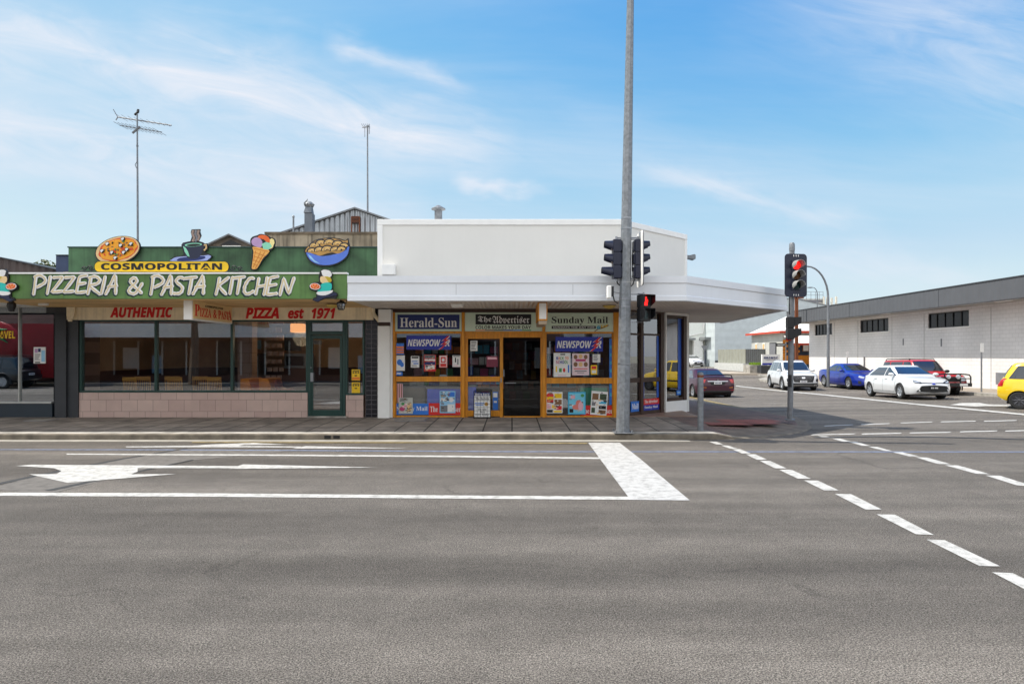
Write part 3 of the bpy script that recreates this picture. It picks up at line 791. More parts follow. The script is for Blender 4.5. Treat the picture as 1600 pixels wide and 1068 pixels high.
# joints in the fascia metal
for x in (-1.2, 1.3):
    m = MB(); m.box(x, x + .006, 13.698, 13.702, 3.03, 3.26); m.build('fascia_joint', M_GREYP, shop)

# pillar at the left end
m = MB(); m.pbox(590, 609, 509, 653, 16.2, 16.44); m.pbox(609.5, 613, 484, 653, 16.3, 16.44)
m.build('pillar', M_WHITE2, shop, bevel=.01)
m = MB(); m.pbox(591, 611, 483, 503, 16.15, 16.46); m.build('pillar_capital', M_WHITE2, shop, bevel=.01)
m = MB(); m.pbox(592, 609, 503, 509, 16.22, 16.46); m.build('bracket_band', M_DTIMB, shop)
# timber shopfront
m = MB(); m.pbox(610, 968, 479.5, 487.5, 16.36, 16.52); m.build('head_beam', M_DTIMB, shop)
for a, b in ((613.5, 617), (721.5, 726), (847.5, 852), (958.5, 967)):
    m = MB(); m.pbox(a, b, 487.6, 652.5, 16.37, 16.53); m.build('post', M_TIMB, shop, bevel=.006)
def shopwin(x0, x1, y0, y1, fw, transom=None, sill=None, Yf=16.42):
    m = MB()
    m.pbox(x0, x1, y0, y0 + fw, Yf, 16.53); m.pbox(x0, x1, y1 - (sill or fw), y1, Yf, 16.53)
    m.pbox(x0, x0 + fw * .6, y0 + fw, y1 - (sill or fw), Yf, 16.53); m.pbox(x1 - fw * .6, x1, y0 + fw, y1 - (sill or fw), Yf, 16.53)
    if transom: m.pbox(x0 + fw * .6, x1 - fw * .6, transom[0], transom[1], Yf - .01, 16.53)
    w = m.build('window', M_TIMB, shop, bevel=.004)
    g = MB(); g.pbox(x0 + 1, x1 - 1, y0 + 1, y1 - 1, 16.47, 16.476); g.build('pane', M_GLASS, w)
    return w
shopwin(617, 721.5, 517.5, 652.5, 3.5, (588, 596))
shopwin(852, 958.5, 517.5, 652.5, 3.5, (590, 599))
m = MB(); m.pbox(726, 847.5, 517.5, 521, 16.40, 16.53); m.pbox(726, 847.5, 521, 527, 16.43, 16.53); m.build('door_head', M_TIMB, shop, bevel=.004)
m = MB()
m.pbox(726.5, 731, 527, 652, 16.44, 16.50); m.pbox(781, 786, 527, 652, 16.42, 16.50)
m.pbox(731, 781, 588, 596, 16.43, 16.50); m.pbox(731, 781, 641, 650, 16.43, 16.50); m.pbox(731, 781, 527, 529, 16.43, 16.5)
w = m.build('sliding_door', M_TIMB, shop, bevel=.004)
g = MB(); g.pbox(728, 784, 528, 646, 16.475, 16.481); g.build('pane', M_GLASS, w)
g = MB(); g.pbox(786.5, 788, 577, 588, 16.36, 16.42); g.build('handle', M_STEEL, w)
g = MB(); g.pbox(782, 784, 590, 597, 16.40, 16.43); g.build('lock', M_STEEL, w)
m = MB()
m.pbox(844.5, 847.4, 527, 651, 16.42, 16.52); m.pbox(787, 844.5, 650, 652.5, 16.40, 16.53); m.build('door_jamb', M_TIMB, shop)
m = MB()
m.pbox(787.5, 844, 528, 650, 16.49, 16.496)
sd = m.build('screen_door', M_SCREEN, shop)
m = MB(); m.pbox(789, 806, 597.5, 598.6, 16.46, 16.49); m.build('push_bar', M_STEEL, sd)
# cut corner glazing
m = MB()
S1, S2, S3, S4, S5, S6 = csx(985) - .3, csx(999), csx(1003), csx(1030), csx(1036), csx(1069.5)
cbox(m, .02, S1 + .05, -.06, .05, .12, 2.95); cbox(m, S2, S3, -.06, .06, .12, 2.88); cbox(m, S4, S5 - .04, -.06, .06, .12, 2.88)
cbox(m, S1, S5, -.06, .04, 2.88, 2.95); cbox(m, S1, S5, -.06, .04, .12, .24)
cbox(m, S1, S4, -.05, .03, 2.27, 2.32)
cbox(m, S1, S4, -.05, .035, 1.02, 1.14)
w = m.build('corner_window', M_DTIMB, shop, bevel=.004)
g = MB(); cbox(g, S1, S4, -.012, -.006, .2, 2.9); g.build('pane', M_GLASSR, w)
m = MB()
cbox(m, S5, S5 + .05, -.08, .09, .12, 2.94, 1); cbox(m, S6 - .16, S6, -.06, .08, .45, 2.86)
cbox(m, S5 + .05, S6 - .16, -.06, .06, 2.78, 2.86); cbox(m, S5 + .05, S6 - .16, -.06, .06, .45, .54)
cbox(m, S5 + .05, S6 + .01, -.06, .10, 2.86, 2.94, 1)
w = m.build('display_window', [M_DTIMB, M_WHITE2], shop, bevel=.004)
g = MB(); cbox(g, S5 + .05, S6 - .1, -.012, -.006, .5, 2.8); g.build('pane', M_GLASSR, w)
m = MB(); cbox(m, S5 + .05, S6, -.08, .08, .08, .449); m.build('stall_riser', M_WHITE2, shop)
m = MB()
cbox(m, S6, 3.2, -.1, .03, .08, 3.0); m.build('corner_wall', M_WHITE, shop)
for sa, sb, za, zb in ((S3 + .02, S3 + .09, .58, 2.26), (S4 - .12, S4 - .03, .58, 2.26), (S6 - .34, S6 - .18, .76, 2.78)):
    m = MB(); cbox(m, sa, sb, .002, .005, za, zb); tag(recenter(m.build('window_film', mat('blue_film', S(40, 92, 190), .3))), {0: 'blue film strip at the left edge of the middle corner pane', 1: 'blue film strip at the right edge of the middle corner pane', 2: 'wide blue film strip inside the white framed corner window'}[0 if sa < S3 + .05 else 1 if sa < S4 else 2], 'window film')
# blinds behind the corner windows
m = MB()
pts0, pts1 = [], []
n = 90
for i in range(n + 1):
    s = S1 + (S6 - .1 - S1) * i / n
    q = C0 + CD * s + CN * (-.22 + .018 * math.sin(i * 1.3))
    pts0.append((q.x, q.y, .25)); pts1.append((q.x, q.y, 2.85))
m.loft([pts0, pts1], closed=False)
m.build('vertical_blind', mat('blind_fabric', S(190, 208, 228), .8), shop)
# interior
m = MB()
m.box(-3.25, 4.86, 16.55, 23, .12, .16, 0)
m.box(-3.2, 4.8, 22.8, 22.99, .2, 3.0, 1)
m.build('interior_floor', [M_FLOOR, M_INTD], shop)
rng = random.Random(5)
prints = [M_REDP, M_BLUE, M_PAPER, M_YEL, M_CYAN, M_GREYP, M_PINKP, M_ORNG, M_GREENPR, M_BLK, M_BROWNP, M_MAGENTA]
def rack(x0, x1, y, z0, z1, rows, label, facing=1):
    t = thing('magazine_rack', label, 'magazine rack', ((x0 + x1) / 2, y, .16), 'shelving inside the newsagency')
    m = MB()
    m.box(x0, x1, y + .3, y + .34, .16, z1)
    for r_ in range(rows + 1):
        z = z0 + (z1 - z0) * r_ / rows
        m.box(x0, x1, y, y + .3, z - .02, z)
    m.build('shelf', M_INTB, t)
    m = MB()
    for r_ in range(rows):
        z = z0 + (z1 - z0) * r_ / rows; x = x0 + .03 + .02 * r_
        while x < x1 - .2:
            w = rng.uniform(.14, .24); h = rng.uniform(.18, .28)
            m.box(x, x + w, y + .06, y + .075, z + .001, z + h, rng.randrange(len(prints))); x += w + .02
    o = m.build('magazines', prints, t); o['kind'] = 'stuff'
rack(-2.9, -.4, 18.4, .5, 2.1, 5, 'shelf of bright magazines behind the left shop window')
rack(-.35, .85, 19.6, .4, 2.2, 6, 'dim shelf of magazines seen through the dark doorway')
rack(.9, 2.7, 18.2, .5, 2.1, 5, 'shelf of bright magazines behind the right shop window')
def counter(x0, x1, y0, y1, h, mt, label):
    m = MB(); m.box(x0, x1, y0, y1, .16, h - .06); m.box(x0 - .03, x1 + .03, y0 - .03, y1, h - .06, h, 1)
    return tag(recenter(m.build('display_counter', [mt, M_GREYP], bevel=.006)), label, 'counter')
counter(X(668, 16.7), X(720, 16.7), 16.62, 17.2, .93, mat('bright_blue_laminate', S(44, 92, 235), .4), 'blue counter behind the lower left shop window')
counter(X(728, 16.7), X(744, 16.7), 16.62, 17.1, .98, mat('bright_blue_laminate', S(44, 92, 235), .4), 'narrow blue cabinet behind the sliding door')
counter(X(906, 16.7), X(948, 16.7), 16.62, 17.1, .96, mat('sea_green', S(60, 170, 130), .5), 'green cabinet behind the lower right shop window')
counter(X(628, 16.8), X(664, 16.8), 16.75, 17.3, .95, mat('stone_grey', S(120, 112, 100), .7), 'grey draped table behind the lower left shop window')
def boxes_on(x0, x1, y, z, label):
    m = MB(); x = x0
    while x < x1 - .05:
        w = rng.uniform(.1, .22); m.box(x, x + w, y, y + .2, z, z + rng.uniform(.12, .3), rng.randrange(len(prints))); x += w + .015
    return tag(recenter(m.build('stationery_stack', prints)), label, 'stationery')
boxes_on(X(733, 16.7), X(780, 16.7), 16.66, .981, 'colourful stationery piled inside the sliding door')
boxes_on(X(640, 16.8), X(716, 16.8), 16.8, .951, 'boxes and papers lying behind the upper left shop window')

# ------------------------------------------------------------ signs of the newsagency
def sign(name, label, cat, loc_px, Y, build, group=None):
    """a sign board facing the road: build(MB) adds board, second MB its lettering"""
    x0, x1, y0, y1 = loc_px
    t = thing(name, label, cat, (X((x0 + x1) / 2, Y), Y, Z(y1, Y)), group)
    build(t)
    return t
YS = 16.44
def b1(t):
    m = MB(); m.pbox(617.3, 721.2, 488, 517.2, YS - .04, 16.52, 0); m.pbox(621, 718, 491.3, 514, YS - .046, YS - .04, 1)
    m.build('board', [M_PALEG, M_NBLUE], t)
    m = MB(); m.ptext('Herald-Sun', 625, 714, 496, 511.2, YS - .046, style='serif', depth=.005); m.build('lettering', M_PAPER, t)
sign('newspaper_sign', 'navy blue newspaper sign with white serif lettering above the left window', 'sign', (617, 722, 488, 517), YS, b1, 'newspaper signs above the shop windows')
def b2(t):
    m = MB(); m.pbox(726.3, 847.2, 488, 517.2, YS - .04, 16.52, 0); m.pbox(743, 830, 490.8, 506.8, YS - .046, YS - .04, 1)
    cols = [M_ORNG, mat('rust_print', S(140, 60, 30), .5), M_BLK, M_BLUE, M_SKYB, M_GREENPR]
    for i in range(6): m.pbox(743 + i * 14.5, 743 + i * 14.5 + 14.5, 515, 516.4, YS - .044, YS - .04, 2 + i)
    m.build('board', [M_PALEG, M_BLK] + cols, t)
    m = MB(); m.ptext('The', 746.5, 768, 493.5, 504.8, YS - .046, style='black', depth=.005); m.ptext('Advertiser', 769.5, 827, 493.2, 505, YS - .046, style='black', depth=.005)
    m.build('lettering', M_PAPER, t)
    m = MB(); m.ptext('COLOR MAKES YOUR DAY', 743, 829.5, 508.5, 513.8, YS - .04, style='bold', depth=.004); m.build('slogan', M_BLK, t)
sign('newspaper_sign', 'pale green newspaper sign with a black blackletter panel above the sliding door', 'sign', (726, 848, 488, 517), YS, b2, 'newspaper signs above the shop windows')
def b3(t):
    m = MB(); m.pbox(852.3, 959.5, 488.5, 518, YS - .04, 16.52, 0); m.pbox(862, 931, 509, 513.4, YS - .045, YS - .04, 1)
    m.build('board', [M_PALEG, M_BLK], t)
    m = MB(); m.ptext('Sunday Mail', 862, 950, 494.5, 507.6, YS - .04, style='serif', depth=.005); m.build('lettering', M_BLK, t)
    m = MB(); m.ptext('SUNDAYS THE DAY FOR', 864, 929, 510, 512.4, YS - .045, style='bold', depth=.003); m.build('slogan', M_PAPER, t)
    m = MB()
    P = lambda *q: [(X(x, YS - .05), YS - .05, Z(y, YS - .05)) for x, y in q]
    m.tube(P((929, 517.5), (934, 514), (942, 512), (951, 508)), .012, 6, 0); m.tube(P((933, 512.5), (935, 509), (938, 510), (936, 513), (934, 513)), .02, 6, 1)
    m.tube(P((939, 511.5), (940.5, 507), (939.5, 512), (943, 511), (945, 508), (946, 511), (949, 507)), .016, 6, 2)
    m.build('coloured_scribble', [M_BROWNP, M_CYAN, M_YEL], t)
sign('newspaper_sign', 'pale green newspaper sign with black serif lettering above the right window', 'sign', (852, 960, 488, 518), YS, b3, 'newspaper signs above the shop windows')

def npower(x0, x1, y0, y1, Y, label):
    w, h = x1 - x0, y1 - y0
    t = thing('window_banner', label, 'banner', (X((x0 + x1) / 2, Y), Y, Z(y1, Y)), 'blue banners in the shop windows')
    m = MB(); m.pbox(x0, x1, y0, y1, Y, Y + .012); m.build('board', M_BLUE, t)
    m = MB(); m.ptext('NEWSPOW', x0 + w * .03, x0 + w * .76, y0 + h * .27, y0 + h * .76, Y, style='bold', bold=.01, shear=.22, depth=.004)
    m.ptext('R', x0 + w * .86, x0 + w * .97, y0 + h * .27, y0 + h * .76, Y, style='bold', bold=.01, shear=.22, depth=.004)
    m.build('lettering', M_PAPER, t)
    m = MB()
    bolt = [(.92, .03), (.80, .38), (.875, .36), (.775, .66), (.85, .63), (.73, 1.0), (.775, .98), (.925, .52), (.85, .55), (.955, .26), (.885, .28), (.965, .04)]
    for e, mi, yy in ((.018, 0, .006), (0, 1, .01)):
        c = [((a + e * (1 if a > .845 else -1)), b) for a, b in bolt]
        m.plate([(X(x0 + w * a, Y), Z(y0 + h * b, Y)) for a, b in c], Y - yy, Y - .0005, mi)
    m.build('lightning_bolt', [M_PAPER, M_REDP], t)
npower(635, 705, 524, 546, 16.42, 'blue banner with red lightning bolt in the left shop window')
npower(868, 942, 526, 549, 16.42, 'blue banner with red lightning bolt in the right shop window')

def poster(label, x0, x1, y0, y1, Y, base, blocks=(), texts=(), name='poster', group='posters in the shop windows', tilt=0.0, cat='poster', round_=(), busy=0):
    """flat printed sheet: base plus printed blocks (u0,u1,v0,v1,material), all in one mesh"""
    m = MB(); mats = [base]
    m.pbox(x0, x1, y0, y1, Y, Y + .006)
    def mi(q):
        if q not in mats: mats.append(q)
        return mats.index(q)
    w, h = x1 - x0, y1 - y0
    rb = random.Random(int(x0 * 7 + y0)); inks = [M_BLK, M_GREYP, M_PAPER, M_BROWNP, M_TAN, M_GREYP]
    for i in range(busy):
        a, c = rb.uniform(.03, .85), rb.uniform(.03, .92)
        m.pbox(x0 + w * a, x0 + w * min(.97, a + rb.uniform(.03, .22)), y0 + h * c, y0 + h * min(.97, c + rb.uniform(.015, .07)), Y - .003 - .00008 * i, Y + .002, mi(rb.choice(inks)))
    for i, (a, b, c, d, q) in enumerate(blocks):
        m.pbox(x0 + w * a, x0 + w * b, y0 + h * c, y0 + h * d, Y - .001 - .0004 * (i % 5), Y + .002, mi(q))
    for ii, (a, c, ra, rc, q) in enumerate(round_):
        k = 16
        m.plate([(X(x0 + w * (a + ra * math.cos(2 * math.pi * j / k)), Y), Z(y0 + h * (c + rc * math.sin(2 * math.pi * j / k)), Y)) for j in range(k)], Y - .0035 - .0003 * ii, Y + .002, mi(q))
    for (s, a, b, c, d, q, st) in texts:
        m.ptext(s, x0 + w * a, x0 + w * b, y0 + h * c, y0 + h * d, Y - .003, style=st, depth=.002, m=mi(q))
    o = tag(recenter(m.build(name, mats)), label, cat, group)
    if tilt: o.rotation_euler = (0, tilt, 0)
    return o
YP = 16.43
def lines(n, a, b, c, d, q):
    r_ = random.Random(n); out = []
    for i in range(n):
        v = c + (d - c) * i / n; out.append((a, a + (b - a) * r_.uniform(.6, 1), v, v + (d - c) / n * .5, q))
    return out
poster('small orange and blue opening hours sticker', 617.6, 631, 536, 553.5, YP, M_SKYB, [(.15, 1, .28, .45, M_ORNG), (.15, 1, .52, .68, M_ORNG), (.15, 1, .75, .9, M_ORNG)])
poster('lilac edged white poster with a big blue shape, left of its row', 617.6, 632.5, 555, 579, YP, M_PAPER, [(0, .1, 0, 1, M_LILAC)], round_=[(.45, .45, .28, .2, M_SKYB), (.7, .6, .2, .16, M_SKYB)])
poster('small blue oval sticker under the lilac edged poster', 617.6, 629, 580.5, 586.5, YP, M_SKYB, [(.2, .8, .3, .6, M_PAPER)])
poster('white notice with a blue sketch, left of the red posters', 642, 655, 556, 574, YP, M_PAPER, [(.1, .9, .05, .2, M_BLK), (.1, .8, .42, .5, M_SKYB), (.3, .9, .6, .7, M_SKYB)] + lines(3, .1, .9, .78, .95, M_GREYP))
poster('tall red and white poster with a dark picture, largest of its row', 662.4, 681, 554, 580, YP, M_REDP, [(.05, .95, .02, .22, M_GREYP), (.05, .95, .26, .36, M_PAPER), (.05, .95, .42, .6, M_NBLUE), (.1, .9, .62, .86, M_PAPER)] + lines(3, .15, .85, .64, .84, M_BLK), busy=26)
poster('pink red poster with a white emblem', 686, 699, 555, 574, YP, mat('salmon_print', S(222, 110, 96), .5), [(.08, .92, .04, .95, M_PAPER), (.14, .86, .66, .92, M_REDP), (.2, .8, .12, .6, M_REDP), (.34, .66, .24, .5, M_PAPER)])
poster('white calendar sheet with large black digits beside the post', 707, 719.5, 555, 573, YP, M_PAPER, [(.1, .9, .03, .12, M_GREYP), (.3, .45, .2, .6, M_BLK), (.6, .75, .3, .8, M_GREYP)] + lines(3, .1, .9, .85, .98, M_PINKP))
poster('grey magazine cover with pink flowers taped inside the lower left window', 623, 645, 621, 646, YP, mat('cover_grey', S(190, 190, 180), .5), lines(3, .1, .8, .04, .2, M_BLK) + [(.6, .9, .35, .8, M_TAN)], round_=[(.25, .7, .2, .14, M_MAGENTA), (.4, .5, .18, .14, M_PINKP), (.3, .38, .12, .1, M_GREENPR)], busy=26)
poster('pale blue weekly cover taped inside the lower left window', 687, 711.5, 610.5, 645, YP, M_LBLUE, lines(4, .05, .5, .04, .3, M_BLK) + [(.55, .95, .05, .25, M_SKYB), (.05, .5, .36, .46, M_PAPER), (.05, .5, .66, .95, M_GREYP), (.5, .95, .6, .95, M_PAPER)], round_=[(.74, .4, .16, .11, M_PAPER)], busy=26)
poster('small white notice high in the right window', 926, 938, 553, 566, YP, M_PAPER, lines(4, .1, .9, .1, .9, M_GREYP))
poster('small yellow card beside the portrait poster', 923, 933, 570, 585, YP, M_YEL, [(.15, .85, .12, .4, M_REDP), (.15, .85, .55, .85, M_PAPER)])
poster('white price list inside the sliding door glass', 735, 746, 532, 548, 16.47, M_PAPER, lines(6, .1, .9, .08, .92, M_GREYP))
poster('maroon card inside the sliding door glass', 760, 778, 556, 573, 16.47, mat('maroon_print', S(120, 34, 60), .5), [(.1, .9, .1, .3, M_PINKP)])
poster('blue and white leaflet at the foot of the sliding door', 770, 778, 612, 640, 16.47, M_SKYB, [(.1, .9, .05, .3, M_PAPER), (.2, .8, .5, .6, M_PAPER)])
poster('striped paper bundle behind the grey magazine cover', 618, 629, 599, 628, 16.46, M_PINKP, [(.15, .3, 0, 1, M_BROWNP), (.45, .6, 0, 1, M_BROWNP), (.75, .9, 0, 1, M_BROWNP)])
def faces(n):
    return [(.15 + .35 * i, .26 if j == 0 else .62, .12, .1, q) for j in range(2) for i, q in enumerate((M_BROWNP, M_TAN, M_BROWNP))]
poster('white school poster with coloured lettering in the right window', 865, 891.5, 551, 588.5, YP, M_PAPER, [(.4, .68, .04, .09, M_BLK), (.12, .2, .55, .8, M_YEL), (.32, .48, .64, .8, M_GREENPR), (.84, .92, .5, .82, M_SKYB), (.25, .75, .92, .95, M_PINKP)],
       [('B', .16, .27, .16, .28, M_BLUE, 'bold'), ('A', .28, .38, .16, .28, M_ORNG, 'bold'), ('CK', .39, .6, .16, .28, M_GREENPR, 'bold'), ('TO', .68, .88, .16, .28, M_ORNG, 'bold'),
        ('SC', .14, .36, .32, .45, M_MAGENTA, 'bold'), ('HO', .37, .62, .32, .45, M_BLUE, 'bold'), ('OL', .63, .86, .32, .45, M_GREENPR, 'bold')], round_=[(.62, .72, .07, .09, M_REDP)])
poster('pale pink poster of six portraits in the right window', 894, 920.5, 552, 586, YP, mat('rose_white', S(232, 208, 212), .5), [(.2, .8, .26, .36, M_MAGENTA), (.1, .9, .68, .72, M_REDP), (.15, .85, .78, .83, M_GREYP), (.3, .7, .87, .9, M_GREYP)], round_=[(a, c, ra, rc, q) for a, c, ra, rc, q in [(.2, .16, .11, .1, M_BROWNP), (.5, .13, .11, .1, M_TAN), (.8, .16, .11, .1, M_BROWNP), (.2, .5, .12, .11, M_BROWNP), (.5, .5, .12, .11, M_TAN), (.8, .5, .12, .11, M_BROWNP)]])
poster('yellow and red catalogue sheet in the lower right window', 853.5, 879, 612, 645, YP, M_PAPER, [(.5, .95, .08, .3, M_YEL), (.05, .45, .36, .5, M_REDP), (.5, .95, .36, .6, M_BROWNP), (.05, .3, .56, .8, M_PINKP), (.35, .6, .62, .8, M_YEL), (.62, .95, .66, .85, M_REDP), (.05, .4, .84, .97, M_BLK), (.45, .95, .88, .97, M_YEL)], round_=[(.24, .17, .22, .14, M_REDP), (.24, .3, .22, .08, M_YEL)], busy=26)
poster('cyan cover with a pink figure in the lower right window', 887.5, 915, 612, 647, YP, M_CYAN, [(.06, .94, .06, .95, mat('sky_print', S(120, 204, 228), .5)), (.15, .4, .15, .3, M_PINKP), (.08, .3, .75, .92, M_BLK)], round_=[(.6, .5, .16, .14, mat('coral_print', S(226, 130, 116), .5)), (.5, .68, .26, .12, mat('coral_print', S(226, 130, 116), .5)), (.72, .64, .15, .2, M_PINKP), (.82, .16, .1, .07, M_GREENPR)], busy=8)
poster('tilted white property sheet with dark photographs in the lower right window', 922, 947.5, 611, 648, YP, M_PAPER, [(.06, .44, .1, .36, M_BROWNP), (.52, .94, .1, .36, mat('dark_green_print', S(60, 76, 50), .5)), (.06, .28, .46, .62, M_GREYP), (.5, .94, .42, .52, M_CYAN), (.06, .28, .7, .92, mat('dark_green_print', S(60, 76, 50), .5)), (.5, .94, .6, .74, M_BLK), (.5, .94, .78, .94, M_BROWNP)], tilt=R(4), busy=26)
YB = 16.455
def strip(label, x0, x1, y0, y1, base, s, sx0, sx1, u=None):
    poster(label, x0, x1, y0, y1, YB, base, [], [(s, (sx0 - x0) / (x1 - x0), (sx1 - x0) / (x1 - x0), .26, .74, M_PAPER, 'serif')], 'newspaper_sticker', 'newspaper stickers along the window bottoms', cat='sticker')
strip('blue newspaper sticker at the bottom of the left window', 617, 669.5, 630, 647.5, M_SKYB, 'Sunday Mail', 620, 668)
strip('red newspaper sticker at the bottom of the left window', 670, 721, 629.5, 648, M_REDP, 'The Advertiser', 672, 720)
strip('red newspaper sticker at the bottom of the right window', 907, 958, 633, 650, M_REDP, 'The Advertiser', 908.5, 957)
poster('tall blue strip sticker at the right edge of the right window', 952, 957.5, 529, 632, YB, M_SKYB, [(.2, .7, .1 + .12 * i, .15 + .12 * i, M_CYAN) for i in range(7)], name='window_sticker', cat='sticker')
def cposter(label, s0, s1, z0, z1, base, rows):
    """sticker on the cut corner glass"""
    m = MB(); mats = [base]
    cbox(m, s0, s1, .004, .009, z0, z1, 0)
    for (za, zb, q, txt) in rows:
        if q not in mats: mats.append(q)
        cbox(m, s0, s1, .009, .0115, za, zb, mats.index(q))
        if M_PAPER not in mats: mats.append(M_PAPER)
        o = C0 + CD * (s0 + (s1 - s0) * .1) + CN * .0115 + Vector((0, 0, za + (zb - za) * .25))
        m.text(txt, o, (s1 - s0) * .8, (zb - za) * .55, style='serif', depth=.003, u=CD, m=mats.index(M_PAPER))
    tag(recenter(m.build('newspaper_sticker', mats)), label, 'sticker', 'newspaper stickers along the window bottoms')
cposter('blue newspaper sticker behind the tall pole on the corner glass', csx(985.5), csx(998), .25, .52, M_SKYB, [(.25, .52, M_SKYB, 'Mail')])
cposter('red over blue newspaper sticker on the corner glass', csx(1004), csx(1029.5), .25, .56, M_REDP, [(.41, .56, M_REDP, 'The Advertiser'), (.25, .40, M_BLUE, 'Sunday Mail')])
m = MB(); cbox(m, csx(1057), csx(1063.5), .004, .009, .6, .74, 0); cbox(m, csx(1058), csx(1062.5), .009, .011, .65, .69, 1)
tag(recenter(m.build('window_sticker', [M_SKYB, M_LBLUE])), 'small blue sticker low on the white framed corner window', 'sticker')
# news poster frame standing before the door
t = thing('poster_stand', 'black wire poster frame with a white weekly poster standing before the sliding door', 'poster stand', (X(754, 16.2), 16.2, .15))
m = MB()
Yq = 16.15
for x in (740.5, 766.5): m.box(X(x, Yq) - .01, X(x, Yq) + .01, Yq - .01, Yq + .01, .15, Z(611, Yq))
m.box(X(740.5, Yq), X(766.5, Yq), Yq - .01, Yq + .01, Z(611, Yq), Z(611, Yq) + .02); m.box(X(740.5, Yq), X(766.5, Yq), Yq - .01, Yq + .01, .155, .175)
for i in range(1, 5):
    x = 740.5 + 26 * i / 5; m.box(X(x, Yq) - .003, X(x, Yq) + .003, Yq - .012, Yq - .006, .17, Z(612, Yq))
for i in range(1, 7):
    z = .17 + 0.6 * i / 7; m.box(X(740.5, Yq), X(766.5, Yq), Yq - .0125, Yq - .0065, z - .003, z + .003)
for s in (742, 765): m.cyl((X(s, Yq), Yq + .01, Z(615, Yq)), (X(s, Yq), Yq + .26, .16), .008)
m.build('wire_frame', M_BLK, t)
m = MB(); m.pbox(741, 766, 612.5, 651, Yq - .004, Yq + .004, 0); m.pbox(741, 766, 612.5, 618, Yq - .0055, Yq, 1)
m.plate([(X(760 + 3 * math.cos(a * .5236), Yq), Z(631 + 3 * math.sin(a * .5236), Yq)) for a in range(12)], Yq - .006, Yq, 2)
for a, b, y in ((742, 757, 629), (743, 755, 632)): m.pbox(a, b, y, y + 1.2, Yq - .0055, Yq, 3)
m.build('poster_sheet', [M_PAPER, M_NBLUE, mat('gold_print', S(190, 140, 40), .5), M_SKYB], t)
m = MB(); m.ptext("We're Back!", 742, 765, 613.4, 617.4, Yq - .0055, style='bold', depth=.002, m=1)
m.ptext('The Bulletin', 743, 764.5, 620.5, 624.5, Yq - .004, style='serif', depth=.002)
m.ptext('On sale', 747, 760, 637.4, 640.6, Yq - .004, style='serif', depth=.002); m.ptext('here', 750, 757.5, 641.6, 644.6, Yq - .004, style='serif', depth=.002); m.ptext('every Friday', 743, 764, 645.6, 649.6, Yq - .004, style='serif', depth=.002)
m.build('lettering', [M_BLK, M_PAPER], t)

# fittings under the corner awning
t = thing('lightbox_sign', 'narrow hanging lightbox sign seen end on above the sliding door', 'sign', (.68, 14.9, 2.45))
m = MB(); m.box(.58, .79, 14.25, 15.6, 2.51, 2.92); m.build('box_frame', M_TIMB, t, bevel=.01)
m = MB(); m.box(.605, .765, 14.235, 14.249, 2.545, 2.90); m.build('acrylic_face', M_PAPER, t, bevel=.02)
m = MB(); m.box(.59, .78, 14.22, 15.6, 2.42, 2.509); m.build('base_cap', mat('tan_metal', S(170, 150, 126), .5), t, bevel=.02)
def dome(px, py, Y, col, label, sq=False):
    t = thing('soffit_light', label, 'ceiling light', (X(px, Y), Y, 2.8), 'lights under the awnings')
    m = MB(); c = (X(px, Y), Y, 2.924)
    if sq: m.box(c[0] - .13, c[0] + .13, Y - .13, Y + .13, 2.86, 2.924)
    else: m.lathe([(.02, -.085), (.09, -.07), (.15, -.03), (.16, 0)], c, (0, 0, 1), 18)
    m.build('diffuser', col, t, smooth=50)
    m = MB(); m.lathe([(.17, -.012), (.17, 0.0)], c, (0, 0, 1), 18) if not sq else m.box(c[0] - .15, c[0] + .15, Y - .15, Y + .15, 2.905, 2.9245); m.build('base_plate', M_DTIMB if not sq else M_WHITE2, t)
dome(952, 477, 15.2, mat('amber_glass', S(206, 176, 90), .3), 'round amber light under the white awning beside the tall pole')
dome(715, 477, 15.0, M_WHITE2, 'square white light under the white awning', True)
# floodlight on the side wall
t = thing('floodlight', 'small grey floodlight on a bracket high on the corner shop side wall', 'floodlight', (5.1, 19.2, 4.6))
zf = Z(402, 19.4)
m = MB(); m.cyl((5.06, 19.4, zf + .02), (5.22, 19.4, zf + .02), .02); m.build('bracket', M_STEEL, t)
m = MB(); m.loft([[(5.2, 19.32, zf - .03), (5.2, 19.48, zf - .03), (5.2, 19.48, zf + .06), (5.2, 19.32, zf + .06)], [(5.36, 19.3, zf - .05), (5.36, 19.5, zf - .05), (5.36, 19.5, zf + .05), (5.36, 19.3, zf + .05)], [(5.5, 19.28, zf - .08), (5.5, 19.52, zf - .08), (5.5, 19.52, zf + .08), (5.5, 19.28, zf + .08)], [(5.54, 19.3, zf - .06), (5.54, 19.5, zf - .06), (5.54, 19.5, zf + .06), (5.54, 19.3, zf + .06)]])
m.build('lamp_housing', M_GALV, t, smooth=30)

# ------------------------------------------------------------ pizzeria building
piz = thing('pizzeria_building', 'pizzeria with green sign parapet, pink tiled base and dark green windows', 'restaurant building', (-7.5, 16.6, .15))
XL = X(107, 16.5); XR = -3.45
m = MB(); m.box(XL, XR, 16.5, 16.7, 3.15, Z(387, 16.5)); m.build('sign_parapet', M_GREENP, piz)
m = MB(); m.box(XL - .01, XR, 16.47, 16.72, Z(387, 16.5), Z(387, 16.5) + .03); m.build('parapet_cap', M_GREENF, piz)
m = MB()
m.box(XL, XR, 16.7, 24, 3.15, 3.9); m.box(XL - .2, XL, 16.6, 24, .1, 3.9); m.box(XR - .12, XR, 16.62, 24, .1, 3.15); m.box(XL, XR - .12, 23.8, 24, .1, 3.15)
m.build('wall', M_BLOCK, piz)
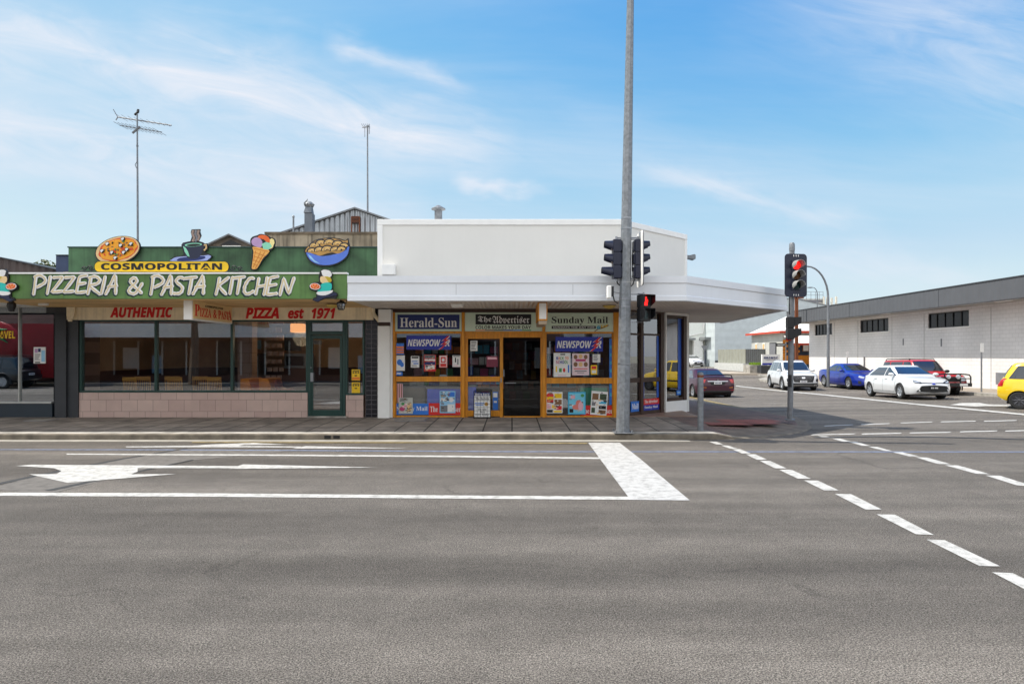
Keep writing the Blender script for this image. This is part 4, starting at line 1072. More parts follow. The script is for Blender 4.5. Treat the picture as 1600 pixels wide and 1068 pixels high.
# pink stall riser, tiles and pilasters
m = MB(); m.pbox(122, 480.5, 613, 653, 16.4, 16.6); m.pbox(540.5, 567.5, 617, 653, 16.4, 16.6); m.build('stall_riser', M_PINK, piz)
m = MB(); m.pbox(571, 590, 478, 653, 16.4, 16.6); m.build('tiled_pier', M_DTILE, piz)
m = MB(); m.pbox(104, 583, 477, 499.5, 16.32, 16.6); m.build('sign_board', M_CREAM, piz, bevel=.004)
def piece(s, a, b, c, d):
    m = MB(); m.ptext(s, a, b, c, d, 16.32, style='bold', bold=.03, shear=.22, depth=.008); return m
m = piece('AUTHENTIC', 172, 270, 479.4, 496); 
for s, a, b, c, d in (('PIZZA', 384, 436, 480.5, 497.5), ('est', 450, 475, 482.5, 497.5), ('1971', 487, 524, 481, 497.6)):
    q = piece(s, a, b, c, d); m.add(q.v, q.f)
m.build('lettering', M_RED, piz)
def gwin(x0, x1, y0, y1, mull=()):
    m = MB(); f = 3.2
    m.pbox(x0, x1, y0, y0 + f * .8, 16.4, 16.52); m.pbox(x0, x1, y1 - f, y1, 16.39, 16.53)
    m.pbox(x0, x0 + f, y0 + f * .8, y1 - f, 16.4, 16.52); m.pbox(x1 - f, x1, y0 + f * .8, y1 - f, 16.4, 16.52)
    for q in mull: m.pbox(q - 2, q + 2, y0 + f * .8, y1 - f, 16.41, 16.52)
    w = m.build('window', M_GREENF, piz, bevel=.005)
    g = MB(); g.pbox(x0 + 2, x1 - 2, y0 + 2, y1 - 2, 16.462, 16.468); g.build('pane', M_GLASSP, w)
gwin(124, 481, 499.6, 612.9, (243, 362))
gwin(539.5, 569.5, 499.6, 616.9)
m = MB()
m.pbox(481.2, 485.6, 499.6, 652, 16.39, 16.53); m.pbox(535, 539.4, 499.6, 652, 16.39, 16.53)
m.pbox(485.6, 535, 499.6, 504, 16.39, 16.53); m.pbox(485.6, 535, 517, 522.5, 16.39, 16.53)
w = m.build('door_frame', M_GREENF, piz, bevel=.004)
g = MB(); g.pbox(485, 535.5, 503.5, 518, 16.462, 16.468); g.build('pane', M_GLASSP, w)
m = MB()
m.pbox(486, 488.8, 523, 650, 16.41, 16.47); m.pbox(531, 534.6, 523, 650, 16.41, 16.47); m.pbox(488.8, 531, 523, 529, 16.41, 16.47); m.pbox(488.8, 531, 640, 650, 16.41, 16.47)
w = m.build('door', M_GREENF, piz, bevel=.004)
g = MB(); g.pbox(488, 532, 528, 641, 16.437, 16.443); g.build('pane', M_GLASSP, w)
g = MB(); g.pbox(485, 489.5, 582, 596, 16.37, 16.41); g.build('handle', M_STEEL, w)
g = MB(); g.cyl((X(484.5, 16.3), 16.35, Z(574, 16.3)), (X(484.5, 16.3), 16.41, Z(574, 16.3)), .015); g.build('lock', M_STEEL, w)
m = MB(); m.pbox(480, 541, 650.2, 653.5, 16.28, 16.6); m.build('doorstep', M_KERB, piz)
# awning
m = MB(); m.box(X(-60, A), X(542.6, A), 13.7, 13.78, Z(466.5, A), Z(428, A)); m.build('awning_fascia', M_GREENS, piz)
m = MB(); m.box(X(-60, A), X(542.6, A), 13.67, 13.82, Z(428, A), Z(425.6, A)); m.build('fascia_cap', M_WHITE2, piz)
m = MB(); m.box(X(-60, A), X(542.6, A), 13.78, 16.46, 2.955, 2.985); m.build('awning_soffit', M_TANSOF, piz)
m = MB(); m.box(X(-60, A), X(542.6, A), 13.78, 16.46, 3.34, 3.37); m.build('awning_roof', M_GALV2, piz)
for px in (97, 270, 390):
    m = MB(); m.box(X(px, A), X(px, A) + .006, 13.697, 13.702, Z(466, A), Z(428.6, A)); m.build('fascia_joint', mat('moss_joint', S(120, 150, 50), .8), piz)
# downpipes
for x, d in ((107, 1), (583, -1)):
    m = MB(); Yq = 16.25
    q = lambda a, b: (X(x + a * d, Yq), Yq, Z(b, Yq))
    m.tube([q(7, 478), q(7, 489), q(5.5, 494), q(2.5, 498), q(2.5, 502)] if d > 0 else [q(0, 478), q(0, 488), q(-3, 494), q(-8, 499), q(-10, 502)], .05, 10)
    m.build('downpipe', M_CREAM, piz, smooth=50)
m = MB(); m.pbox(103.5, 112, 477.5, 494, 16.2, 16.315); m.build('rain_head', M_CREAM, piz, bevel=.01)
# interior of the dining room
m = MB()
m.box(XL, XR - .12, 16.6, 23.8, .12, .16, 0)
m.box(XL + .02, XR - .14, 23.0, 23.1, .16, 3.15, 1); m.box(XL + .02, XR - .14, 22.94, 23.0, .16, 1.3, 2)
m.box(XL + .001, XL + .05, 16.62, 23, 1.3, 3.15, 1); m.box(XL + .001, XL + .07, 16.62, 23, .16, 1.3, 2)
m.box(X(128, 17), X(141, 17), 16.62, 17.4, .16, 3.1, 3)
m.box(X(420, 22), X(440, 22), 19.5, 19.9, .16, 3.1, 3)
m.build('interior_lining', [M_FLOOR, M_INTC, M_INTB, M_PINK], piz)
def picture(px, py, w, h, label):
    t = thing('framed_picture', label, 'picture', (X(px, 22.9), 22.9, Z(py + h, 22.9)), 'pictures on the dining room wall')
    m = MB(); m.pbox(px - w, px + w, py - h, py + h, 22.88, 22.93); m.build('picture_frame', M_BLK, t)
    m = MB(); m.pbox(px - w * .75, px + w * .75, py - h * .8, py + h * .8, 22.87, 22.88); m.build('print_sheet', M_LBLUE, t)
m = MB()
for k in range(9):
    for j in range(3): m.box(X(414 + j * 9 + (k % 2) * 3, 19.4), X(421 + j * 9 + (k % 2) * 3, 19.4), 19.44, 19.47, 1.0 + k * .24, 1.13 + k * .24)
m.build('quoin_blocks', M_PINK, piz)
t = thing('television', 'small black screen hanging inside the third pizzeria pane', 'television', (X(455, 20), 20, 2.2))
m = MB(); m.pbox(444, 470, 522, 548, 20, 20.1); m.build('screen', M_PANE, t, bevel=.01); m = MB(); m.cyl((X(457, 20), 20.05, Z(522, 20)), (X(457, 20), 20.05, 3.149), .02); m.build('bracket', M_BLK, t)
t = thing('menu_board', 'white paper notice on the dark wall inside the third pizzeria pane', 'notice', (X(404, 21), 21, 1.9))
m = MB(); m.pbox(400.5, 408, 531, 545, 21, 21.02); m.build('sheet', M_LBLUE, t)
t = thing('fridge', 'pale drinks fridge deep inside the third pizzeria pane', 'fridge', (X(390, 21.6), 21.6, .16))
m = MB(); m.pbox(377, 405, 552, 620, 21.4, 22.0); m.build('cabinet', M_GREYP, t, bevel=.02); m = MB(); m.pbox(379, 403, 556, 606, 21.38, 21.4); m.build('door', M_LBLUE, t)
picture(188, 530, 6, 8, 'small framed picture on the cream dining room wall')
picture(240, 534, 14, 16, 'large framed picture on the cream dining room wall')
def chair(loc, rz, label):
    t = thing('dining_chair', label, 'chair', loc, 'wooden chairs behind the pizzeria window', rz)
    m = MB(); m.box(-.2, .2, -.2, .2, .43, .47); m.build('seat', M_WOODY, t, bevel=.01, local=True)
    for x in (-.18, .18):
        for y in (-.18, .18):
            m = MB(); m.cyl((x, y, 0), (x * .92, y * .92, .43), .018, n=8); m.build('leg', M_WOODY, t, local=True)
    m = MB()
    for x in (-.185, .185): m.cyl((x, -.19, .46), (x * 1.02, -.25, 1.0), .017, n=8)
    m.box(-.2, .2, -.262, -.235, .90, 1.0)
    for i in range(7): x = -.14 + .28 * i / 6; m.cyl((x, -.2, .47), (x, -.248, .91), .011, n=6)
    m.build('backrest', M_WOODY, t, local=True)
    return t
c0 = chair((X(292, 17.6), 17.2, .16), 0, 'golden wooden chair backed against the second pizzeria window pane from the left, nearer the mullion of the third pane')
for px, Y, lb in ((275, 17.8, 'golden wooden chair standing a little back in the second window pane'), (343, 17.25, 'golden wooden chair at the right end of the second window pane'),
                  (213, 17.2, 'golden wooden chair behind the middle of the first window pane'), (228, 17.7, 'golden wooden chair beside the mullion of the first window pane'), (163, 19.0, 'golden wooden chair near the dark counter in the first window pane'),
                  (318, 17.8, 'golden wooden chair deep in the second window pane')):
    dup(c0, (X(px, Y), Y, .16), R(random.Random(px).uniform(-12, 12)), lb)
c0['label'] = 'golden wooden chair in the middle of the second window pane'
def booth(px0, px1, Y, mt, label):
    t = thing('booth_seat', label, 'booth seat', (X((px0 + px1) / 2, Y), Y, .16), 'booth seats behind the pizzeria window')
    xa, xb = X(px0, Y), X(px1, Y)
    m = MB(); m.plate([(xa, .5), (xa, Z(591, Y)), (xb - .18, Z(591, Y)), (xb, .5)], Y, Y + .9); m.build('backrest', mt, t, bevel=.02)
    m = MB(); m.box(xa, xb + .3, Y, Y + .9, .16, .499); m.build('seat_base', M_INTB, t)
booth(375, 399, 16.66, M_ORANGE, 'left orange vinyl booth seat behind the third window pane')
booth(404, 430, 16.66, M_ORANGE, 'right orange vinyl booth seat behind the third window pane')
t = thing('moulded_chair', 'curved terracotta seat beside the orange booths', 'chair', (X(444, 17), 17.0, .16))
m = MB(); q = lambda x, y: (X(x, 17), 17.1, Z(y, 17))
m.tube([q(432, 593), q(433, 602), q(437, 609), q(446, 611), q(456, 609)], [.05, .07, .08, .07, .05], 10, flat=((0, 1, 0), 3.0)); m.build('seat_shell', M_TERRA, t, smooth=60)
m = MB(); m.cyl((X(442, 17), 17.1, .16), (X(442, 17), 17.1, .72), .04); m.cyl((X(442, 17), 17.1, .16), (X(442, 17), 17.1, .19), .22); m.build('pedestal', M_STEEL, t)
t = thing('service_counter', 'dark wooden counter inside the first pizzeria window', 'counter', (X(180, 19.5), 19.5, .16))
m = MB(); m.pbox(148, 200, 581, 628, 19.2, 19.8); m.build('cabinet', M_DTIMB, t); m = MB(); m.pbox(147, 202, 578.5, 581, 19.15, 19.85); m.build('worktop', M_INTB, t)
t = thing('table', 'plain dining table behind the first two window panes', 'table', (X(250, 18.9), 18.9, .16))
m = MB(); m.box(X(200, 18.9), X(330, 18.9), 18.7, 19.4, .88, .92); m.build('tabletop', M_INTB, t)
for x in (205, 325):
    m = MB(); m.box(X(x, 18.9) - .03, X(x, 18.9) + .03, 19.0, 19.06, .16, .88); m.build('leg', M_INTB, t)
t = thing('pendant_lamp', 'glowing orange lamp shade inside beside the pizzeria door', 'lamp', (X(463, 19), 19, 2.4))
m = MB(); m.pbox(453, 473, 505, 519, 18.9, 19.2); m.build('lamp_shade', mat('lamp_glow', (.9, .33, .06, 1), .5, emit=.8), t, bevel=.03)
m = MB(); m.cyl((X(463, 19), 19.05, Z(505, 19)), (X(463, 19), 19.05, 3.149), .012); m.build('stem', M_BLK, t)
pl_ = bpy.data.lights.new('lamp_light', 'POINT'); pl_.energy = 11; pl_.color = (1, .72, .42); pl_.shadow_soft_size = .25
po_ = bpy.data.objects.new('lamp_light', pl_); COL.objects.link(po_); po_.parent = t; po_.location = (0, .5, -.15)
t = thing('wall_oven', 'steel pizza oven set in the back of the dining room', 'oven', (X(455, 21.5), 21.5, .16))
m = MB(); m.pbox(444, 478, 552, 575, 21.3, 22.2); m.build('oven_body', mat('brushed_steel', S(150, 158, 162), .35, .8), t, bevel=.01)
m = MB(); m.pbox(440, 482, 575, 618, 21.3, 22.2); m.build('base_cabinet', M_INTB, t)
m = MB(); m.pbox(447, 474, 556, 571, 21.28, 21.3); m.build('oven_door', M_PANE, t)
# window stickers beside the door
for y0, y1, b, lb in ((577, 594, M_ORNG, 'orange and yellow food delivery sticker, upper of the pair beside the pizzeria door'), (597, 614, M_YEL, 'yellow food delivery sticker, lower of the pair beside the pizzeria door')):
    poster(lb, 549.5, 562.5, y0, y1, 16.44, M_YEL, [(.05, .95, .7, .95, b), (.1, .9, .08, .16, M_BLK), (.35, .65, .5, .6, M_BLK), (.1, .3, .22, .34, M_BLK), (.38, .62, .22, .34, M_BLK), (.7, .9, .22, .34, M_BLK)], name='window_sticker', group='delivery stickers by the pizzeria door', cat='sticker')
poster('pale notice taped inside the pizzeria door glass', 489.5, 503, 531, 538, 16.45, mat('faded_paper', S(170, 150, 130), .6), lines(3, .1, .9, .15, .9, M_GREYP))

# under-awning lightbox sign, standing out from the wall
t = thing('lightbox_sign', 'cream hanging lightbox sign with red serif lettering between the two wall letterings', 'sign', (-7.19, 15.2, 2.53))
m = MB(); m.box(-7.29, -7.1, 14.2, 16.25, 2.53, 2.985); m.build('box_frame', M_WHITE2, t, bevel=.008)
m = MB(); m.box(-7.099, -7.09, 14.24, 16.21, 2.56, 2.955); m.build('acrylic_face', mat('cream_acrylic', S(236, 206, 150), .4), t)
m = MB()
ux = dict(u=(0, 1, 0), style='serif', depth=.004)
for s, a, b, zb, h in (('P', .03, .145, .06, .26), ('IZZA', .15, .43, .06, .20), ('&', .48, .57, .06, .20), ('P', .61, .69, .06, .20), ('AST', .69, .90, .06, .20), ('A', .88, .985, .06, .25)):
    m.text(s, (-7.09, 14.24 + 1.97 * a, 2.56 + zb), 1.97 * (b - a), h, **ux)
m.build('lettering', M_RED, t)
m = MB(); m.text('COSMOPOLITAN', (-7.09, 14.24 + 1.97 * .28, 2.56 + .29), 1.97 * .46, .05, u=(0, 1, 0), style='bold', depth=.004); m.build('small_lettering', M_BLK, t)
# coach lamp and lights under the green awning
t = thing('coach_lamp', 'black iron coach lamp hanging under the end of the green awning', 'lantern', (X(533, 14), 14, 2.6))
m = MB(); q = lambda x, y: (X(x, 14), 14, Z(y, 14))
m.tube([q(541, 467), q(541, 474), q(536, 470), q(531, 469)], .012, 6); m.lathe([(.02, .0), (.10, -.05), (.095, -.07)], q(533, 469), (0, 0, 1), 6); m.lathe([(.06, 0), (.075, .02)], q(533, 484), (0, 0, 1), 6)
for a in range(6): m.cyl((X(533, 14) + .09 * math.cos(a * 1.047), 14 + .09 * math.sin(a * 1.047), Z(474, 14)), (X(533, 14) + .065 * math.cos(a * 1.047), 14 + .065 * math.sin(a * 1.047), Z(483, 14)), .009, n=6)
m.build('iron_frame', M_BLK, t)
m = MB(); m.lathe([(.08, 0), (.055, -.12)], q(533, 474.5), (0, 0, 1), 6); m.build('lamp_glass', M_GLASSR, t)
dome(519, 476, 15.0, mat('amber_glass', S(206, 176, 90), .3), 'round amber light under the green awning above the door')
t = thing('soffit_light', 'short white batten light under the left end of the green awning', 'ceiling light', (X(68, 15), 15, 2.9), 'lights under the awnings')
m = MB(); m.box(X(61, 15), X(75, 15), 14.97, 15.03, 2.90, 2.954); m.build('diffuser', M_PAPER, t)
# ------------------------------------------------------------ brush lettering on the green fascia
GL = {
 'P': [[(.02, 0), (.22, .95)], [(.10, .93), (.6, 1.0), (.98, .82), (.9, .6), (.3, .38)]],
 'I': [[(.2, 0), (.75, 1)]],
 'Z': [[(.12, .93), (.98, .95), (.02, .07), (.9, .12)]],
 'E': [[(.95, 1.0), (.3, .92), (.02, .05), (.85, .1)], [(.22, .52), (.8, .58)]],
 'R': [[(.0, 0), (.25, .95)], [(.1, .92), (.6, 1.0), (.95, .8), (.7, .58), (.2, .46), (.95, .0)]],
 'A': [[(.0, .0), (.3, .35), (.82, 1.0), (.88, .5), (.86, .02)], [(.2, .38), (.98, .44)]],
 'S': [[(.98, .9), (.55, .98), (.25, .75), (.8, .4), (.6, .08), (.02, .05)]],
 'T': [[(.05, .92), (1.0, 1.0)], [(.6, .95), (.35, .0)]],
 'K': [[(.05, 0), (.32, .95)], [(1.0, .98), (.25, .5), (.8, .02)]],
 'C': [[(.95, .95), (.6, .95), (.2, .55), (.15, .15), (.45, .03), (.95, .2)]],
 'H': [[(.05, .05), (.3, .95)], [(.7, .02), (.95, 1.0)], [(.2, .48), (.85, .55)]],
 'N': [[(.0, .0), (.28, .95), (.62, .1), (1.0, 1.0)]],
 '&': [[(1.0, .62), (.7, .2), (.45, .0), (.1, .12), (.2, .35), (.62, .72), (.5, .95), (.25, .85), (.28, .62), (.95, .05)]],
}
word = [('P', 53, 72, 430.5, 460), ('I', 73, 82, 432, 459), ('Z', 82, 100, 432, 458), ('Z', 100, 118, 432, 458), ('E', 120, 138, 430.5, 458.5), ('R', 138, 158, 432, 459.5), ('I', 157, 168, 432, 459), ('A', 166, 184, 430, 459.5),
        ('&', 200, 223, 433, 459), ('P', 236, 256, 431, 460), ('A', 253, 271, 430.5, 460.5), ('S', 272, 289, 433, 460), ('T', 289, 308, 433, 459.5), ('A', 302, 321, 431, 459.5),
        ('K', 337, 358, 433, 460), ('I', 358, 366, 433, 459), ('T', 365, 383, 432.5, 459), ('C', 380, 398, 434, 460), ('H', 399, 419, 433.5, 461), ('E', 417, 436, 432, 461.5), ('N', 438, 460, 434, 461)]
def smooth(pts, curved, n=6):
    k = len(pts)
    if k == 2: return [pts[0], ((pts[0][0] + pts[1][0]) / 2 + .015, (pts[0][1] + pts[1][1]) / 2), pts[1]]
    out = []; w = .5 if curved else .1
    for i in range(k - 1):
        p0, p1, p2, p3 = pts[max(i - 1, 0)], pts[i], pts[i + 1], pts[min(i + 2, k - 1)]
        for j in range(n):
            t = j / n; h1 = 2 * t ** 3 - 3 * t * t + 1; h2 = 1 - h1; h3 = t ** 3 - 2 * t * t + t; h4 = t ** 3 - t * t
            out.append(tuple(h1 * p1[c] + h2 * p2[c] + w * (h3 * (p2[c] - p0[c]) + h4 * (p3[c] - p1[c])) for c in (0, 1)))
    out.append(pts[-1]); return out
def brush(r, Yc, dx, dy, ratio, seed):
    m = MB(); rr = random.Random(seed)
    for ch, x0, x1, y0, y1 in word:
        for s in GL[ch]:
            pts = smooth(s, ch in 'PRSC&')
            q = [(X(x0 + (x1 - x0) * a + dx, A), Yc, Z(y1 - (y1 - y0) * b + dy, A)) for a, b in pts]
            k = len(q); rad = [r * (1.0 + .12 * math.sin(i * 1.7 + x0)) for i in range(k)]
            d0 = (Vector(q[0]) - Vector(q[1])).normalized() * r * .7; d1 = (Vector(q[-1]) - Vector(q[-2])).normalized() * r * .7
            q = [tuple(Vector(q[0]) + d0)] + q + [tuple(Vector(q[-1]) + d1)]; rad = [r * .35] + rad + [r * .35]
            m.tube(q, rad, 10, flat=((0, 1, 0), ratio))
    return m
t = thing('fascia_lettering', 'large cream brush style lettering with dark outlines on the green awning fascia', 'lettering', (X(256, A), 13.68, Z(461, A)))
brush(.054, 13.698, -1.7, 1.1, .2, 1).build('outline', mat('outline_navy', S(20, 48, 52), .5), t, smooth=60)
brush(.038, 13.684, 0, 0, .22, 2).build('letters', M_PAPER, t, smooth=60)
brush(.014, 13.674, -.5, -.3, .2, 3).build('letter_inlay', mat('inlay_buff', S(218, 196, 150), .5), t, smooth=60)

# yellow name board on top of the fascia, with iron scrolls
YC = 13.74
t = thing('name_board', 'yellow rounded name board with bold black capitals standing on the green awning', 'sign', (X(253, YC), YC, Z(425.5, YC)))
def rrect(x0, x1, y0, y1, r, n=7):
    out = []
    for cx_, cy_, a0 in ((x1 - r, y0 + r, -90), (x1 - r, y1 - r, 0), (x0 + r, y1 - r, 90), (x0 + r, y0 + r, 180)):
        for i in range(n + 1):
            a = R(a0 + 90 * i / n); out.append((cx_ + r * math.cos(a), cy_ + r * math.sin(a)))
    return out
def closed_smooth(P, n=3):
    if len(P) > 18: return P
    k = len(P); out = []
    for i in range(k):
        p0, p1, p2, p3 = P[i - 1], P[i], P[(i + 1) % k], P[(i + 2) % k]
        for j in range(n):
            t = j / n; out.append(tuple(p1[c] + .5 * t * (p2[c] - p0[c] + t * (2 * p0[c] - 5 * p1[c] + 4 * p2[c] - p3[c] + t * (3 * (p1[c] - p2[c]) + p3[c] - p0[c]))) for c in (0, 1)))
    return out
def P2(pts, Y): return [(X(a, Y), Z(b, Y)) for a, b in pts]
m = MB(); m.plate(P2(rrect(147.8, 358.4, 408, 425.4, 7.6), YC), YC - .01, YC + .03, 0); m.plate(P2(rrect(148.8, 357.4, 408.9, 424.5, 7), YC), YC - .016, YC - .009, 1)
m.build('board', [M_BLK, M_YEL], t)
m = MB(); m.ptext('COSMOPOLITAN', 158, 347, 411, 421.6, YC - .016, style='bold', bold=.015, depth=.006); m.build('lettering', M_BLK, t)
m = MB()
for sgn, x0 in ((-1, 148), (1, 358.5)):
    for cx_, cy_, r, turns in ((7, 419, 4.6, 1.4), (16, 420, 4.0, 1.3)):
        pts = [(X(x0 + sgn * (cx_ + r * (1 - k / 26) * math.cos(k * .34)), YC), YC, Z(cy_ - r * (1 - k / 26) * math.sin(k * .34), YC)) for k in range(24)]
        m.tube(pts, .012, 6)
    m.tube([(X(x0 + sgn * a, YC), YC, Z(b, YC)) for a, b in ((0, 420), (6, 424.4), (14, 424.6), (20, 423), (24, 424.6))], .014, 6)
m.build('scrolls', M_BLK, t)

# painted food cut-outs fixed to the parapet
YW = 16.44
def cutout(name, label, px, py, layers, strokes=()):
    """stack of painted sheets; layers are (polygon in photo pixels, material); strokes are painted lines"""
    t = thing(name, label, 'sign', (X(px, YW), 16.49, Z(py, YW)), 'painted cut-out signs on the pizzeria')
    m = MB(); mats = []
    def mi(q):
        if q not in mats: mats.append(q)
        return mats.index(q)
    y = YW - .0
    first = True
    for poly, q in layers:
        m.plate(P2(closed_smooth(poly) if len(poly) > 6 else poly, YW), y - (.012 if first else .0007), YW + (.03 if first else -.001), mi(q))
        y -= .012 if first else .0007
        first = False
    for pts, r, q in strokes:
        m.tube([(X(a, YW), y - .001, Z(b, YW)) for a, b in pts], r, 6, mi(q), flat=((0, 1, 0), .25))
        y -= .0002
    m.build('painted_board', mats, t)
    m = MB(); m.box(X(px, YW) - .05, X(px, YW) + .05, YW + .029, 16.5, Z(py, YW) + .25, Z(py, YW) + .29); m.build('bracket', M_STEEL, t)
    return t
def ell(cx_, cy_, rx, ry, rot=0, n=28, wob=0, seed=0):
    rr = random.Random(seed); out = []
    for i in range(n):
        a = 2 * math.pi * i / n; k = 1 + wob * rr.uniform(-1, 1)
        x, y = rx * k * math.cos(a), ry * k * math.sin(a); c, s = math.cos(R(rot)), math.sin(R(rot))
        out.append((cx_ + x * c + y * s, cy_ - x * s + y * c))
    return out
cx_, cy_ = 184.2, 390.5
L = [(ell(cx_, cy_ + .6, 36, 21.5, 14, 36), M_BLK), (ell(cx_, cy_, 34.6, 20.2, 14, 36), M_TAN), (ell(cx_ + 1, cy_ - .8, 31.2, 17.4, 14, 36, .03, 1), mat('tomato_paint', S(214, 78, 24), .5)), (ell(cx_ + 1, cy_ - .8, 29, 15.8, 14, 36, .05, 2), mat('cheese_paint', S(240, 160, 24), .5))]
rr = random.Random(7)
def onpizza(k=.9):
    a = rr.uniform(0, 6.283); d = math.sqrt(rr.random()) * k
    return cx_ + 1 + 27 * d * math.cos(a), cy_ - .8 + 14.5 * d * math.sin(a) - 27 * d * math.cos(a) * .25 * .9
for i in range(30):
    a, b = onpizza(); L.append((ell(a, b, rr.uniform(1.2, 2.6), rr.uniform(.8, 1.6), rr.uniform(0, 180), 8, .2, i), mat('tomato_paint', S(214, 78, 24), .5) if i % 3 else M_BROWNP))
for i in range(14):
    a, b = onpizza(); L.append((ell(a, b, 1.8, .8, rr.uniform(0, 180), 8), M_BLK if i % 2 else M_GREENPR))
for a, b in ((169, 381), (193, 373.5), (206, 381), (190, 383.5), (161, 392), (176.5, 394.5), (195, 394.5), (182, 403), (200, 390)):
    L.append((ell(a, b + .3, 3.0, 2.9, 0, 12, .2, int(a)), M_BLK)); L.append((ell(a, b - .3, 2.5, 1.6, 20, 10), M_PAPER)); L.append((ell(a - .5, b + 1.2, 1.0, 1.6, 0, 8), M_PAPER))
cutout('pizza_cutout', 'big oval painted pizza cut-out behind the yellow name board', 184, 411, L)
Zq = lambda pts: [(280 + a / 5, 340 + b / 5) for a, b in pts]
cutout('coffee_cutout', 'painted steaming dark coffee cup and saucer cut-out behind the yellow name board', 303, 408, [
    (Zq([(-62, 345), (-66, 322), (-30, 302), (15, 300), (38, 288), (18, 215), (30, 196), (75, 186), (88, 185), (100, 150), (92, 115), (98, 92), (165, 90), (162, 110), (172, 140), (152, 182), (185, 192), (200, 204), (218, 200), (230, 216), (222, 252), (198, 270), (235, 282), (262, 300), (240, 330), (195, 346)]), M_BLK),
    (Zq([(-54, 340), (-55, 326), (-25, 310), (40, 303), (190, 296), (230, 292), (250, 304), (228, 326), (190, 338)]), mat('saucer_lilac', S(160, 172, 222), .5)),
    (Zq([(-10, 338), (0, 318), (50, 310), (170, 300), (205, 305), (195, 322), (120, 336)]), M_NBLUE),
    (Zq([(30, 210), (60, 196), (130, 194), (178, 204), (190, 216), (184, 260), (160, 306), (130, 322), (84, 322), (56, 300), (38, 260)]), mat('cup_navy', S(22, 30, 58), .4)),
    (Zq([(32, 222), (52, 235), (70, 262), (84, 306), (66, 300), (46, 268)]), M_MINT),
    (ell(302.5, 382.5, 13.5, 2.8, 3, 24), M_MINT), (ell(302.8, 382.9, 11, 2.0, 3, 20), M_BLK)],
    [(Zq([(108, 188), (120, 160), (106, 128), (112, 98)]), .03, mat('steam_brown', S(150, 128, 116), .6)), (Zq([(128, 188), (142, 160), (128, 128), (135, 98)]), .03, M_GREYP), (Zq([(148, 180), (160, 150), (148, 126), (156, 98)]), .03, mat('steam_brown', S(150, 128, 116), .6)),
     (Zq([(196, 216), (212, 212), (214, 240), (196, 256)]), .02, M_TAN)])
cone = [(580, 228), (700, 252), (688, 286), (655, 318), (612, 392), (584, 402), (568, 392), (578, 320), (582, 262)]
cutout('ice_cream_cutout', 'painted ice cream cone cut-out with coloured scoops on the green parapet', 410, 420, [
    (Zq([(556, 176), (574, 150), (610, 138), (640, 127), (692, 139), (716, 154), (746, 165), (752, 198), (736, 242), (704, 264), (694, 292), (656, 332), (616, 396), (584, 412), (558, 400), (568, 330), (572, 262), (562, 222)]), M_BLK),
    (Zq(cone), mat('cone_orange', S(240, 176, 84), .5)),
    (Zq([(566, 182), (584, 160), (612, 154), (640, 170), (652, 200), (640, 232), (600, 226), (572, 210)]), M_LILAC),
    (Zq([(708, 172), (724, 162), (742, 172), (746, 198), (730, 236), (706, 246)]), mat('cream_paint', S(246, 226, 150), .5)),
    (Zq([(646, 206), (680, 190), (712, 200), (726, 226), (700, 250), (660, 246)]), M_MINT),
    (Zq([(614, 152), (640, 136), (684, 142), (708, 168), (706, 192), (684, 190), (664, 172), (636, 164)]), mat('scoop_orange', S(232, 100, 34), .5))],
    [(Zq(c), .008, mat('cone_line', S(206, 120, 40), .5)) for c in ([(586, 270), (672, 300)], [(584, 300), (648, 324)], [(580, 330), (632, 350)], [(578, 360), (614, 376)], [(600, 258), (580, 340)], [(640, 262), (578, 390)], [(670, 268), (596, 396)], [(582, 240), (694, 264)])])
noodle = []
for (a, b, r0) in ((1060, 215, 40), (1110, 195, 42), (1175, 190, 42), (1240, 200, 40), (1290, 215, 34), (1040, 255, 36), (1100, 250, 42), (1160, 245, 46), (1225, 248, 42), (1270, 240, 34)):
    noodle.append(([(280 + (a + r0 * math.cos(k * .3)) / 5, 340 + (b - r0 * .75 * math.sin(k * .3) + 10) / 5) for k in range(0, 12)], .022, M_BLK))
    for f in (.86, .6, .36):
        noodle.append(([(280 + (a + r0 * f * math.cos(k * .3)) / 5, 340 + (b - r0 * f * .75 * math.sin(k * .3) + 10) / 5) for k in range(0, 12)], .017, M_TAN if f != .6 else mat('pasta_paint', S(222, 178, 92), .5)))
        noodle.append(([(280 + (a + r0 * (f - .12) * math.cos(k * .3)) / 5, 340 + (b - r0 * (f - .12) * .75 * math.sin(k * .3) + 10) / 5) for k in range(0, 12)], .007, M_BLK))
cutout('pasta_cutout', 'painted blue bowl of tangled pasta cut-out at the right end of the green parapet', 512, 415, [
    (Zq([(975, 265), (985, 235), (1010, 222), (1035, 190), (1090, 165), (1180, 154), (1250, 162), (1300, 178), (1322, 160), (1330, 200), (1338, 235), (1330, 270), (1305, 318), (1250, 358), (1180, 380), (1100, 382), (1035, 358), (1000, 320), (990, 285)]), M_BLK),
    (Zq([(998, 268), (1100, 300), (1200, 290), (1290, 262), (1326, 218), (1326, 250), (1308, 300), (1250, 346), (1180, 368), (1105, 368), (1045, 346), (1012, 314)]), mat('bowl_blue', S(86, 120, 208), .5)),
    (Zq([(1006, 285), (1030, 300), (1060, 335), (1100, 358), (1060, 348), (1024, 318)]), M_LBLUE),
    (Zq([(986, 262), (1006, 230), (1046, 192), (1100, 172), (1180, 162), (1245, 170), (1295, 184), (1318, 176), (1312, 215), (1290, 258), (1240, 282), (1200, 272), (1150, 282), (1098, 298), (1060, 284), (1005, 272)]), mat('pasta_shade', S(186, 140, 70), .5))], noodle)

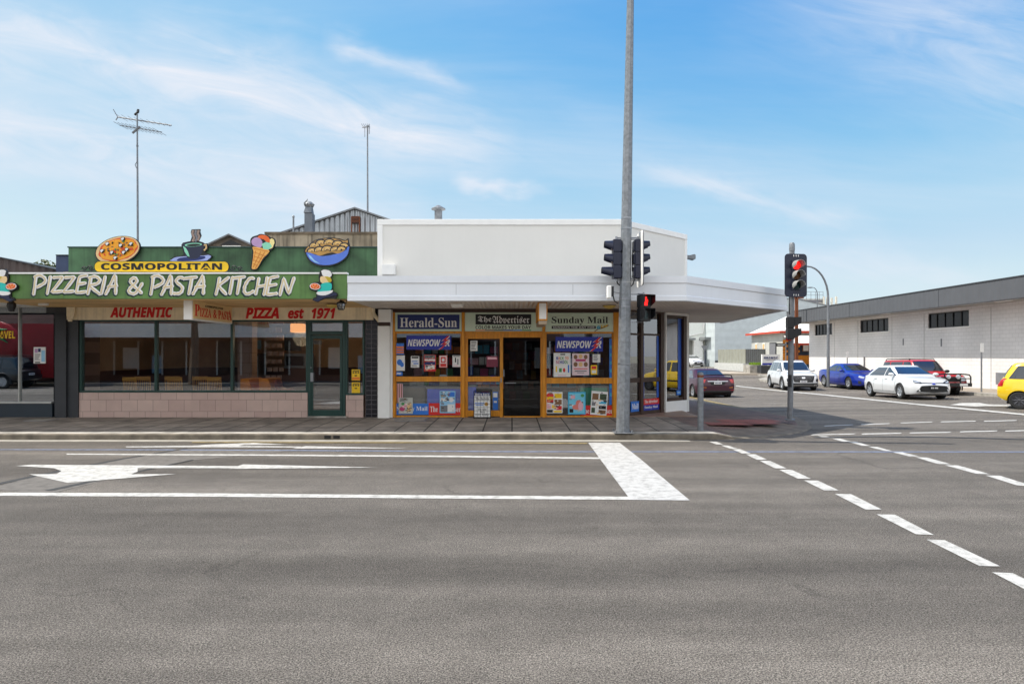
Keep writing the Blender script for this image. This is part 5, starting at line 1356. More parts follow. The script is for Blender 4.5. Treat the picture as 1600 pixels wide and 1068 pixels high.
def cook_sign(mx, label):
    """running cook painted on a cut-out board; mx mirrors the drawing about a photo column"""
    f = (lambda p: p) if mx is None else (lambda p: [(mx - a, b) for a, b in p])
    YK = 13.66
    cxp = 510 if mx is None else mx - 510
    t = thing('cook_cutout', label, 'sign', (X(cxp, YK), YK, Z(466, YK)), 'painted cut-out signs on the pizzeria')
    m = MB(); mats = []
    def mi(q):
        if q not in mats: mats.append(q)
        return mats.index(q)
    y = YK
    L = [([(500, 424), (504, 420), (511, 420.5), (517, 423), (520, 428), (518, 434), (520, 440), (520, 450), (519, 454), (526, 457), (528, 461), (524, 467), (516, 466), (512, 465), (502, 469), (496, 472), (488, 469), (490, 465), (494, 464), (495, 456), (484, 452), (483, 446), (490, 441), (499, 440), (498, 432)], M_BLK),
         ([(503, 426), (502, 423.5), (506, 421.3), (511, 421.6), (516, 423.6), (518.6, 428), (516, 432.8), (505, 431)], M_PAPER),
         ([(501, 432.5), (507, 431.6), (515, 433.6), (514, 441), (507, 443.5), (501, 440)], mat('skin_paint', S(240, 206, 150), .5)),
         ([(508, 432), (516, 433), (518.5, 439), (514, 441), (511, 436)], mat('hair_paint', S(196, 170, 40), .5)),
         ([(504, 443), (511, 441.2), (518, 443), (518.6, 450), (514, 455), (498, 455.5), (497, 452.5), (503, 449.5), (499, 448)], M_TEAL),
         ([(496, 456), (514, 454.6), (520, 453.4), (519, 457), (508, 461.5), (497, 460.5)], M_PAPER),
         ([(497, 461), (508, 462), (519, 457.6), (525.6, 458), (526.6, 461), (522, 462), (512, 464.4), (503, 467), (498, 470.6), (490, 468.4), (496, 466)], mat('trouser_navy', S(20, 28, 62), .5)),
         (ell(493, 447.8, 9.2, 5.8, -6, 24), M_BLK), (ell(493, 447.6, 8.4, 5.1, -6, 24), M_PAPER), (ell(493, 447.5, 7.2, 4.2, -6, 24, .04), mat('scoop_orange', S(232, 100, 34), .5))]
    for i, (a, b) in enumerate(((489, 446), (493, 445.4), (497, 447), (491, 449), (495, 449.6))): L.append((ell(a, b, 1.1, .8, 0, 8), M_TAN))
    first = True
    for poly, q in L:
        poly = closed_smooth(f(poly), 2)
        m.plate(P2(poly, YK), y - (.008 if first else .003), YK + .028 if first else YK - .001, mi(q)); y -= .008 if first else .003; first = False
    m.build('painted_board', mats, t)
cook_sign(None, 'cut-out of a running cook carrying a pizza at the right end of the green fascia')
cook_sign(512, 'cut-out of a running cook cropped by the left edge of the picture')

# ------------------------------------------------------------ shop at the far left, roofs behind
ts = thing('travel_shop', 'charcoal painted shop with a tall glass front at the left edge', 'shop building', (-14, 16.6, .15))
m = MB(); m.pbox(85, 103, 477, 653.5, 16.30, 16.62); m.pbox(103.2, 122, 499, 653.5, 16.36, 16.62); m.pbox(72, 104.5, 472, 489, 16.24, 16.299)
m.build('pilaster', M_DGREY, ts, bevel=.008)
m = MB(); m.box(-26, X(85, 16.5), 16.42, 16.62, .1, Z(629.5, 16.5)); m.build('stall_riser', mat('dark_slate', S(38, 50, 60), .5), ts)
m = MB(); m.box(-26, X(85, 16.5), 16.38, 16.55, Z(629.5, 16.5), Z(627, 16.5)); m.box(-26, X(85, 16.5), 16.40, 16.55, Z(477, 16.5), 2.96)
for px in (29, -120): m.pbox(px - .7, px + .7, 477.5, 626.9, 16.42, 16.5)
w = m.build('window', mat('silver_frame', S(190, 190, 184), .4, .3), ts)
g = MB(); g.box(-26, X(85, 16.5), 16.47, 16.476, Z(628, 16.5), Z(478, 16.5)); g.build('pane', M_GLASSR, w)
m = MB(); m.box(-26, -11.8, 16.62, 22, .1, .16, 0); m.box(-26, -11.8, 21.9, 22, .16, 3.1, 1); m.box(-26, XL - .2, 16.6, 22, 3.0, 3.3, 1); m.box(-26.1, -26, 16.6, 22, .1, 3.3, 1); m.box(-11.8, XL - .2, 16.63, 22, .1, 3.0, 1)
m.build('interior_lining', [M_FLOOR, mat('interior_slate', S(40, 42, 48), .8)], ts)
m = MB(); m.box(-26, XL - .2, 16.4, 22, 3.3, 3.42); m.build('roof', M_DGREY, ts)
m = MB(); m.box(-40, X(-60, A) - .002, 13.7, 13.78, 2.95, 3.46); m.build('awning_fascia', M_DGREY, ts)
m = MB(); m.box(-40, X(-60, A) - .002, 13.78, 16.4, 3.0, 3.08); m.build('awning_soffit', M_WHITE2, ts)
t = thing('window_lettering', 'yellow capital lettering on the glass at the left edge', 'lettering', (X(8, 16.45), 16.45, Z(530, 16.45)))
m = MB(); m.ptext('TRAVEL', -12, 23.5, 517, 528.5, 16.468, style='bold', bold=.012, depth=.004); m.build('letters', M_YEL, t)
poster('white notice with small pictures on the left shop glass', 52.5, 71, 542, 567.5, 16.46, M_PAPER, [(.1, .35, .1, .35, M_LILAC), (.38, .6, .08, .3, M_NBLUE), (.1, .55, .9, .97, M_BLK), (.65, .95, .2, .9, M_LBLUE)] + lines(6, .1, .6, .42, .82, M_GREYP))
t = thing('awning_bracket_lamp', 'small dark lantern hanging under the left end of the green awning', 'lantern', (X(18, 14), 14, 2.6))
m = MB(); m.lathe([(.02, .12), (.08, .06), (.09, 0), (.05, -.1), (.06, -.12)], (X(18, 14), 14, Z(478, 14)), (0, 0, 1), 6); m.cyl((X(18, 14), 14, Z(474, 14)), (X(18, 14), 14, 2.954), .012); m.build('iron_frame', M_BLK, t)

t = thing('dark_roof', 'dark sloping metal roof rising behind the left end of the green awning', 'roof', (X(30, 19), 19, 3.42))
m = MB(); m.plate(P2([(-160, 372), (0, 403), (105, 425.5), (105, 436), (-160, 436)], 17.2), 17.2, 26); m.build('roof_sheet', wavemat('dark_corrugated', S(62, 48, 44), .2, 'x', .5, var=.3), t)
m = MB(); m.plate(P2([(-160, 370.5), (0, 401.5), (105, 424), (105, 425.5), (0, 403), (-160, 372)], 17.2), 17.1, 26); m.build('barge_board', M_BLK, t)
t = thing('plant_box', 'dark blue metal box between the sloping roof and the green parapet', 'plant box', (X(97.5, 17), 17, 3.3))
m = MB(); m.pbox(87.5, 107, 398.8, 440, 17.05, 17.9); m.build('casing', mat('dark_blue_steel', S(40, 56, 88), .5, var=.2), t); m = MB(); m.pbox(86.8, 108, 397.6, 398.7, 17.0, 17.95); m.build('lid', M_BLK, t)
t = thing('block_wall', 'stained concrete block parapet behind the ice cream and pasta signs', 'wall', (X(503, 19), 19, 3.9))
m = MB(); m.box(X(415, 19), -3.5, 19, 19.25, 3.9, Z(366, 19)); m.build('blockwork', mat('stained_block', S(164, 152, 132), .9, var=.45, vs=1.3, streak=.75, bump=.4, bs=14), t)
m = MB(); m.box(X(415, 19) - .02, -3.5, 18.96, 19.29, Z(366, 19), Z(362.5, 19)); m.build('coping', mat('dark_stained_concrete', S(112, 100, 84), .9, var=.5, vs=3), t)
t = thing('iron_shed', 'grey corrugated iron gable with a rusty louvre behind the block wall', 'shed', (X(555, 24), 24, 3.9))
zb = 3.9
m = MB(); m.plate([(X(440, 24), zb), (X(440, 24), Z(366, 24)), (X(555, 24), Z(327.5, 24)), (X(668, 24), Z(366, 24)), (X(668, 24), zb)], 24, 29.9); m.build('wall', M_CORR, t)
m = MB()
for xa, ya, xb, yb in ((436, 366.6, 555, 326.6), (555, 326.6, 672, 366.6)):
    m.prism([(X(xa, 24), 23.9, Z(ya, 24)), (X(xb, 24), 23.9, Z(yb, 24)), (X(xb, 24), 23.9, Z(yb, 24) + .06), (X(xa, 24), 23.9, Z(ya, 24) + .06)], (0, 6.1, 0))
m.build('roof', M_GALV2, t)
m = MB(); m.pbox(549, 561, 338.5, 349, 23.93, 23.999, 0); 
for i in range(4): m.pbox(549.8, 560.2, 340 + i * 2.2, 340.8 + i * 2.2, 23.9, 23.93, 1)
m.pbox(548.4, 549.4, 338, 364, 23.9, 23.998, 1); m.pbox(560.6, 561.6, 338, 364, 23.9, 23.998, 1); m.pbox(549.4, 560.6, 337.6, 338.6, 23.9, 23.998, 1)
m.build('louvre', [M_BLACK, M_RUST], t)
t = thing('turbine_vent', 'grey square flue with a curved cowl beside the iron gable', 'roof vent', (X(481.5, 23), 23, 4.0))
m = MB(); m.pbox(475.6, 488, 333, 372, 22.9, 23.2); m.loft([[(X(475.6, 23), 22.9, Z(333, 23)), (X(488, 23), 22.9, Z(333, 23)), (X(488, 23), 23.2, Z(333, 23)), (X(475.6, 23), 23.2, Z(333, 23))], [(X(478, 23), 22.95, Z(323, 23)), (X(487, 23), 22.95, Z(323, 23)), (X(487, 23), 23.15, Z(323, 23)), (X(478, 23), 23.15, Z(323, 23))]]); m.build('flue', mat('weathered_flue', S(112, 118, 126), .6, .3, var=.25), t)
m = MB(); c = (X(482.5, 23), 23.05, Z(319, 23)); m.lathe([(.13, -.09), (.17, -.02), (.15, .04), (.08, .09), (.02, .10)], c, (0, 0, 1), 14)
for k in range(10): m.tube([(c[0] + .14 * math.cos(k * .628), c[1] + .14 * math.sin(k * .628), c[2] - .08), (c[0] + .18 * math.cos(k * .628 + .2), c[1] + .18 * math.sin(k * .628 + .2), c[2]), (c[0] + .06 * math.cos(k * .628 + .4), c[1] + .06 * math.sin(k * .628 + .4), c[2] + .1)], .014, 5)
m.tube([(c[0] - .13, c[1], c[2] - .05), (c[0] - .17, c[1], c[2] + .05), (c[0] - .09, c[1], c[2] + .14), (c[0] - .06, c[1], c[2] + .2)], [.03, .035, .025, .01], 6); m.build('cowl', M_GALV, t, smooth=40)
t = thing('vent_pipe', 'thin pale vent pipe left of the iron gable', 'pipe', (X(458.5, 22), 22, 3.9))
m = MB(); m.cyl((X(458.5, 22), 22, 3.9), (X(458.5, 22), 22, Z(339, 22)), .03); m.lathe([(.04, 0), (.045, .05), (.02, .08)], (X(458.5, 22), 22, Z(340, 22)), (0, 0, 1), 8); m.build('pipe', M_GALV, t)
t = thing('roof_gable', 'small weathered gable with a louvre between the coffee and ice cream signs', 'roof', (X(361, 22), 22, 3.9))
m = MB(); m.plate([(X(322, 22), 3.9), (X(322, 22), Z(387, 22)), (X(361, 22), Z(369, 22)), (X(400, 22), Z(387, 22)), (X(400, 22), 3.9)], 22, 24); m.build('wall', mat('old_weatherboard', S(120, 112, 104), .8, var=.3), t)
m = MB()
for xa, ya, xb, yb in ((320, 388, 361, 368.6), (361, 368.6, 403, 388)): m.prism([(X(xa, 22), 21.8, Z(ya, 22)), (X(xb, 22), 21.8, Z(yb, 22)), (X(xb, 22), 21.8, Z(yb, 22) + .05), (X(xa, 22), 21.8, Z(ya, 22) + .05)], (0, 2.5, 0))
m.build('roof', M_GALV2, t)
m = MB(); m.plate([(X(345, 22), Z(383, 22)), (X(361, 22), Z(375, 22)), (X(378, 22), Z(383, 22))], 21.95, 21.999, 0); m.pbox(347, 376, 383.4, 386, 21.94, 21.998, 1); m.build('louvre', [M_BLACK, M_PAPER], t)

# antennas
t = thing('television_antenna', 'tall wire braced television antenna with two crossed arrays above the pizza sign', 'antenna', (X(215.5, 18), 18, 3.9))
Yt = 18; q = lambda x, y, d=0: (X(x, Yt), Yt + d, Z(y, Yt))
m = MB(); m.tube([q(215.5, 432), q(215, 300), q(214.6, 230), q(214.4, 172)], [.03, .026, .022, .018], 8); m.lathe([(.03, -.02), (.03, .02)], q(214.6, 228), (0, 0, 1), 8); m.build('mast', M_GALV2, t)
m = MB(); m.tube([q(184, 183), q(268, 196)], .018, 6); m.tube([q(184, 183), q(177, 171)], .01, 6); m.tube([q(184, 183), q(181, 188)], .014, 6)
for k in range(9): x = 190 + k * 9; y = 183 + (x - 184) * 13 / 84; m.tube([q(x, y, -.3 + .02 * k), q(x, y, .3 - .02 * k)], .004, 5)
m.build('upper_array', M_GALV2, t)
m = MB(); m.tube([q(187, 196), q(253, 206.5)], .012, 6)
for k in range(11): x = 189 + k * 6; y = 196 + (x - 187) * .16; m.tube([q(x - 3, y - 1, -.25), q(x + 3, y + 1, .25)], .006, 5)
m.tube([q(207, 208), q(219, 198)], .03, 6); m.build('lower_array', M_GALV2, t)
m = MB(); m.tube([q(210.5, 180), q(212, 178), q(216, 175), q(216, 171)], .03, 6); m.tube([q(214, 252), q(211, 258), q(214, 264), q(216, 272)], .008, 5); m.tube([q(215.5, 318), q(213.6, 322), q(215.5, 326)], .008, 5); m.build('cable', M_BLACK, t)
t = thing('antenna_pole', 'plain thin antenna pole with a small head behind the iron gable', 'antenna', (X(574, 25), 25, 6.2))
Yt = 25; m = MB(); m.tube([q(574.5, 338), q(574.2, 196)], [.035, .025], 8); m.build('mast', M_GALV2, t)
m = MB(); m.tube([q(566, 199), q(578, 198)], .02, 6); m.tube([q(570, 196), q(570, 214)], .015, 6); m.tube([q(577, 194), q(577, 209)], .02, 6)
for k in range(4): m.tube([q(567 + 3 * k, 197, -.25), q(567 + 3 * k, 197, .25)], .008, 5)
m.build('array', M_STEEL, t)
# ------------------------------------------------------------ traffic signals and poles
M_LENSR = mat('red_signal_lit', (1.0, .012, .008, 1), .3, emit=.75)
M_LENSRD = mat('red_signal_dark', S(60, 14, 12), .25)
M_LENSA = mat('amber_signal_dark', S(84, 48, 14), .25)
M_LENSG = mat('green_signal_dark', S(10, 44, 46), .25)
def arcring(r, a0, a1, y, n=14, th=.008, drop=0):
    o = [(r * math.cos(R(a0 + (a1 - a0) * i / n)), y, r * math.sin(R(a0 + (a1 - a0) * i / n)) + drop) for i in range(n + 1)]
    i_ = [((r - th) * math.cos(R(a0 + (a1 - a0) * i / n)), y, (r - th) * math.sin(R(a0 + (a1 - a0) * i / n)) + drop) for i in range(n, -1, -1)]
    return o + i_
def signal(label, loc, rz, lit=None, backboard=None, h=.27, w=.25, vis=.22, group='traffic signal heads', visor_in=None, lower_long=False, red_lens=None):
    """three aspect head; local -Y is where it faces; loc is the middle of the head"""
    t = thing('traffic_signal', label, 'traffic light', loc, group, rz)
    m = MB()
    for k in range(3):
        z = (1 - k) * h
        m.box(-w / 2, w / 2, .0, .16, z - h / 2 + .004, z + h / 2 - .004)
        m.box(-w / 2 + .02, w / 2 - .02, .16, .19, z - h / 2 + .03, z + h / 2 - .03)
    m.box(-w / 2 + .015, w / 2 - .015, .02, .15, -1.5 * h, 1.5 * h)
    m.build('housing', M_NAVY, t, bevel=.012, local=True)
    for k, lm in enumerate((M_LENSRD, M_LENSA, M_LENSG)):
        z = (1 - k) * h
        if lit == k: lm = M_LENSR
        m = MB(); m.lathe([(.105, -.004), (.09, -.018), (.05, -.03), (.01, -.034)], (0, 0, z), (0, 1, 0), 20); m.build('lens', lm, t, smooth=50, local=True)
        m = MB(); v0 = vis * (1.35 if (lower_long and k == 2) else 1)
        m.loft([[(a, b, c + z) for a, b, c in arcring(.118, -40, 220, -.002)], [(a, b, c + z) for a, b, c in arcring(.122, 0, 180, -v0, drop=-.01)]])
        m.build('visor', [visor_in or M_NAVY], t, smooth=40, local=True)
    if backboard:
        bw, bh, edge = backboard
        pts = []
        for x, z in rrect(-bw / 2, bw / 2, -bh / 2, bh / 2, .09): pts.append((x, z))
        m = MB(); m.plate(pts, .02, .035, 0)
        pts2 = [(x * 1.015, z * 1.008) for x, z in pts]
        if edge: m.plate(pts2, .0352, .05, 1)
        for x in (-.06, 0, .06):
            for z in (bh / 2 - .05, -bh / 2 + .05): m.box(x - .008, x + .008, .008, .0198, z - .02, z + .02, 1)
        m.build('backboard', [M_NAVY, M_PAPER], t, local=True)
    m = MB()
    for z in (1.5 * h + .02, -1.5 * h - .02): m.cyl((0, .08, z - .03), (0, .08, z + .05), .022); m.tube([(0, .08, z + .02), (0, .3, z + .02)], .014, 6)
    m.build('bracket', M_STEEL, t, local=True)
    return t
YPO = 13.32
def polex(py): return X(973 + 12 * (676 - py) / 676, YPO)
t = thing('signal_pole', 'tall tapering galvanised octagonal pole standing on the kerb before the corner shop', 'pole', (X(973, YPO), YPO, .13))
p0 = Vector((polex(676), YPO, .15)); p1 = Vector((polex(-70), YPO, Z(-70, YPO)))
m = MB(); m.tube([p0, p0.lerp(p1, .5), p1], [.14, .105, .066], 8)
# turn so that a flat faces the road
o = m.build('shaft', M_GALV, t)
m = MB(); m.box(p0.x - .2, p0.x + .2, YPO - .2, YPO + .2, .132, .15)
for a in (-1, 1):
    for b in (-1, 1): m.cyl((p0.x + a * .165, YPO + b * .165, .15), (p0.x + a * .165, YPO + b * .165, .2), .018, n=6)
m.build('base_plate', M_GALV2, t, bevel=.006)
m = MB()
for py in (341, 357, 441, 467, 479, 568):
    f = (676 - py) / 746; c = p0.lerp(p1, f); r = .14 + (.066 - .14) * f
    m.lathe([(r + .006, -.012), (r + .006, .012)], (polex(py), YPO, Z(py, YPO)), (0, 0, 1), 8)
m.build('strap', M_STEEL, t)
qq = lambda x, y, d=0: (X(x, YPO), YPO + d, Z(y, YPO))
for pts, r_ in (([(966, 384), (969, 400), (968, 420), (970, 428)], .014), ([(963, 436), (965, 443), (969, 446)], .014), ([(991, 436), (989, 444), (985, 448)], .014), ([(958, 462), (960, 470), (966, 474)], .014), ([(998, 486), (994, 491), (986, 492)], .012), ([(990, 378), (988, 400), (988, 424)], .014)):
    m = MB(); m.tube([qq(*p) for p in pts], r_, 6); m.build('cable', M_BLACK, t)
for a, b, c, d in ((962, 374, 976, 374), (984, 374, 998, 374), (962, 438, 974, 438), (984, 438, 996, 438), (958, 456, 974, 459), (985, 459.6, 1005, 459.6), (985, 503, 1004, 503)):
    m = MB(); m.cyl(qq(a, b), qq(c, d), .012, n=6); m.build('bracket_arm', M_STEEL, t)
hz = Z(405, YPO)
signal('black three aspect signal head facing left on the tall pole', (X(957, YPO), YPO, hz), R(-90), vis=.165, lower_long=True)
signal('white edged signal head facing right on the tall pole', (X(1003, YPO), YPO, hz), R(90), backboard=(.6, 1.12, True), vis=.15)
def ped(label, loc, rz, lit):
    t = thing('pedestrian_signal', label, 'traffic light', loc, 'pedestrian signal heads', rz)
    m = MB()
    for z in (.14, -.14): m.box(-.125, .125, 0, .15, z - .132, z + .132)
    m.box(-.11, .11, .02, .14, -.2, .2); m.build('housing', M_BLACK, t, bevel=.012, local=True)
    for z in (.14, -.14):
        m = MB(); m.loft([[(-.125, -.001, z - .10), (-.125, -.001, z + .125), (.125, -.001, z + .125), (.125, -.001, z - .10), (.117, -.001, z - .10), (.117, -.001, z + .117), (-.117, -.001, z + .117), (-.117, -.001, z - .10)],
                              [(-.13, -.16, z - .02), (-.13, -.16, z + .13), (.13, -.16, z + .13), (.13, -.16, z - .02), (.122, -.16, z - .02), (.122, -.16, z + .122), (-.122, -.16, z + .122), (-.122, -.16, z - .02)]])
        m.build('visor', M_BLACK, t, local=True)
    for z, q, nm in ((.14, M_LENSR if lit else M_LENSRD, 'red_figure'), (-.14, M_LENSG, 'green_figure')):
        m = MB(); m.plate([(-.105, z - .105), (.105, z - .105), (.105, z + .105), (-.105, z + .105)], -.004, -.001, 0)
        body = [(-.035, z - .09), (-.008, z - .09), (0, z - .05), (.008, z - .09), (.035, z - .09), (.035, z - .02), (.05, z - .02), (.05, z + .03), (.03, z + .045), (-.03, z + .045), (-.05, z + .03), (-.05, z - .02), (-.035, z - .02)]
        m.plate(body, -.01, -.0045, 1); m.lathe([(.024, -.005), (.024, 0.0)], (0, -.006, z + .07), (0, 1, 0), 10, m=1)
        m.build(nm, [M_BLK, q], t, local=True)
    m = MB(); m.cyl((0, .08, .26), (0, .08, .33), .018); m.tube([(0, .08, .3), (-.12, .12, .3)], .012, 6); m.build('bracket', M_STEEL, t, local=True)
    return t
ped('pedestrian signal showing a red standing figure beside the tall pole', (X(1009, 13.2), 13.2, Z(481, 13.2)), R(22), True)
t = thing('detector', 'small white detector box on the left of the tall pole', 'detector', (X(954, YPO), YPO, Z(466, YPO)))
m = MB(); m.box(X(948.5, YPO), X(954.5, YPO), YPO - .08, YPO + .08, Z(466, YPO), Z(446.5, YPO)); m.build('cover', M_WHITE2, t, bevel=.015)
m = MB(); m.box(X(954.6, YPO), X(958.5, YPO), YPO - .07, YPO + .07, Z(463, YPO), Z(447.5, YPO)); m.build('housing', M_BLACK, t, bevel=.01)

YR = 15.72
t = thing('signal_post', 'straight grey signal post with a pale cap on the footpath corner', 'pole', (X(1234.5, YR), YR, .14))
m = MB(); m.cyl((X(1234.5, YR), YR, .14), (X(1237.5, YR), YR, Z(392, YR)), .066, .06, n=16); m.build('shaft', M_GALV2, t, smooth=40)
m = MB(); m.lathe([(.064, 0), (.068, .04), (.066, .16), (.05, .2)], (X(1237.5, YR), YR, Z(392, YR)), (0, 0, 1), 14); m.build('cap', M_GALV, t, smooth=40)
m = MB(); m.lathe([(.12, 0), (.12, .025), (.075, .04)], (X(1234.5, YR), YR, .145), (0, 0, 1), 14); m.build('base_collar', M_GALV2, t)
m = MB(); m.tube([(X(1232, YR), YR - .08, Z(462, YR)), (X(1230.5, YR), YR - .1, Z(475, YR)), (X(1231, YR), YR - .09, Z(490, YR)), (X(1234, YR), YR - .07, Z(500, YR))], .014, 6); m.build('cable', M_BLACK, t)
m = MB(); m.box(X(1229.5, YR), X(1233.5, YR), YR - .14, YR - .06, Z(604, YR), Z(585, YR)); m.build('push_button', M_BLACK, t, bevel=.01)
m = MB(); m.box(X(1226, YR), X(1233, YR), YR - .12, YR - .08, Z(532, YR), Z(528, YR)); m.build('red_tag', M_REDP, t)
signal('signal head with a black backboard and lit red lamp on the corner post', (X(1243.5, 15.55), 15.52, Z(430, 15.52)), R(7), lit=0, backboard=(.57, 1.05, False), h=.245, vis=.2, visor_in=mat('visor_grey', S(150, 150, 148), .5))
t2 = ped('dark pedestrian signal facing right on the corner post', (X(1234, YR) + .03, 15.6, Z(513, YR)), R(80), False)
m = MB()
t = thing('bollard', 'galvanised steel bollard with a domed top on the footpath corner', 'bollard', (X(1094.5, 13.64), 13.64, .13))
m = MB(); m.lathe([(.063, 0), (.063, 1.2), (.058, 1.235), (.03, 1.25)], (X(1094.5, 13.64), 13.64, .13), (0, 0, 1), 18); m.build('tube', M_GALV, t, smooth=40)
m = MB(); m.lathe([(.067, 0), (.067, .05)], (X(1094.5, 13.64), 13.64, 1.27), (0, 0, 1), 18); m.build('top_band', M_RUST, t, smooth=40)

def streetlight(px, Y, ytop, label, arm, r=.075, base_z=None):
    x = X(px, Y); zb = gz(x, Y) + .13; zt = Z(ytop, Y)
    t = thing('street_light', label, 'street light', (x, Y, zb), 'street lights along the side street')
    pts = [(x, Y, zb), (x, Y, (zb + zt) / 2)]
    for k in range(9):
        a = R(90 * k / 8); pts.append((x - abs(arm) * (1 - math.cos(a)) * (1 if arm < 0 else -1), Y, zt - abs(arm) * 1.5 * (1 - math.sin(a))))
    m = MB(); m.tube(pts, [r, r * .85] + [r * .7 - .02 * k / 8 for k in range(9)], 10); m.build('pole', M_GALV2, t, smooth=40)
    e = pts[-1]; s = 1 if arm > 0 else -1
    m = MB(); m.sphere((e[0] + s * .3, Y, zt), (.36, .13, .07), 12, 8); m.build('lamp_head', M_GALV2, t, smooth=50)
streetlight(1294, 38, 416, 'curved galvanised street light before the long white hall', -1.25, r=.09)
streetlight(1277, 70, 449, 'distant small street light behind the corner signal', -.5)

# ------------------------------------------------------------ the long hall at the right
HX = 24.7; EX = 23.0
hall = thing('long_hall', 'long low painted block hall with a deep grey fascia and high strip windows', 'hall', (30, 40, 0))
wins = [(49.4, 52.2), (42.0, 45.4), (34.6, 38.0)]; wz0, wz1 = 3.30, 4.18
wallm = brickmat('painted_block', S(224, 221, 219), S(228, 225, 223), S(206, 203, 200), .40, .20, .011, 'yz', .75, .5, .4, .12, vs=.5)
m = MB()
yy = 53.2
for a, b in sorted(wins, reverse=True):
    m.box(HX, HX + .25, b, yy, -.6, 4.36); m.box(HX, HX + .25, a, b, -.6, wz0); m.box(HX, HX + .25, a, b, wz1, 4.36); yy = a
m.box(HX, HX + .25, 24.6, yy, -.6, 4.36)
m.build('wall', wallm, hall)
m = MB(); m.box(HX + .25, 45, 24.6, 24.85, -.6, 4.36); m.box(HX + .25, 45, 52.95, 53.2, -.6, 4.36)
m.build('end_wall', brickmat('painted_block_end', S(224, 221, 219), S(228, 225, 223), S(206, 203, 200), .40, .20, .011, 'xz', .75, .5, .4, .12, vs=.5), hall)
m = MB()
for y in (33.0, 38.35, 41.6, 45.7, 49.0): m.box(HX - .012, HX - .0005, y - .025, y + .025, -.3, 4.2)
m.build('wall_joint', mat('joint_grey', S(188, 186, 184), .8), hall)
m = MB(); m.box(EX, EX + .08, 24.0, 53.6, 4.33, 5.28); m.box(EX + .08, 45, 24.0, 24.08, 4.33, 5.28); m.box(EX + .08, 45, 53.52, 53.6, 4.33, 5.28)
m.build('fascia', wavemat('fascia_ribs', S(84, 86, 90), .42, 'y', .6, depth=.02, var=.06, strength=.4), hall)
m = MB(); m.box(EX - .03, EX + .12, 23.97, 53.63, 5.28, 5.34); m.box(EX + .12, 45, 24, 53.6, 5.1, 5.16); m.build('roof', M_DGREY, hall)
m = MB(); m.box(EX + .08, 45, 24.08, 53.52, 4.362, 4.40); m.box(EX + .08, EX + .2, 24.08, 53.52, 4.28, 4.36); m.build('soffit', mat('soffit_grey', S(150, 148, 146), .7), hall)
for a, b in wins:
    m = MB(); f = .06
    m.box(HX + .06, HX + .16, a, b, wz0, wz0 + f); m.box(HX + .06, HX + .16, a, b, wz1 - f, wz1)
    for i in range(6):
        y = a + (b - a) * i / 5; ya = max(a, y - f / 2 - (f / 2 if i == 5 else 0)); m.box(HX + .055, HX + .165, ya, min(b, ya + f), wz0 + f, wz1 - f)
    w = m.build('window', M_BLACK, hall)
    g = MB(); g.box(HX + .10, HX + .11, a + .02, b - .02, wz0 + .02, wz1 - .02); g.build('pane', M_PANE, w)
    g = MB(); g.box(HX - .05, HX + .06, a - .08, b + .08, wz0 - .07, wz0 - .001); g.build('sill', M_WHITE2, w)
for y in (27.5, 34.5, 43.6, 50.5):
    m = MB(); m.box(EX - .006, EX - .0005, y, y + .03, 4.34, 5.27); m.build('fascia_seam', M_DGREY, hall)
for y in (30.5, 40.2, 48.5):
    t = thing('eave_light', {30.5: 'nearest', 40.2: 'middle', 48.5: 'farthest'}[y] + ' of three batten lights under the grey eave of the hall', 'light', (EX + .6, y, 4.25), 'eave lights of the hall')
    m = MB(); m.box(EX + .35, EX + .5, y - .5, y + .5, 4.29, 4.361); m.build('batten', M_PAPER, t, bevel=.01)
def signpost(px, pybase, pt0, pt1, w, label):
    x, Y = GP(px, pybase); zb = gz(x, Y)
    t = thing('sign_post', label, 'street sign', (x, Y, zb), 'sign posts beside the hall')
    m = MB(); m.cyl((x, Y, zb + .1), (x, Y, Z(pt0, Y)), .035, n=10); m.build('post', M_GALV2, t)
    m = MB(); m.plate(P2(rrect(px - w, px + w, pt0, pt1, 1.0), Y), Y - .05, Y - .04); m.build('plate', M_PAPER, t)
signpost(1533.5, 616.5, 535.5, 550, 2.6, 'white parking sign on a thin post near the yellow hatchback')
signpost(1323.8, 600.5, 548.5, 559, 1.7, 'white parking sign on a thin post beside the blue sedan')
t = thing('meter_box', 'small grey box low on the white wall beside the yellow hatchback', 'meter box', (HX - .1, 32, .4))
m = MB(); m.box(HX - .14, HX - .001, 31.7, 32.5, .25, .85); m.box(HX - .15, HX - .14, 31.75, 32.45, .3, .8); m.build('cover', M_GREYP, t)
t = thing('wall_pipe', 'thin grey downpipe on the white wall behind the white hatchback', 'pipe', (HX - .05, 44.8, 0))
m = MB(); m.cyl((HX - .05, 44.8, -.2), (HX - .05, 44.8, 1.6), .045); m.build('pipe', M_GREYP, t)
for px, hh in ((1411.5, 3), (1471, 5)):
    Y = HX / ((px - 800) / 1000)
    m = MB(); m.box(HX - .02, HX - .0005, Y - .05, Y + .05, Z(536 + hh, Y), Z(529, Y)); tag(recenter(m.build('wall_vent', M_GREYP)), 'small wall vent under the ' + ('middle' if px < 1450 else 'nearest') + ' strip window', 'vent')

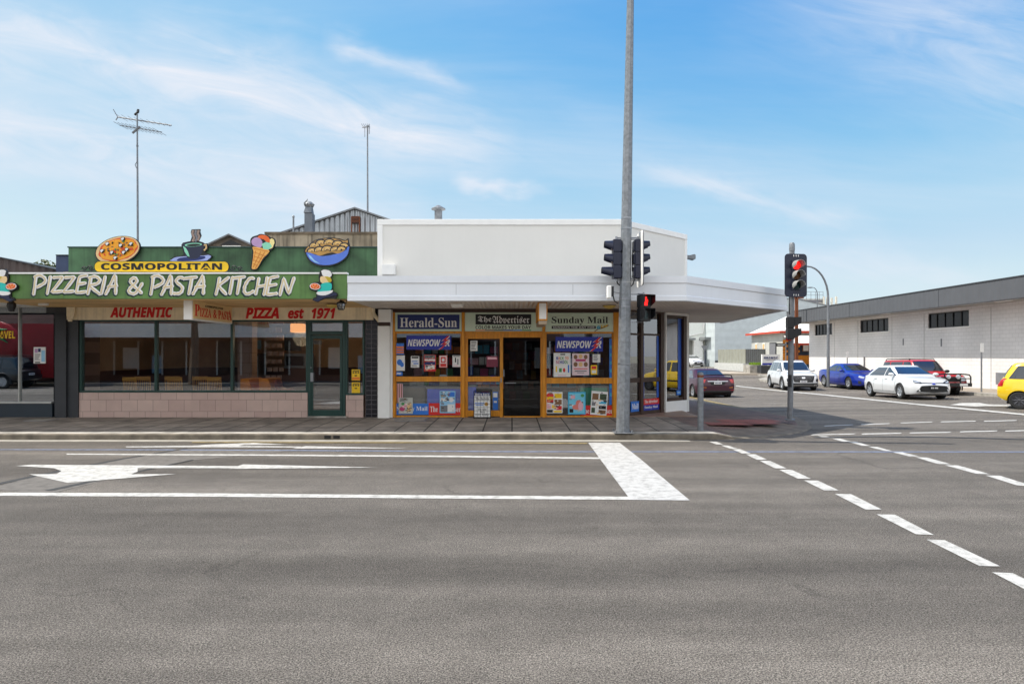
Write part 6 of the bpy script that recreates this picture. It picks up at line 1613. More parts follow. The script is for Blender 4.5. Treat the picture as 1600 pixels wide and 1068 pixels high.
# ------------------------------------------------------------ buildings beyond the cross street
t = thing('warehouse', 'big grey metal clad warehouse behind the stone house', 'warehouse', (33, 80, .1))
m = MB(); m.plate([(X(1117, 80), -.1), (X(1117, 80), 8.9), (X(1246, 80), 8.7), (X(1303, 80), Z(480, 80)), (X(1330, 80), 7.2), (X(1330, 80), -.1)], 80, 110)
m.build('wall', wavemat('grey_cladding', S(186, 194, 196), .95, 'z', .6, depth=.03, var=.08, strength=.25), t)
m = MB(); m.plate([(X(1116, 80), 8.9), (X(1116, 80), 9.0), (X(1246, 80), 8.82), (X(1303, 80), Z(479, 80)), (X(1331, 80), 7.32), (X(1331, 80), 7.2), (X(1303, 80), Z(480, 80)), (X(1246, 80), 8.7)], 79.9, 110.1); m.build('ridge_flashing', M_GREYP, t)
m = MB(); m.box(X(1117, 80), X(1140, 80), 79.9, 79.99, -.1, Z(563, 80)); m.build('dark_base', M_DGREY, t)
t = thing('pale_factory', 'pale factory with a canopy and dark blue doorway at the end of the side street', 'factory', (24, 86, .1))
m = MB(); m.box(X(1040, 84), X(1117, 84) - .02, 84, 100, -.1, 8.5); m.build('wall', mat('pale_render', S(226, 228, 222), .8, var=.06), t)
m = MB(); m.box(X(1060, 83), X(1085, 83), 82.4, 84, Z(531, 83), Z(528, 83)); m.box(X(1096, 83), X(1116, 83), 81.6, 84, Z(531, 83), Z(527, 83)); m.build('canopy', mat('canopy_grey', S(120, 124, 124), .6), t)
m = MB(); m.box(X(1085, 83), X(1099, 83), 83.2, 84, -.1, Z(532, 83)); m.build('porch_wall', mat('pale_render2', S(232, 232, 228), .8, var=.06), t)
m = MB(); m.pbox(1101, 1107.6, 541, 568, 83.9, 83.99); m.build('door', M_NBLUE, t)
m = MB(); m.pbox(1073, 1084, 532, 557, 83.9, 83.99); m.build('roller_door', wavemat('roller_slats', S(130, 132, 126), .5, 'x', .6, depth=.05), t)
m = MB(); m.tube([(X(1070, 83.9), 83.9, Z(526, 84)), (X(1098, 83.9), 83.9, Z(520, 84)), (X(1100, 83.9), 83.9, Z(505, 84))], .1, 6); m.build('pipe', M_PAPER, t)
t = thing('panel_fence', 'grey metal panel fence with a pale sunlit return on a low white plinth', 'fence', (24, 62, .1))
fm = wavemat('fence_ribs', S(112, 114, 114), .2, 'x', .6, depth=.03); fl = wavemat('fence_ribs_sunlit', S(140, 140, 128), .9, 'y', .6, depth=.04)  # sunlit side and shaded front of one fence, light put into the colours
fxr = X(1165.5, 62)
m = MB(); m.box(fxr, X(1209, 62), 62, 62.06, .9, Z(545, 62)); m.build('panel', fm, t)
m = MB(); m.box(fxr - .06, fxr - .001, 62, 70.2, .9, Z(545, 62)); m.build('side_panel', fl, t)
m = MB(); m.box(fxr - .4, X(1209, 62), 61.6, 62.3, -.1, .89); m.box(fxr - .4, fxr, 62.3, 70.4, -.1, .89); m.build('plinth', mat('plinth_white', S(190, 190, 186), .8, var=.15), t)
t = thing('business_sign', 'white and blue business sign board on a low garden wall', 'sign', (X(1205, 56), 56, .6))
m = MB(); m.pbox(1191, 1218.5, 553.4, 570, 56, 56.25, 0); m.pbox(1191, 1218.5, 567, 570, 55.98, 56.0, 1); m.build('board', [M_PAPER, M_BLUE], t)
m = MB(); m.ptext('GRAMAC', 1193.5, 1215.5, 557, 560.4, 56, style='bold', bold=.02, depth=.02); m.pbox(1196, 1212, 561.4, 561.9, 55.98, 56); m.build('lettering', M_NBLUE, t)
t = thing('garden_wall', 'low white garden wall with a dark end below the business sign', 'wall', (X(1188, 56), 56, 0))
m = MB(); m.box(X(1171, 56.5), X(1189, 56.5), 56.4, 58, -.4, Z(570, 56.5)); m.build('pale_wall', M_KERB, t); m = MB(); m.box(X(1189, 55.5) + .02, X(1222, 55.5), 55.5, 58, -.4, Z(571, 56.5)); m.build('dark_wall', M_DGREY, t)
m = MB()
rg = random.Random(3)
for i in range(1500):
    x = rg.uniform(X(1175, 57), X(1222, 57)); y = rg.uniform(56.5, 57.9); z = Z(570, 56.5); a = rg.uniform(0, 3.14); h = rg.uniform(.1, .28)
    m.add([(x - .03 * math.cos(a), y - .03 * math.sin(a), z), (x + .03 * math.cos(a), y + .03 * math.sin(a), z), (x + rg.uniform(-.08, .08), y, z + h)], [(0, 1, 2)])
o = m.build('grass', mat('lawn_green', S(120, 150, 30), .8), recalc=False); o['kind'] = 'stuff'; o['label'] = 'bright green grass on the garden wall'
# stone house
t = thing('stone_house', 'grey and orange stone cottage with a white hipped roof and red gutters', 'house', (27.5, 64, 0))
hx0, hx1, hy0, hy1 = 24.55, 31, 58, 65.6
zt = 3.85
m = MB(); m.box(hx0, hx1, hy0, hy1, -.4, zt); m.build('wall', mat('grey_stone_wall', S(188, 188, 182), .9, var=.12, vs=1.5, bump=.4, bs=6), t)
m = MB(); m.box(hx0 - .02, hx1, hy0 - .06, hy0 - .001, .3, 3.1, 0)
for z0, z1, q in ((.9, 1.7, 1), (2.9, 3.1, 1)): m.box(hx0 - .03, hx1, hy0 - .09, hy0 - .061, z0, z1, q)
for k in range(5):
    for x in (hx0 - .03, hx0 + 1.05): m.box(x, x + (.45 if k % 2 else .28), hy0 - .088, hy0 - .0615, 1.72 + k * .24, 1.72 + k * .24 + .2, 1)
m.build('front_wall', [mat('dark_slate_paint', S(44, 56, 74), .7), mat('orange_stone', S(224, 140, 40), .8, var=.25, vs=3)], t)
m = MB(); m.box(X(1254, 57.85), X(1264, 57.85), 57.78, 57.9, Z(549, 57.85), Z(537, 57.85)); w = m.build('window', M_BROWNP, t)
g = MB(); g.box(X(1255, 57.8), X(1263, 57.8), 57.76, 57.779, Z(548, 57.8), Z(538, 57.8)); g.build('pane', M_PAPER, w)
for py0, py1 in ((63.9, 64.5), (62.0, 62.6), (59.4, 60.9)):
    m = MB(); m.box(hx0 - .06, hx0 - .001, py0, py1, .9 if py0 > 60 else .2, 2.9); w = m.build('window', M_PAPER if py0 > 60 else M_DGREY, t)
    g = MB(); g.box(hx0 - .075, hx0 - .061, py0 + .1, py1 - .1, 1.0 if py0 > 60 else .3, 2.8); g.build('pane', M_TAN if py0 > 60 else M_GREYP, w)
e = .35
a = [(hx0 - e, hy0 - e, zt), (hx1 + e, hy0 - e, zt), (hx1 + e, hy1 + e, zt), (hx0 - e, hy1 + e, zt)]
rz_ = 5.9; rdg = [(hx0 + 3.2, hy0 + 3.0, rz_), (hx1 - 1, hy0 + 3.0, rz_), (hx1 - 1, hy1 - 3, rz_), (hx0 + 3.2, hy1 - 3, rz_)]
m = MB(); m.loft([a, rdg]); m.build('roof', mat('white_roof_iron', S(228, 226, 220), .5, var=.06), t)
m = MB(); m.box(hx0 - e - .12, hx0 - e - .001, hy0 - e - .12, hy1 + e + .1, zt - .14, zt + .06); m.box(hx0 - e, hx1 + e, hy0 - e - .12, hy0 - e - .001, zt - .14, zt + .06); m.build('gutter', mat('red_gutter', S(190, 66, 40), .5), t)
m = MB(); m.prism([(hx0 - .1, hy0 - .37, 3.5), (hx0 - .1, hy0 - 2.2, 2.75), (hx0 - .1, hy0 - 2.2, 2.69), (hx0 - .1, hy0 - .37, 3.44)], (7, 0, 0)); m.build('veranda_roof', mat('white_roof_iron', S(228, 226, 220), .5), t)
m = MB(); m.box(hx0 - .1, hx1, hy0 - 2.32, hy0 - 2.201, 2.58, 2.76); m.build('veranda_gutter', mat('red_gutter', S(190, 66, 40), .5), t)
m = MB()
for x in (hx0 + .05, hx0 + 3): m.box(x, x + .12, hy0 - 2.2, hy0 - 2.08, 0, 2.68)
m.build('veranda_post', M_DGREY, t)
t = thing('power_pole', 'brown timber power pole behind the corner signals', 'pole', (X(1245, 50), 50, -.2))
m = MB(); m.box(X(1243, 50), X(1247, 50), 50, 50.16, -.3, Z(462, 50)); m.box(X(1245.2, 50), X(1247.2, 50), 49.97, 50, -.3, Z(462, 50)); m.build('shaft', M_RUST, t)
m = MB(); m.box(X(1238, 50), X(1256, 50), 50.0, 50.1, Z(466, 50), Z(464, 50)); m.build('crossarm', M_RUST, t)
t = thing('street_name_sign', 'dark street name sign on a thin pole before the stone house', 'street sign', (X(1228, 48), 48, -.2))
m = MB(); m.cyl((X(1228, 48), 48, -.3), (X(1228, 48), 48, Z(534, 48)), .04, n=8); m.build('post', M_GALV, t)
m = MB(); m.pbox(1213.5, 1227, 536, 541, 47.95, 47.99, 0); m.build('plate', M_BLK, t)
m = MB(); m.ptext('CROUCH ST', 1214.6, 1226, 537.4, 539.6, 47.95, style='bold', depth=.01); m.build('lettering', M_PAPER, t)
t = thing('give_way_sign', 'back of a grey triangular give way sign at the far corner', 'street sign', (X(1100.5, 58), 58, .1))
m = MB(); m.cyl((X(1100.5, 58), 58, -.1), (X(1100.5, 58), 58, Z(541, 58)), .035, n=8); m.build('post', M_GALV, t)
m = MB(); m.plate(P2([(1095.5, 540), (1106, 540), (1100.7, 549)], 57.95), 57.93, 57.95); m.build('plate', M_GALV, t)
t = thing('antenna_rooftop', 'distant pale rooftop with railings and panel antennas above the hall roof', 'building', (60, 125, 0))
Yb_ = 125
m = MB(); m.pbox(1250, 1288, 466.5, 500, Yb_, 140, 0); m.pbox(1252, 1286, 468.5, 472, Yb_ - .1, Yb_, 1); m.pbox(1286, 1330, 478, 520, Yb_, 140, 0); m.build('wall', [mat('distant_wall', S(200, 198, 190), .8), M_GREYP], t)
for i, px in enumerate((1287.5, 1293, 1300, 1307)):
    m = MB(); m.pbox(px - 1.1, px + 1.3, 463 + (i % 3), 479, Yb_ - .4, Yb_ - .1); m.build('panel_antenna', mat('antenna_cream', S(222, 216, 200), .6), t)
m = MB()
for px in (1260, 1267, 1274, 1280, 1286): m.pbox(px, px + .4, 455.5, 468, Yb_ - .1, Yb_ - .02)
for py in (455.5, 460.5): m.pbox(1260, 1286.4, py, py + .4, Yb_ - .2, Yb_ - .1)
m.build('railing', M_GREYP, t)

# ------------------------------------------------------------ trees
def leaves(mb, blobs, n, size, seed, mats=2):
    rr = random.Random(seed)
    tot = sum(b[3] ** 2 for b in blobs)
    for (cx_, cy_, cz_, r) in blobs:
        for _ in range(int(n * r * r / tot)):
            d = Vector((rr.gauss(0, 1), rr.gauss(0, 1), rr.gauss(0, 1))).normalized() * r * (rr.uniform(.45, 1.08))
            p = Vector((cx_, cy_, cz_)) + Vector((d.x, d.y, d.z * .75))
            a = Vector((rr.uniform(-1, 1), rr.uniform(-1, 1), rr.uniform(-1, 1))).normalized(); b = a.orthogonal().normalized(); s = size * rr.uniform(.6, 1.4)
            mb.add([p - a * s, p - b * s * .5, p + a * s, p + b * s * .5], [(0, 1, 2, 3)], rr.randrange(mats))
LEAF = [mat('leaf_mid', (.075, .10, .022, 1), .6, var=.2), mat('leaf_dark', (.045, .065, .02, 1), .6, var=.2)]
def tree(name, label, x, y, zb, zc, blobs, n, size, seed, group=None):
    t = thing(name, label, 'tree', (x, y, zb), group)
    m = MB(); m.tube([(x, y, zb), (x + .1, y, (zb + zc) / 2), (x, y, zc)], [.28, .2, .1], 8)
    for b in blobs: m.tube([(x, y, zc - 1.2), ((x + b[0]) / 2, (y + b[1]) / 2, (zc - .8 + b[2]) / 2), b[:3]], [.1, .07, .02], 6)
    m.build('trunk', mat('bark', S(110, 96, 82), .9, var=.3), t)
    m = MB(); leaves(m, blobs, n, size, seed); m.build('crown', LEAF, t, recalc=False)
x0 = X(72, 45)
tree('street_tree', 'rounded green tree top peeking over the dark sloping roof at the left', x0, 45, 0, 7.2, [(x0 - .9, 45, 7.3, .8), (x0 - .1, 45, 7.75, .85), (x0 + .75, 45, 7.4, .8), (x0 + 1.3, 44.8, 6.9, .7), (x0 - 1.3, 45.2, 6.7, .7), (x0, 45, 6.4, 1.2)], 3200, .11, 4)
m = MB(); bl = [(8.1 + .32 * i, 29.5 + i * .8, gz(8, 30) + .62 + .08 * (i % 2), .42) for i in range(5)]
t = thing('bush', 'low green shrub at the side street kerb beyond the maroon sedan', 'shrub', (8.7, 38, -.3))
bl = [(X(1071 + 1.5 * i, 42), 42 + .3 * i, gz(9, 42) + .55 + .15 * (i % 2), .42) for i in range(4)]
leaves(m, bl, 1200, .07, 9); m.build('foliage', [mat('shrub_leaf', (.10, .13, .025, 1), .6), LEAF[1]], t, recalc=False)
m = MB()
for b in bl: m.tube([(b[0], b[1], gz(9, 42)), b[:3]], [.04, .02], 5)
m.build('stem', mat('bark', S(110, 96, 82), .9), t)

# ------------------------------------------------------------ street side behind the camera (seen in the shop glass)
t = thing('facing_shops', 'row of dark shopfronts with a long pale awning fascia across the road', 'shop building', (-5, -8, .15))
m = MB(); m.box(-46, 46, -14, -7, -.05, 4.6); m.build('wall', mat('facing_brick', S(130, 96, 84), .8, var=.3, vs=.6), t)
m = MB(); m.box(-46, -2, -4.0, -3.9, 2.75, 3.55); m.box(3, 46, -4.0, -3.9, 2.75, 3.5); m.build('awning_fascia', M_WHITE2, t)
m = MB(); m.box(-46, -2, -7, -4.0, 2.9, 3.0); m.box(3, 46, -7, -4.0, 2.9, 3.0); m.build('awning_roof', M_GALV2, t)
for i in range(14):
    m = MB(); m.box(-44 + i * 6.4, -44 + i * 6.4 + 4.6, -6.99, -6.9, .5, 2.6, 0)
    for k in range(4): m.box(-44 + i * 6.4 + k * 1.5, -44 + i * 6.4 + k * 1.5 + .1, -6.9, -6.86, .5, 2.6, 1)
    if i % 2: m.box(-43.4 + i * 6.4, -42.4 + i * 6.4, -6.9, -6.88, .9, 2.2, 1); m.box(-41.6 + i * 6.4, -40.9 + i * 6.4, -6.9, -6.88, .6, 1.7, 2)
    m.build('shop_window', [M_PANE, M_WHITE2, M_LBLUE], t)
m = MB(); m.add([(-60, -30, .12), (60, -30, .12), (60, -3.2, .12), (-60, -3.2, .12), (-60, -3.2, -.1), (60, -3.2, -.1)], [(0, 1, 2, 3), (3, 2, 5, 4)])
struct(m.build('near_pavement', M_GUT, recalc=False))
x1 = -17.6
tree('street_tree', 'pale trunked street tree across the road mirrored in the pizzeria glass', x1, -2.4, .1, 5.2, [(x1 - 1.2, -2.4, 5.6, 1.1), (x1 + 1.1, -2.2, 5.8, 1.2), (x1, -2.8, 6.6, 1.2), (x1 + .3, -1.6, 5.3, .9)], 1500, .2, 12)
t = thing('banner_trailer', 'parked trailer with a red tomato banner across the road', 'trailer', (-29, -3.2, .1))
m = MB(); m.box(-33.5, -24.6, -3.6, -1.9, .5, 3.45); m.build('body', mat('tomato_red_banner', S(150, 16, 26), .5, var=.25, vs=.7), t)
m = MB(); m.sphere((-28.2, -1.9, 2.4), (1.5, .12, 1.2), 20, 10); m.build('tomato', mat('tomato_paint_gloss', S(176, 20, 30), .4, var=.2), t, smooth=60)
m = MB()
for a in range(5):
    b = R(-30 + 62 * a); m.tube([(-28.2, -1.76, 2.9), (-28.2 + .5 * math.cos(b), -1.72, 2.9 + .4 * math.sin(b)), (-28.2 + 1.0 * math.cos(b), -1.74, 2.75 + .7 * math.sin(b))], [.11, .09, .02], 6)
m.build('stalk', M_GREENPR, t)
for x in (-31.5, -26.5):
    m = MB(); m.lathe([(.36, -.1), (.38, 0), (.36, .1)], (x, -2.0, .45), (0, 1, 0), 18); m.build('wheel', M_BLACK, t)
# ------------------------------------------------------------ cars
M_TYRE = mat('tyre_rubber', (.018, .018, .018), .85, bump=.1)
M_RIM = mat('alloy_rim', (.55, .56, .58), .3, .85, var=.05)
M_RIMD = mat('dark_alloy', (.10, .10, .11), .35, .7)
M_PLAS = mat('bumper_plastic', (.022, .022, .024), .6)
M_CGLASS = mat('car_glass', (.012, .016, .022, 1), .04, var=.02, spec=.7, coat=1.0)
M_CHROME = mat('chrome', (.75, .76, .78), .12, 1.0, var=.02)
M_HEAD = mat('headlight_glass', (.55, .58, .62, 1), .08, .3, var=.1, coat=1.0)
M_TAIL = mat('tail_light_red', (.42, .012, .012, 1), .15, var=.05, coat=.6)
M_AMB = mat('amber_lens', (.8, .25, .02, 1), .2)
M_SEAM = mat('panel_gap', (.01, .01, .01), .8)
def paint(name, c, metal=0.0): return mat(name, c, .28, metal, var=.03, coat=.9, spec=.5)
def interp(K, x):
    if x <= K[0][0]: return K[0][1]
    for (a, va), (b, vb) in zip(K, K[1:]):
        if x <= b:
            t = (x - a) / (b - a); return va + (vb - va) * t
    return K[-1][1]
def sinterp(K, x, h=.07):
    return (interp(K, x - h) + 2 * interp(K, x) + interp(K, x + h)) / 4

def make_car(name, label, cat, c, pmat, group=None):
    """c: dimensions; local +X is forward, the origin lies on the road under the middle of the wheelbase"""
    t = thing(name, label, cat, (0, 0, 0), group)
    W = c['W'] / 2; H = c['H']; wb = c['wb'] / 2; r = c['r']; xr, xf = c['ends']
    B = lambda mb, nm, q, par=t, **k: mb.build(nm, q, par, local=True, **k)
    # lower body
    xs = []
    n = 46
    for i in range(n + 1):
        s = i / n; xs.append(xr + (xf - xr) * (.5 - .5 * math.cos(math.pi * s)) if True else 0)
    xs[0] += .002; xs[-1] -= .002
    rings = []
    for x in xs:
        zd = sinterp(c['deck'], x); zb_ = sinterp(c['bot'], x); w = W * sinterp(c['plan'], x); h = zd - zb_
        cr = c.get('crown', .035)
        half = [(0, zb_), (.80 * w, zb_), (.94 * w, zb_ + .05 * h), (.985 * w, zb_ + .18 * h), (w, zb_ + .42 * h), (1.0 * w, zb_ + .60 * h), (.975 * w, zb_ + .70 * h), (.965 * w, zb_ + .84 * h), (.93 * w, zb_ + .95 * h), (.86 * w, zd), (.55 * w, zd + cr * .7), (0, zd + cr)]
        ring = [(x, y, z) for y, z in half] + [(x, -y, z) for y, z in half[-2:0:-1]]
        rings.append(ring)
    lb = MB(); lb.loft(rings)
    lo = lb.build('body', pmat, None)
    # wheel arches are cut out of the shell
    cut = MB(); ra = r * c.get('arch', 1.14)
    for sx in (-wb, wb):
        for sy in (-1, 1): cut.cyl((sx, sy * (W - .26), r * 1.02), (sx, sy * (W + .2), r * 1.02), ra, n=30)
    co = cut.build('cutter', pmat, None)
    md = lo.modifiers.new('arch', 'BOOLEAN'); md.operation = 'DIFFERENCE'; md.solver = 'EXACT'; md.object = co
    dg = bpy.context.evaluated_depsgraph_get()
    me = bpy.data.meshes.new_from_object(lo.evaluated_get(dg))
    bpy.data.objects.remove(lo); bpy.data.objects.remove(co)
    body = MB(); body.add([tuple(v.co) for v in me.vertices], [tuple(p.vertices) for p in me.polygons])
    # cabin
    zbelt = c['belt']; zr = H
    g = c['cabin']        # rear base x, front base x, rear roof x, front roof x, base half width, roof half width
    def cab(v):
        bow = math.sin(v * math.pi) * .03
        return (g[0] + (g[2] - g[0]) * v - bow * .6, g[1] + (g[3] - g[1]) * v + bow, W * (g[4] + (g[5] - g[4]) * v ** 1.25))
    rg_ = []
    def outl(x0, x1, hw, z, nn, N=44):
        out = []; cx_, a = (x0 + x1) / 2, (x1 - x0) / 2
        for i in range(N):
            th = 2 * math.pi * i / N; ct, st = math.cos(th), math.sin(th)
            out.append((cx_ + a * math.copysign(abs(ct) ** (2 / nn), ct), hw * math.copysign(abs(st) ** (2 / nn), st), z))
        return out
    for v in (0, .2, .4, .6, .8, .93):
        a, b, hw = cab(v); rg_.append(outl(a, b, hw, zbelt + (zr - .045 - zbelt) * v, 7))
    a, b, hw = cab(1.0)
    rg_.append(outl(a + .02, b - .02, hw - .02, zr - .03, 6)); rg_.append(outl(a + .1, b - .1, hw - .10, zr - .008, 5)); rg_.append(outl(a + .3, b - .3, hw * .55, zr, 4))
    cb = MB(); cb.loft(rg_); body.add(cb.v, cb.f)
    bo = B(body, 'body', pmat, smooth=32)
    bvh = BVHTree.FromPolygons([Vector(q) for q in body.v], body.f)
    def proj(p, d, off):
        p = Vector(p); d = Vector(d).normalized()
        hit = bvh.ray_cast(p - d * 4, d)
        if hit[0] is None: return None
        nn = hit[1] if hit[1].dot(d) < 0 else -hit[1]
        return hit[0] + (nn * .5 - d * .5).normalized() * off
    def patch(mb, top, bot, d, off=.007, nv=5, mi=0):
        """sheet hugging the body between two rails, projected along d"""
        grid = []
        for k in range(nv + 1):
            s = k / nv
            grid.append([proj(Vector(a) * (1 - s) + Vector(b) * s, d, off) for a, b in zip(top, bot)])
        nu = len(top)
        vs, fs, idx = [], [], {}
        for j in range(nv + 1):
            for i in range(nu):
                if grid[j][i] is not None: idx[(i, j)] = len(vs); vs.append(grid[j][i])
        for j in range(nv):
            for i in range(nu - 1):
                q = [(i, j), (i + 1, j), (i + 1, j + 1), (i, j + 1)]
                if all(k in idx for k in q) and max((vs[idx[q[a]]] - vs[idx[q[a - 1]]]).length for a in range(4)) < .4: fs.append(tuple(idx[k] for k in q))
        if fs: mb.add(vs, fs, mi)
    def rail(p, q, n=8): p, q = Vector(p), Vector(q); return [p.lerp(q, i / n) for i in range(n + 1)]
    def poly_rail(P, n=5):
        out = []
        for a, b in zip(P, P[1:]): out += rail(a, b, n)[:-1]
        return out + [Vector(P[-1])]
    # windscreen and rear window
    def xfront(z): v = (z - zbelt) / (zr - .045 - zbelt); return cab(max(0, min(1, v)))
    zw0, zw1 = zbelt + c.get('ws0', .11), zr - .085
    hw0, hw1 = xfront(zw0)[2], xfront(zw1)[2]
    m = MB(); patch(m, rail((0, -hw1 * .86, zw1), (0, hw1 * .86, zw1), 14), rail((0, -hw0 * .90, zw0), (0, hw0 * .90, zw0), 14), (-1, 0, 0), nv=6); B(m, 'windscreen', M_CGLASS, smooth=50)
    zq0, zq1 = zbelt + c.get('rw0', .08), zr - .09
    if c.get('rear', 1):
        k0, k1 = xfront(zq0)[2], xfront(zq1)[2]
        m = MB(); patch(m, rail((0, -k1 * .80, zq1), (0, k1 * .80, zq1), 12), rail((0, -k0 * .86, zq0), (0, k0 * .86, zq0), 12), (1, 0, 0), nv=6); B(m, 'rear_window', M_CGLASS, smooth=50)
    # side windows split by pillars
    zs0, zs1 = zbelt + .045, zr - .105
    fa, ra_ = c['glass']   # offsets of front and rear window edges from the cabin ends
    for sy in (-1, 1):
        ed = [None] + c['pillars'] + [None]
        for i in range(len(ed) - 1):
            def X0(z): return (xfront(z)[0] + ra_) if ed[i] is None else ed[i] + .035
            def X1(z): return (xfront(z)[1] - fa) if ed[i + 1] is None else ed[i + 1] - .035
            if X1(zs0) - X0(zs0) < .08: continue
            zt = zs1; 
            xt0, xt1 = X0(zt), X1(zt)
            if xt1 - xt0 < .05: xt1 = xt0 + .05
            m = MB(); patch(m, rail((xt0, 0, zt), (xt1, 0, zt), 10), rail((X0(zs0), 0, zs0), (X1(zs0), 0, zs0), 10), (0, -sy, 0), off=.006, nv=6)
            B(m, 'side_window', M_CGLASS, smooth=50)
        # door gaps
        m = MB()
        for xg in c['gaps']:
            P = [(xg[0], 0, zbelt + .0), (xg[1], 0, .5 * H * .72), (xg[2], 0, .30)]
            patch(m, poly_rail([(x - .007, y, z) for x, y, z in P], 4), poly_rail([(x + .007, y, z) for x, y, z in P], 4), (0, -sy, 0), off=.003, nv=1)
        patch(m, rail((c['gaps'][0][2], 0, .302), (c['gaps'][-1][2], 0, .302), 16), rail((c['gaps'][0][2], 0, .29), (c['gaps'][-1][2], 0, .29), 16), (0, -sy, 0), off=.003, nv=1)
        B(m, 'door_gap', M_SEAM)
        for xh in c['handles']:
            q = proj((xh, 0, zbelt - .09), (0, -sy, 0), .0)
            m = MB(); m.box(xh - .09, xh + .09, min(q.y, q.y + sy * .03), max(q.y, q.y + sy * .03), q.z - .016, q.z + .016); B(m, 'door_handle', c.get('hmat', pmat), bevel=.008)
        # mirrors
        xm = c['mirror']; q = proj((xm, 0, zbelt + .03), (0, -sy, 0), 0)
        if q is None: q = Vector((xm, sy * W * .9, zbelt + .03))
        m = MB(); m.sphere((xm + .02, q.y + sy * .13, zbelt + .10), (.085, .12, .075), 12, 8); m.tube([(xm + .03, q.y - sy * .03, zbelt + .02), (xm + .02, q.y + sy * .06, zbelt + .07)], .03, 6); B(m, 'mirror', c.get('mmat', pmat), smooth=60)
    # wheels
    for sx in (-1, 1):
        for sy in (-1, 1):
            o_ = (sx * wb, sy * (W - .115), r); ax = (0, sy, 0)
            m = MB(); m.lathe([(r * .62, -.10), (r * .9, -.105), (r * .98, -.08), (r, -.04), (r, .04), (r * .98, .08), (r * .9, .103), (r * .66, .10), (r * .66, .0)], o_, ax, 30); wh = B(m, 'wheel', M_TYRE, smooth=40)
            m = MB(); m.lathe([(r * .66, .05), (r * .66, .092), (r * .61, .094), (r * .58, .05), (r * .58, .03)], o_, ax, 30, 0)
            m.lathe([(r * .60, .022), (r * .2, .028), (r * .01, .03)], o_, ax, 24, 1)
            m.lathe([(r * .16, .03), (r * .15, .075), (r * .05, .085)], o_, ax, 12, 0)
            ns = c.get('spokes', 5)
            for k in range(ns):
                for dl in ((-.1, .1) if c.get('twin', True) else (0,)):
                    a0 = 2 * math.pi * k / ns + dl; d = Vector((math.cos(a0), 0, math.sin(a0)))
                    p = Vector(o_) + Vector((0, sy * .062, 0)); m.tube([p + d * r * .10, p + d * r * .62 + Vector((0, sy * .012, 0))], [r * .085, r * .07], 6, 0, flat=(ax, .4))
            B(m, 'rim', [c.get('rim', M_RIM), M_RIMD if c.get('rim', M_RIM) is not M_RIMD else M_BLK], wh, smooth=40)
            m = MB(); rr_ = ra * .995
            pts = [(sx * wb + rr_ * math.cos(R(a)), r * 1.02 + rr_ * math.sin(R(a))) for a in range(-20, 201, 11)]
            ya, yb = sy * (W - .255), sy * (W - .05)
            m.loft([[(x, ya, z) for x, z in pts], [(x, yb, z) for x, z in pts]], closed=False, cap=False)
            m.add([(x, ya - sy * .001, z) for x, z in pts], [tuple(range(len(pts)))])
            B(m, 'wheel_arch', M_PLAS, recalc=False)
            if c.get('flare'):
                m = MB(); q_ = []
                for a in range(-18, 199, 9): q_.append((sx * wb + (ra + .025) * math.cos(R(a)), sy * (W - .012), r * 1.02 + (ra + .025) * math.sin(R(a))))
                m.tube(q_, .042, 6, flat=((0, 1, 0), .5)); B(m, 'arch_flare', c['flare'], smooth=40)
    # underside
    m = MB(); m.box(-wb - .35, wb + .35, -W * .72, W * .72, c['bot'][len(c['bot']) // 2][1] - .02, c['bot'][len(c['bot']) // 2][1] + .04); B(m, 'underbody', M_PLAS)
    # lamps, grille, plates: sheets that follow the body
    for nm, q, side, P in c['sheets']:
        d = {'f': (-1, 0, 0), 'r': (1, 0, 0)}.get(side)
        xe = xf - .12 if side == 'f' else xr + .08
        if side in 'fr':
            for sy in ((1, -1) if P.get('mirror') else (1,)):
                m = MB(); dd = Vector(d) + Vector((0, -sy * P.get('slant', 0), 0))
                patch(m, poly_rail([(xe, sy * y, z) for y, z in P['top']], 6), poly_rail([(xe, sy * y, z) for y, z in P['bot']], 6), dd, off=P.get('off', .008), nv=4); B(m, nm, q, smooth=50)
        else:
            for sy in (-1, 1):
                m = MB(); patch(m, poly_rail([(x, 0, z) for x, z in P['top']], 6), poly_rail([(x, 0, z) for x, z in P['bot']], 6), (0, -sy, 0), off=P.get('off', .006), nv=3); B(m, nm, q, smooth=50)
    for (zc, side, w_) in c.get('plates', [(.45, 'f', .37), (.5, 'r', .37)]):
        d = Vector((-1, 0, 0)) if side == 'f' else Vector((1, 0, 0)); q = proj((0, 0, zc), d, 0)
        m = MB(); s = -d.x; x = q.x + s * .03
        m.box(min(x - .045 * s, x), max(x - .045 * s, x), -w_ / 2, w_ / 2, zc - .055, zc + .055); 
        k = MB()
        for i in range(6): yy = -w_ / 2 + .05 + i * (w_ - .1) / 6 + (.02 if i > 2 else 0); k.box(min(x, x + .003 * s), max(x, x + .003 * s), yy, yy + (w_ - .1) / 6 * .6, zc - .03, zc + .03)
        pl = B(m, 'number_plate', M_PAPER if not c.get('darkplate') else M_BLK); B(k, 'plate_marks', M_NBLUE if not c.get('darkplate') else M_PAPER, pl)
    t['_proj'] = 0
    return t, B, patch, proj, rail, poly_rail
def place(t, x, y, head, dz=0):
    """head: direction the car points to, in plan"""
    if '_proj' in t: del t['_proj']
    t.location = (x, y, gz(x, y) + dz); t.rotation_euler = (0, 0, math.atan2(head[1], head[0]))
    # follow the slope of the road
    h = Vector(head).normalized(); s = gz(x + h.x, y + h.y) - gz(x - h.x, y - h.y)
    t.rotation_euler.y = -math.atan2(s, 2)

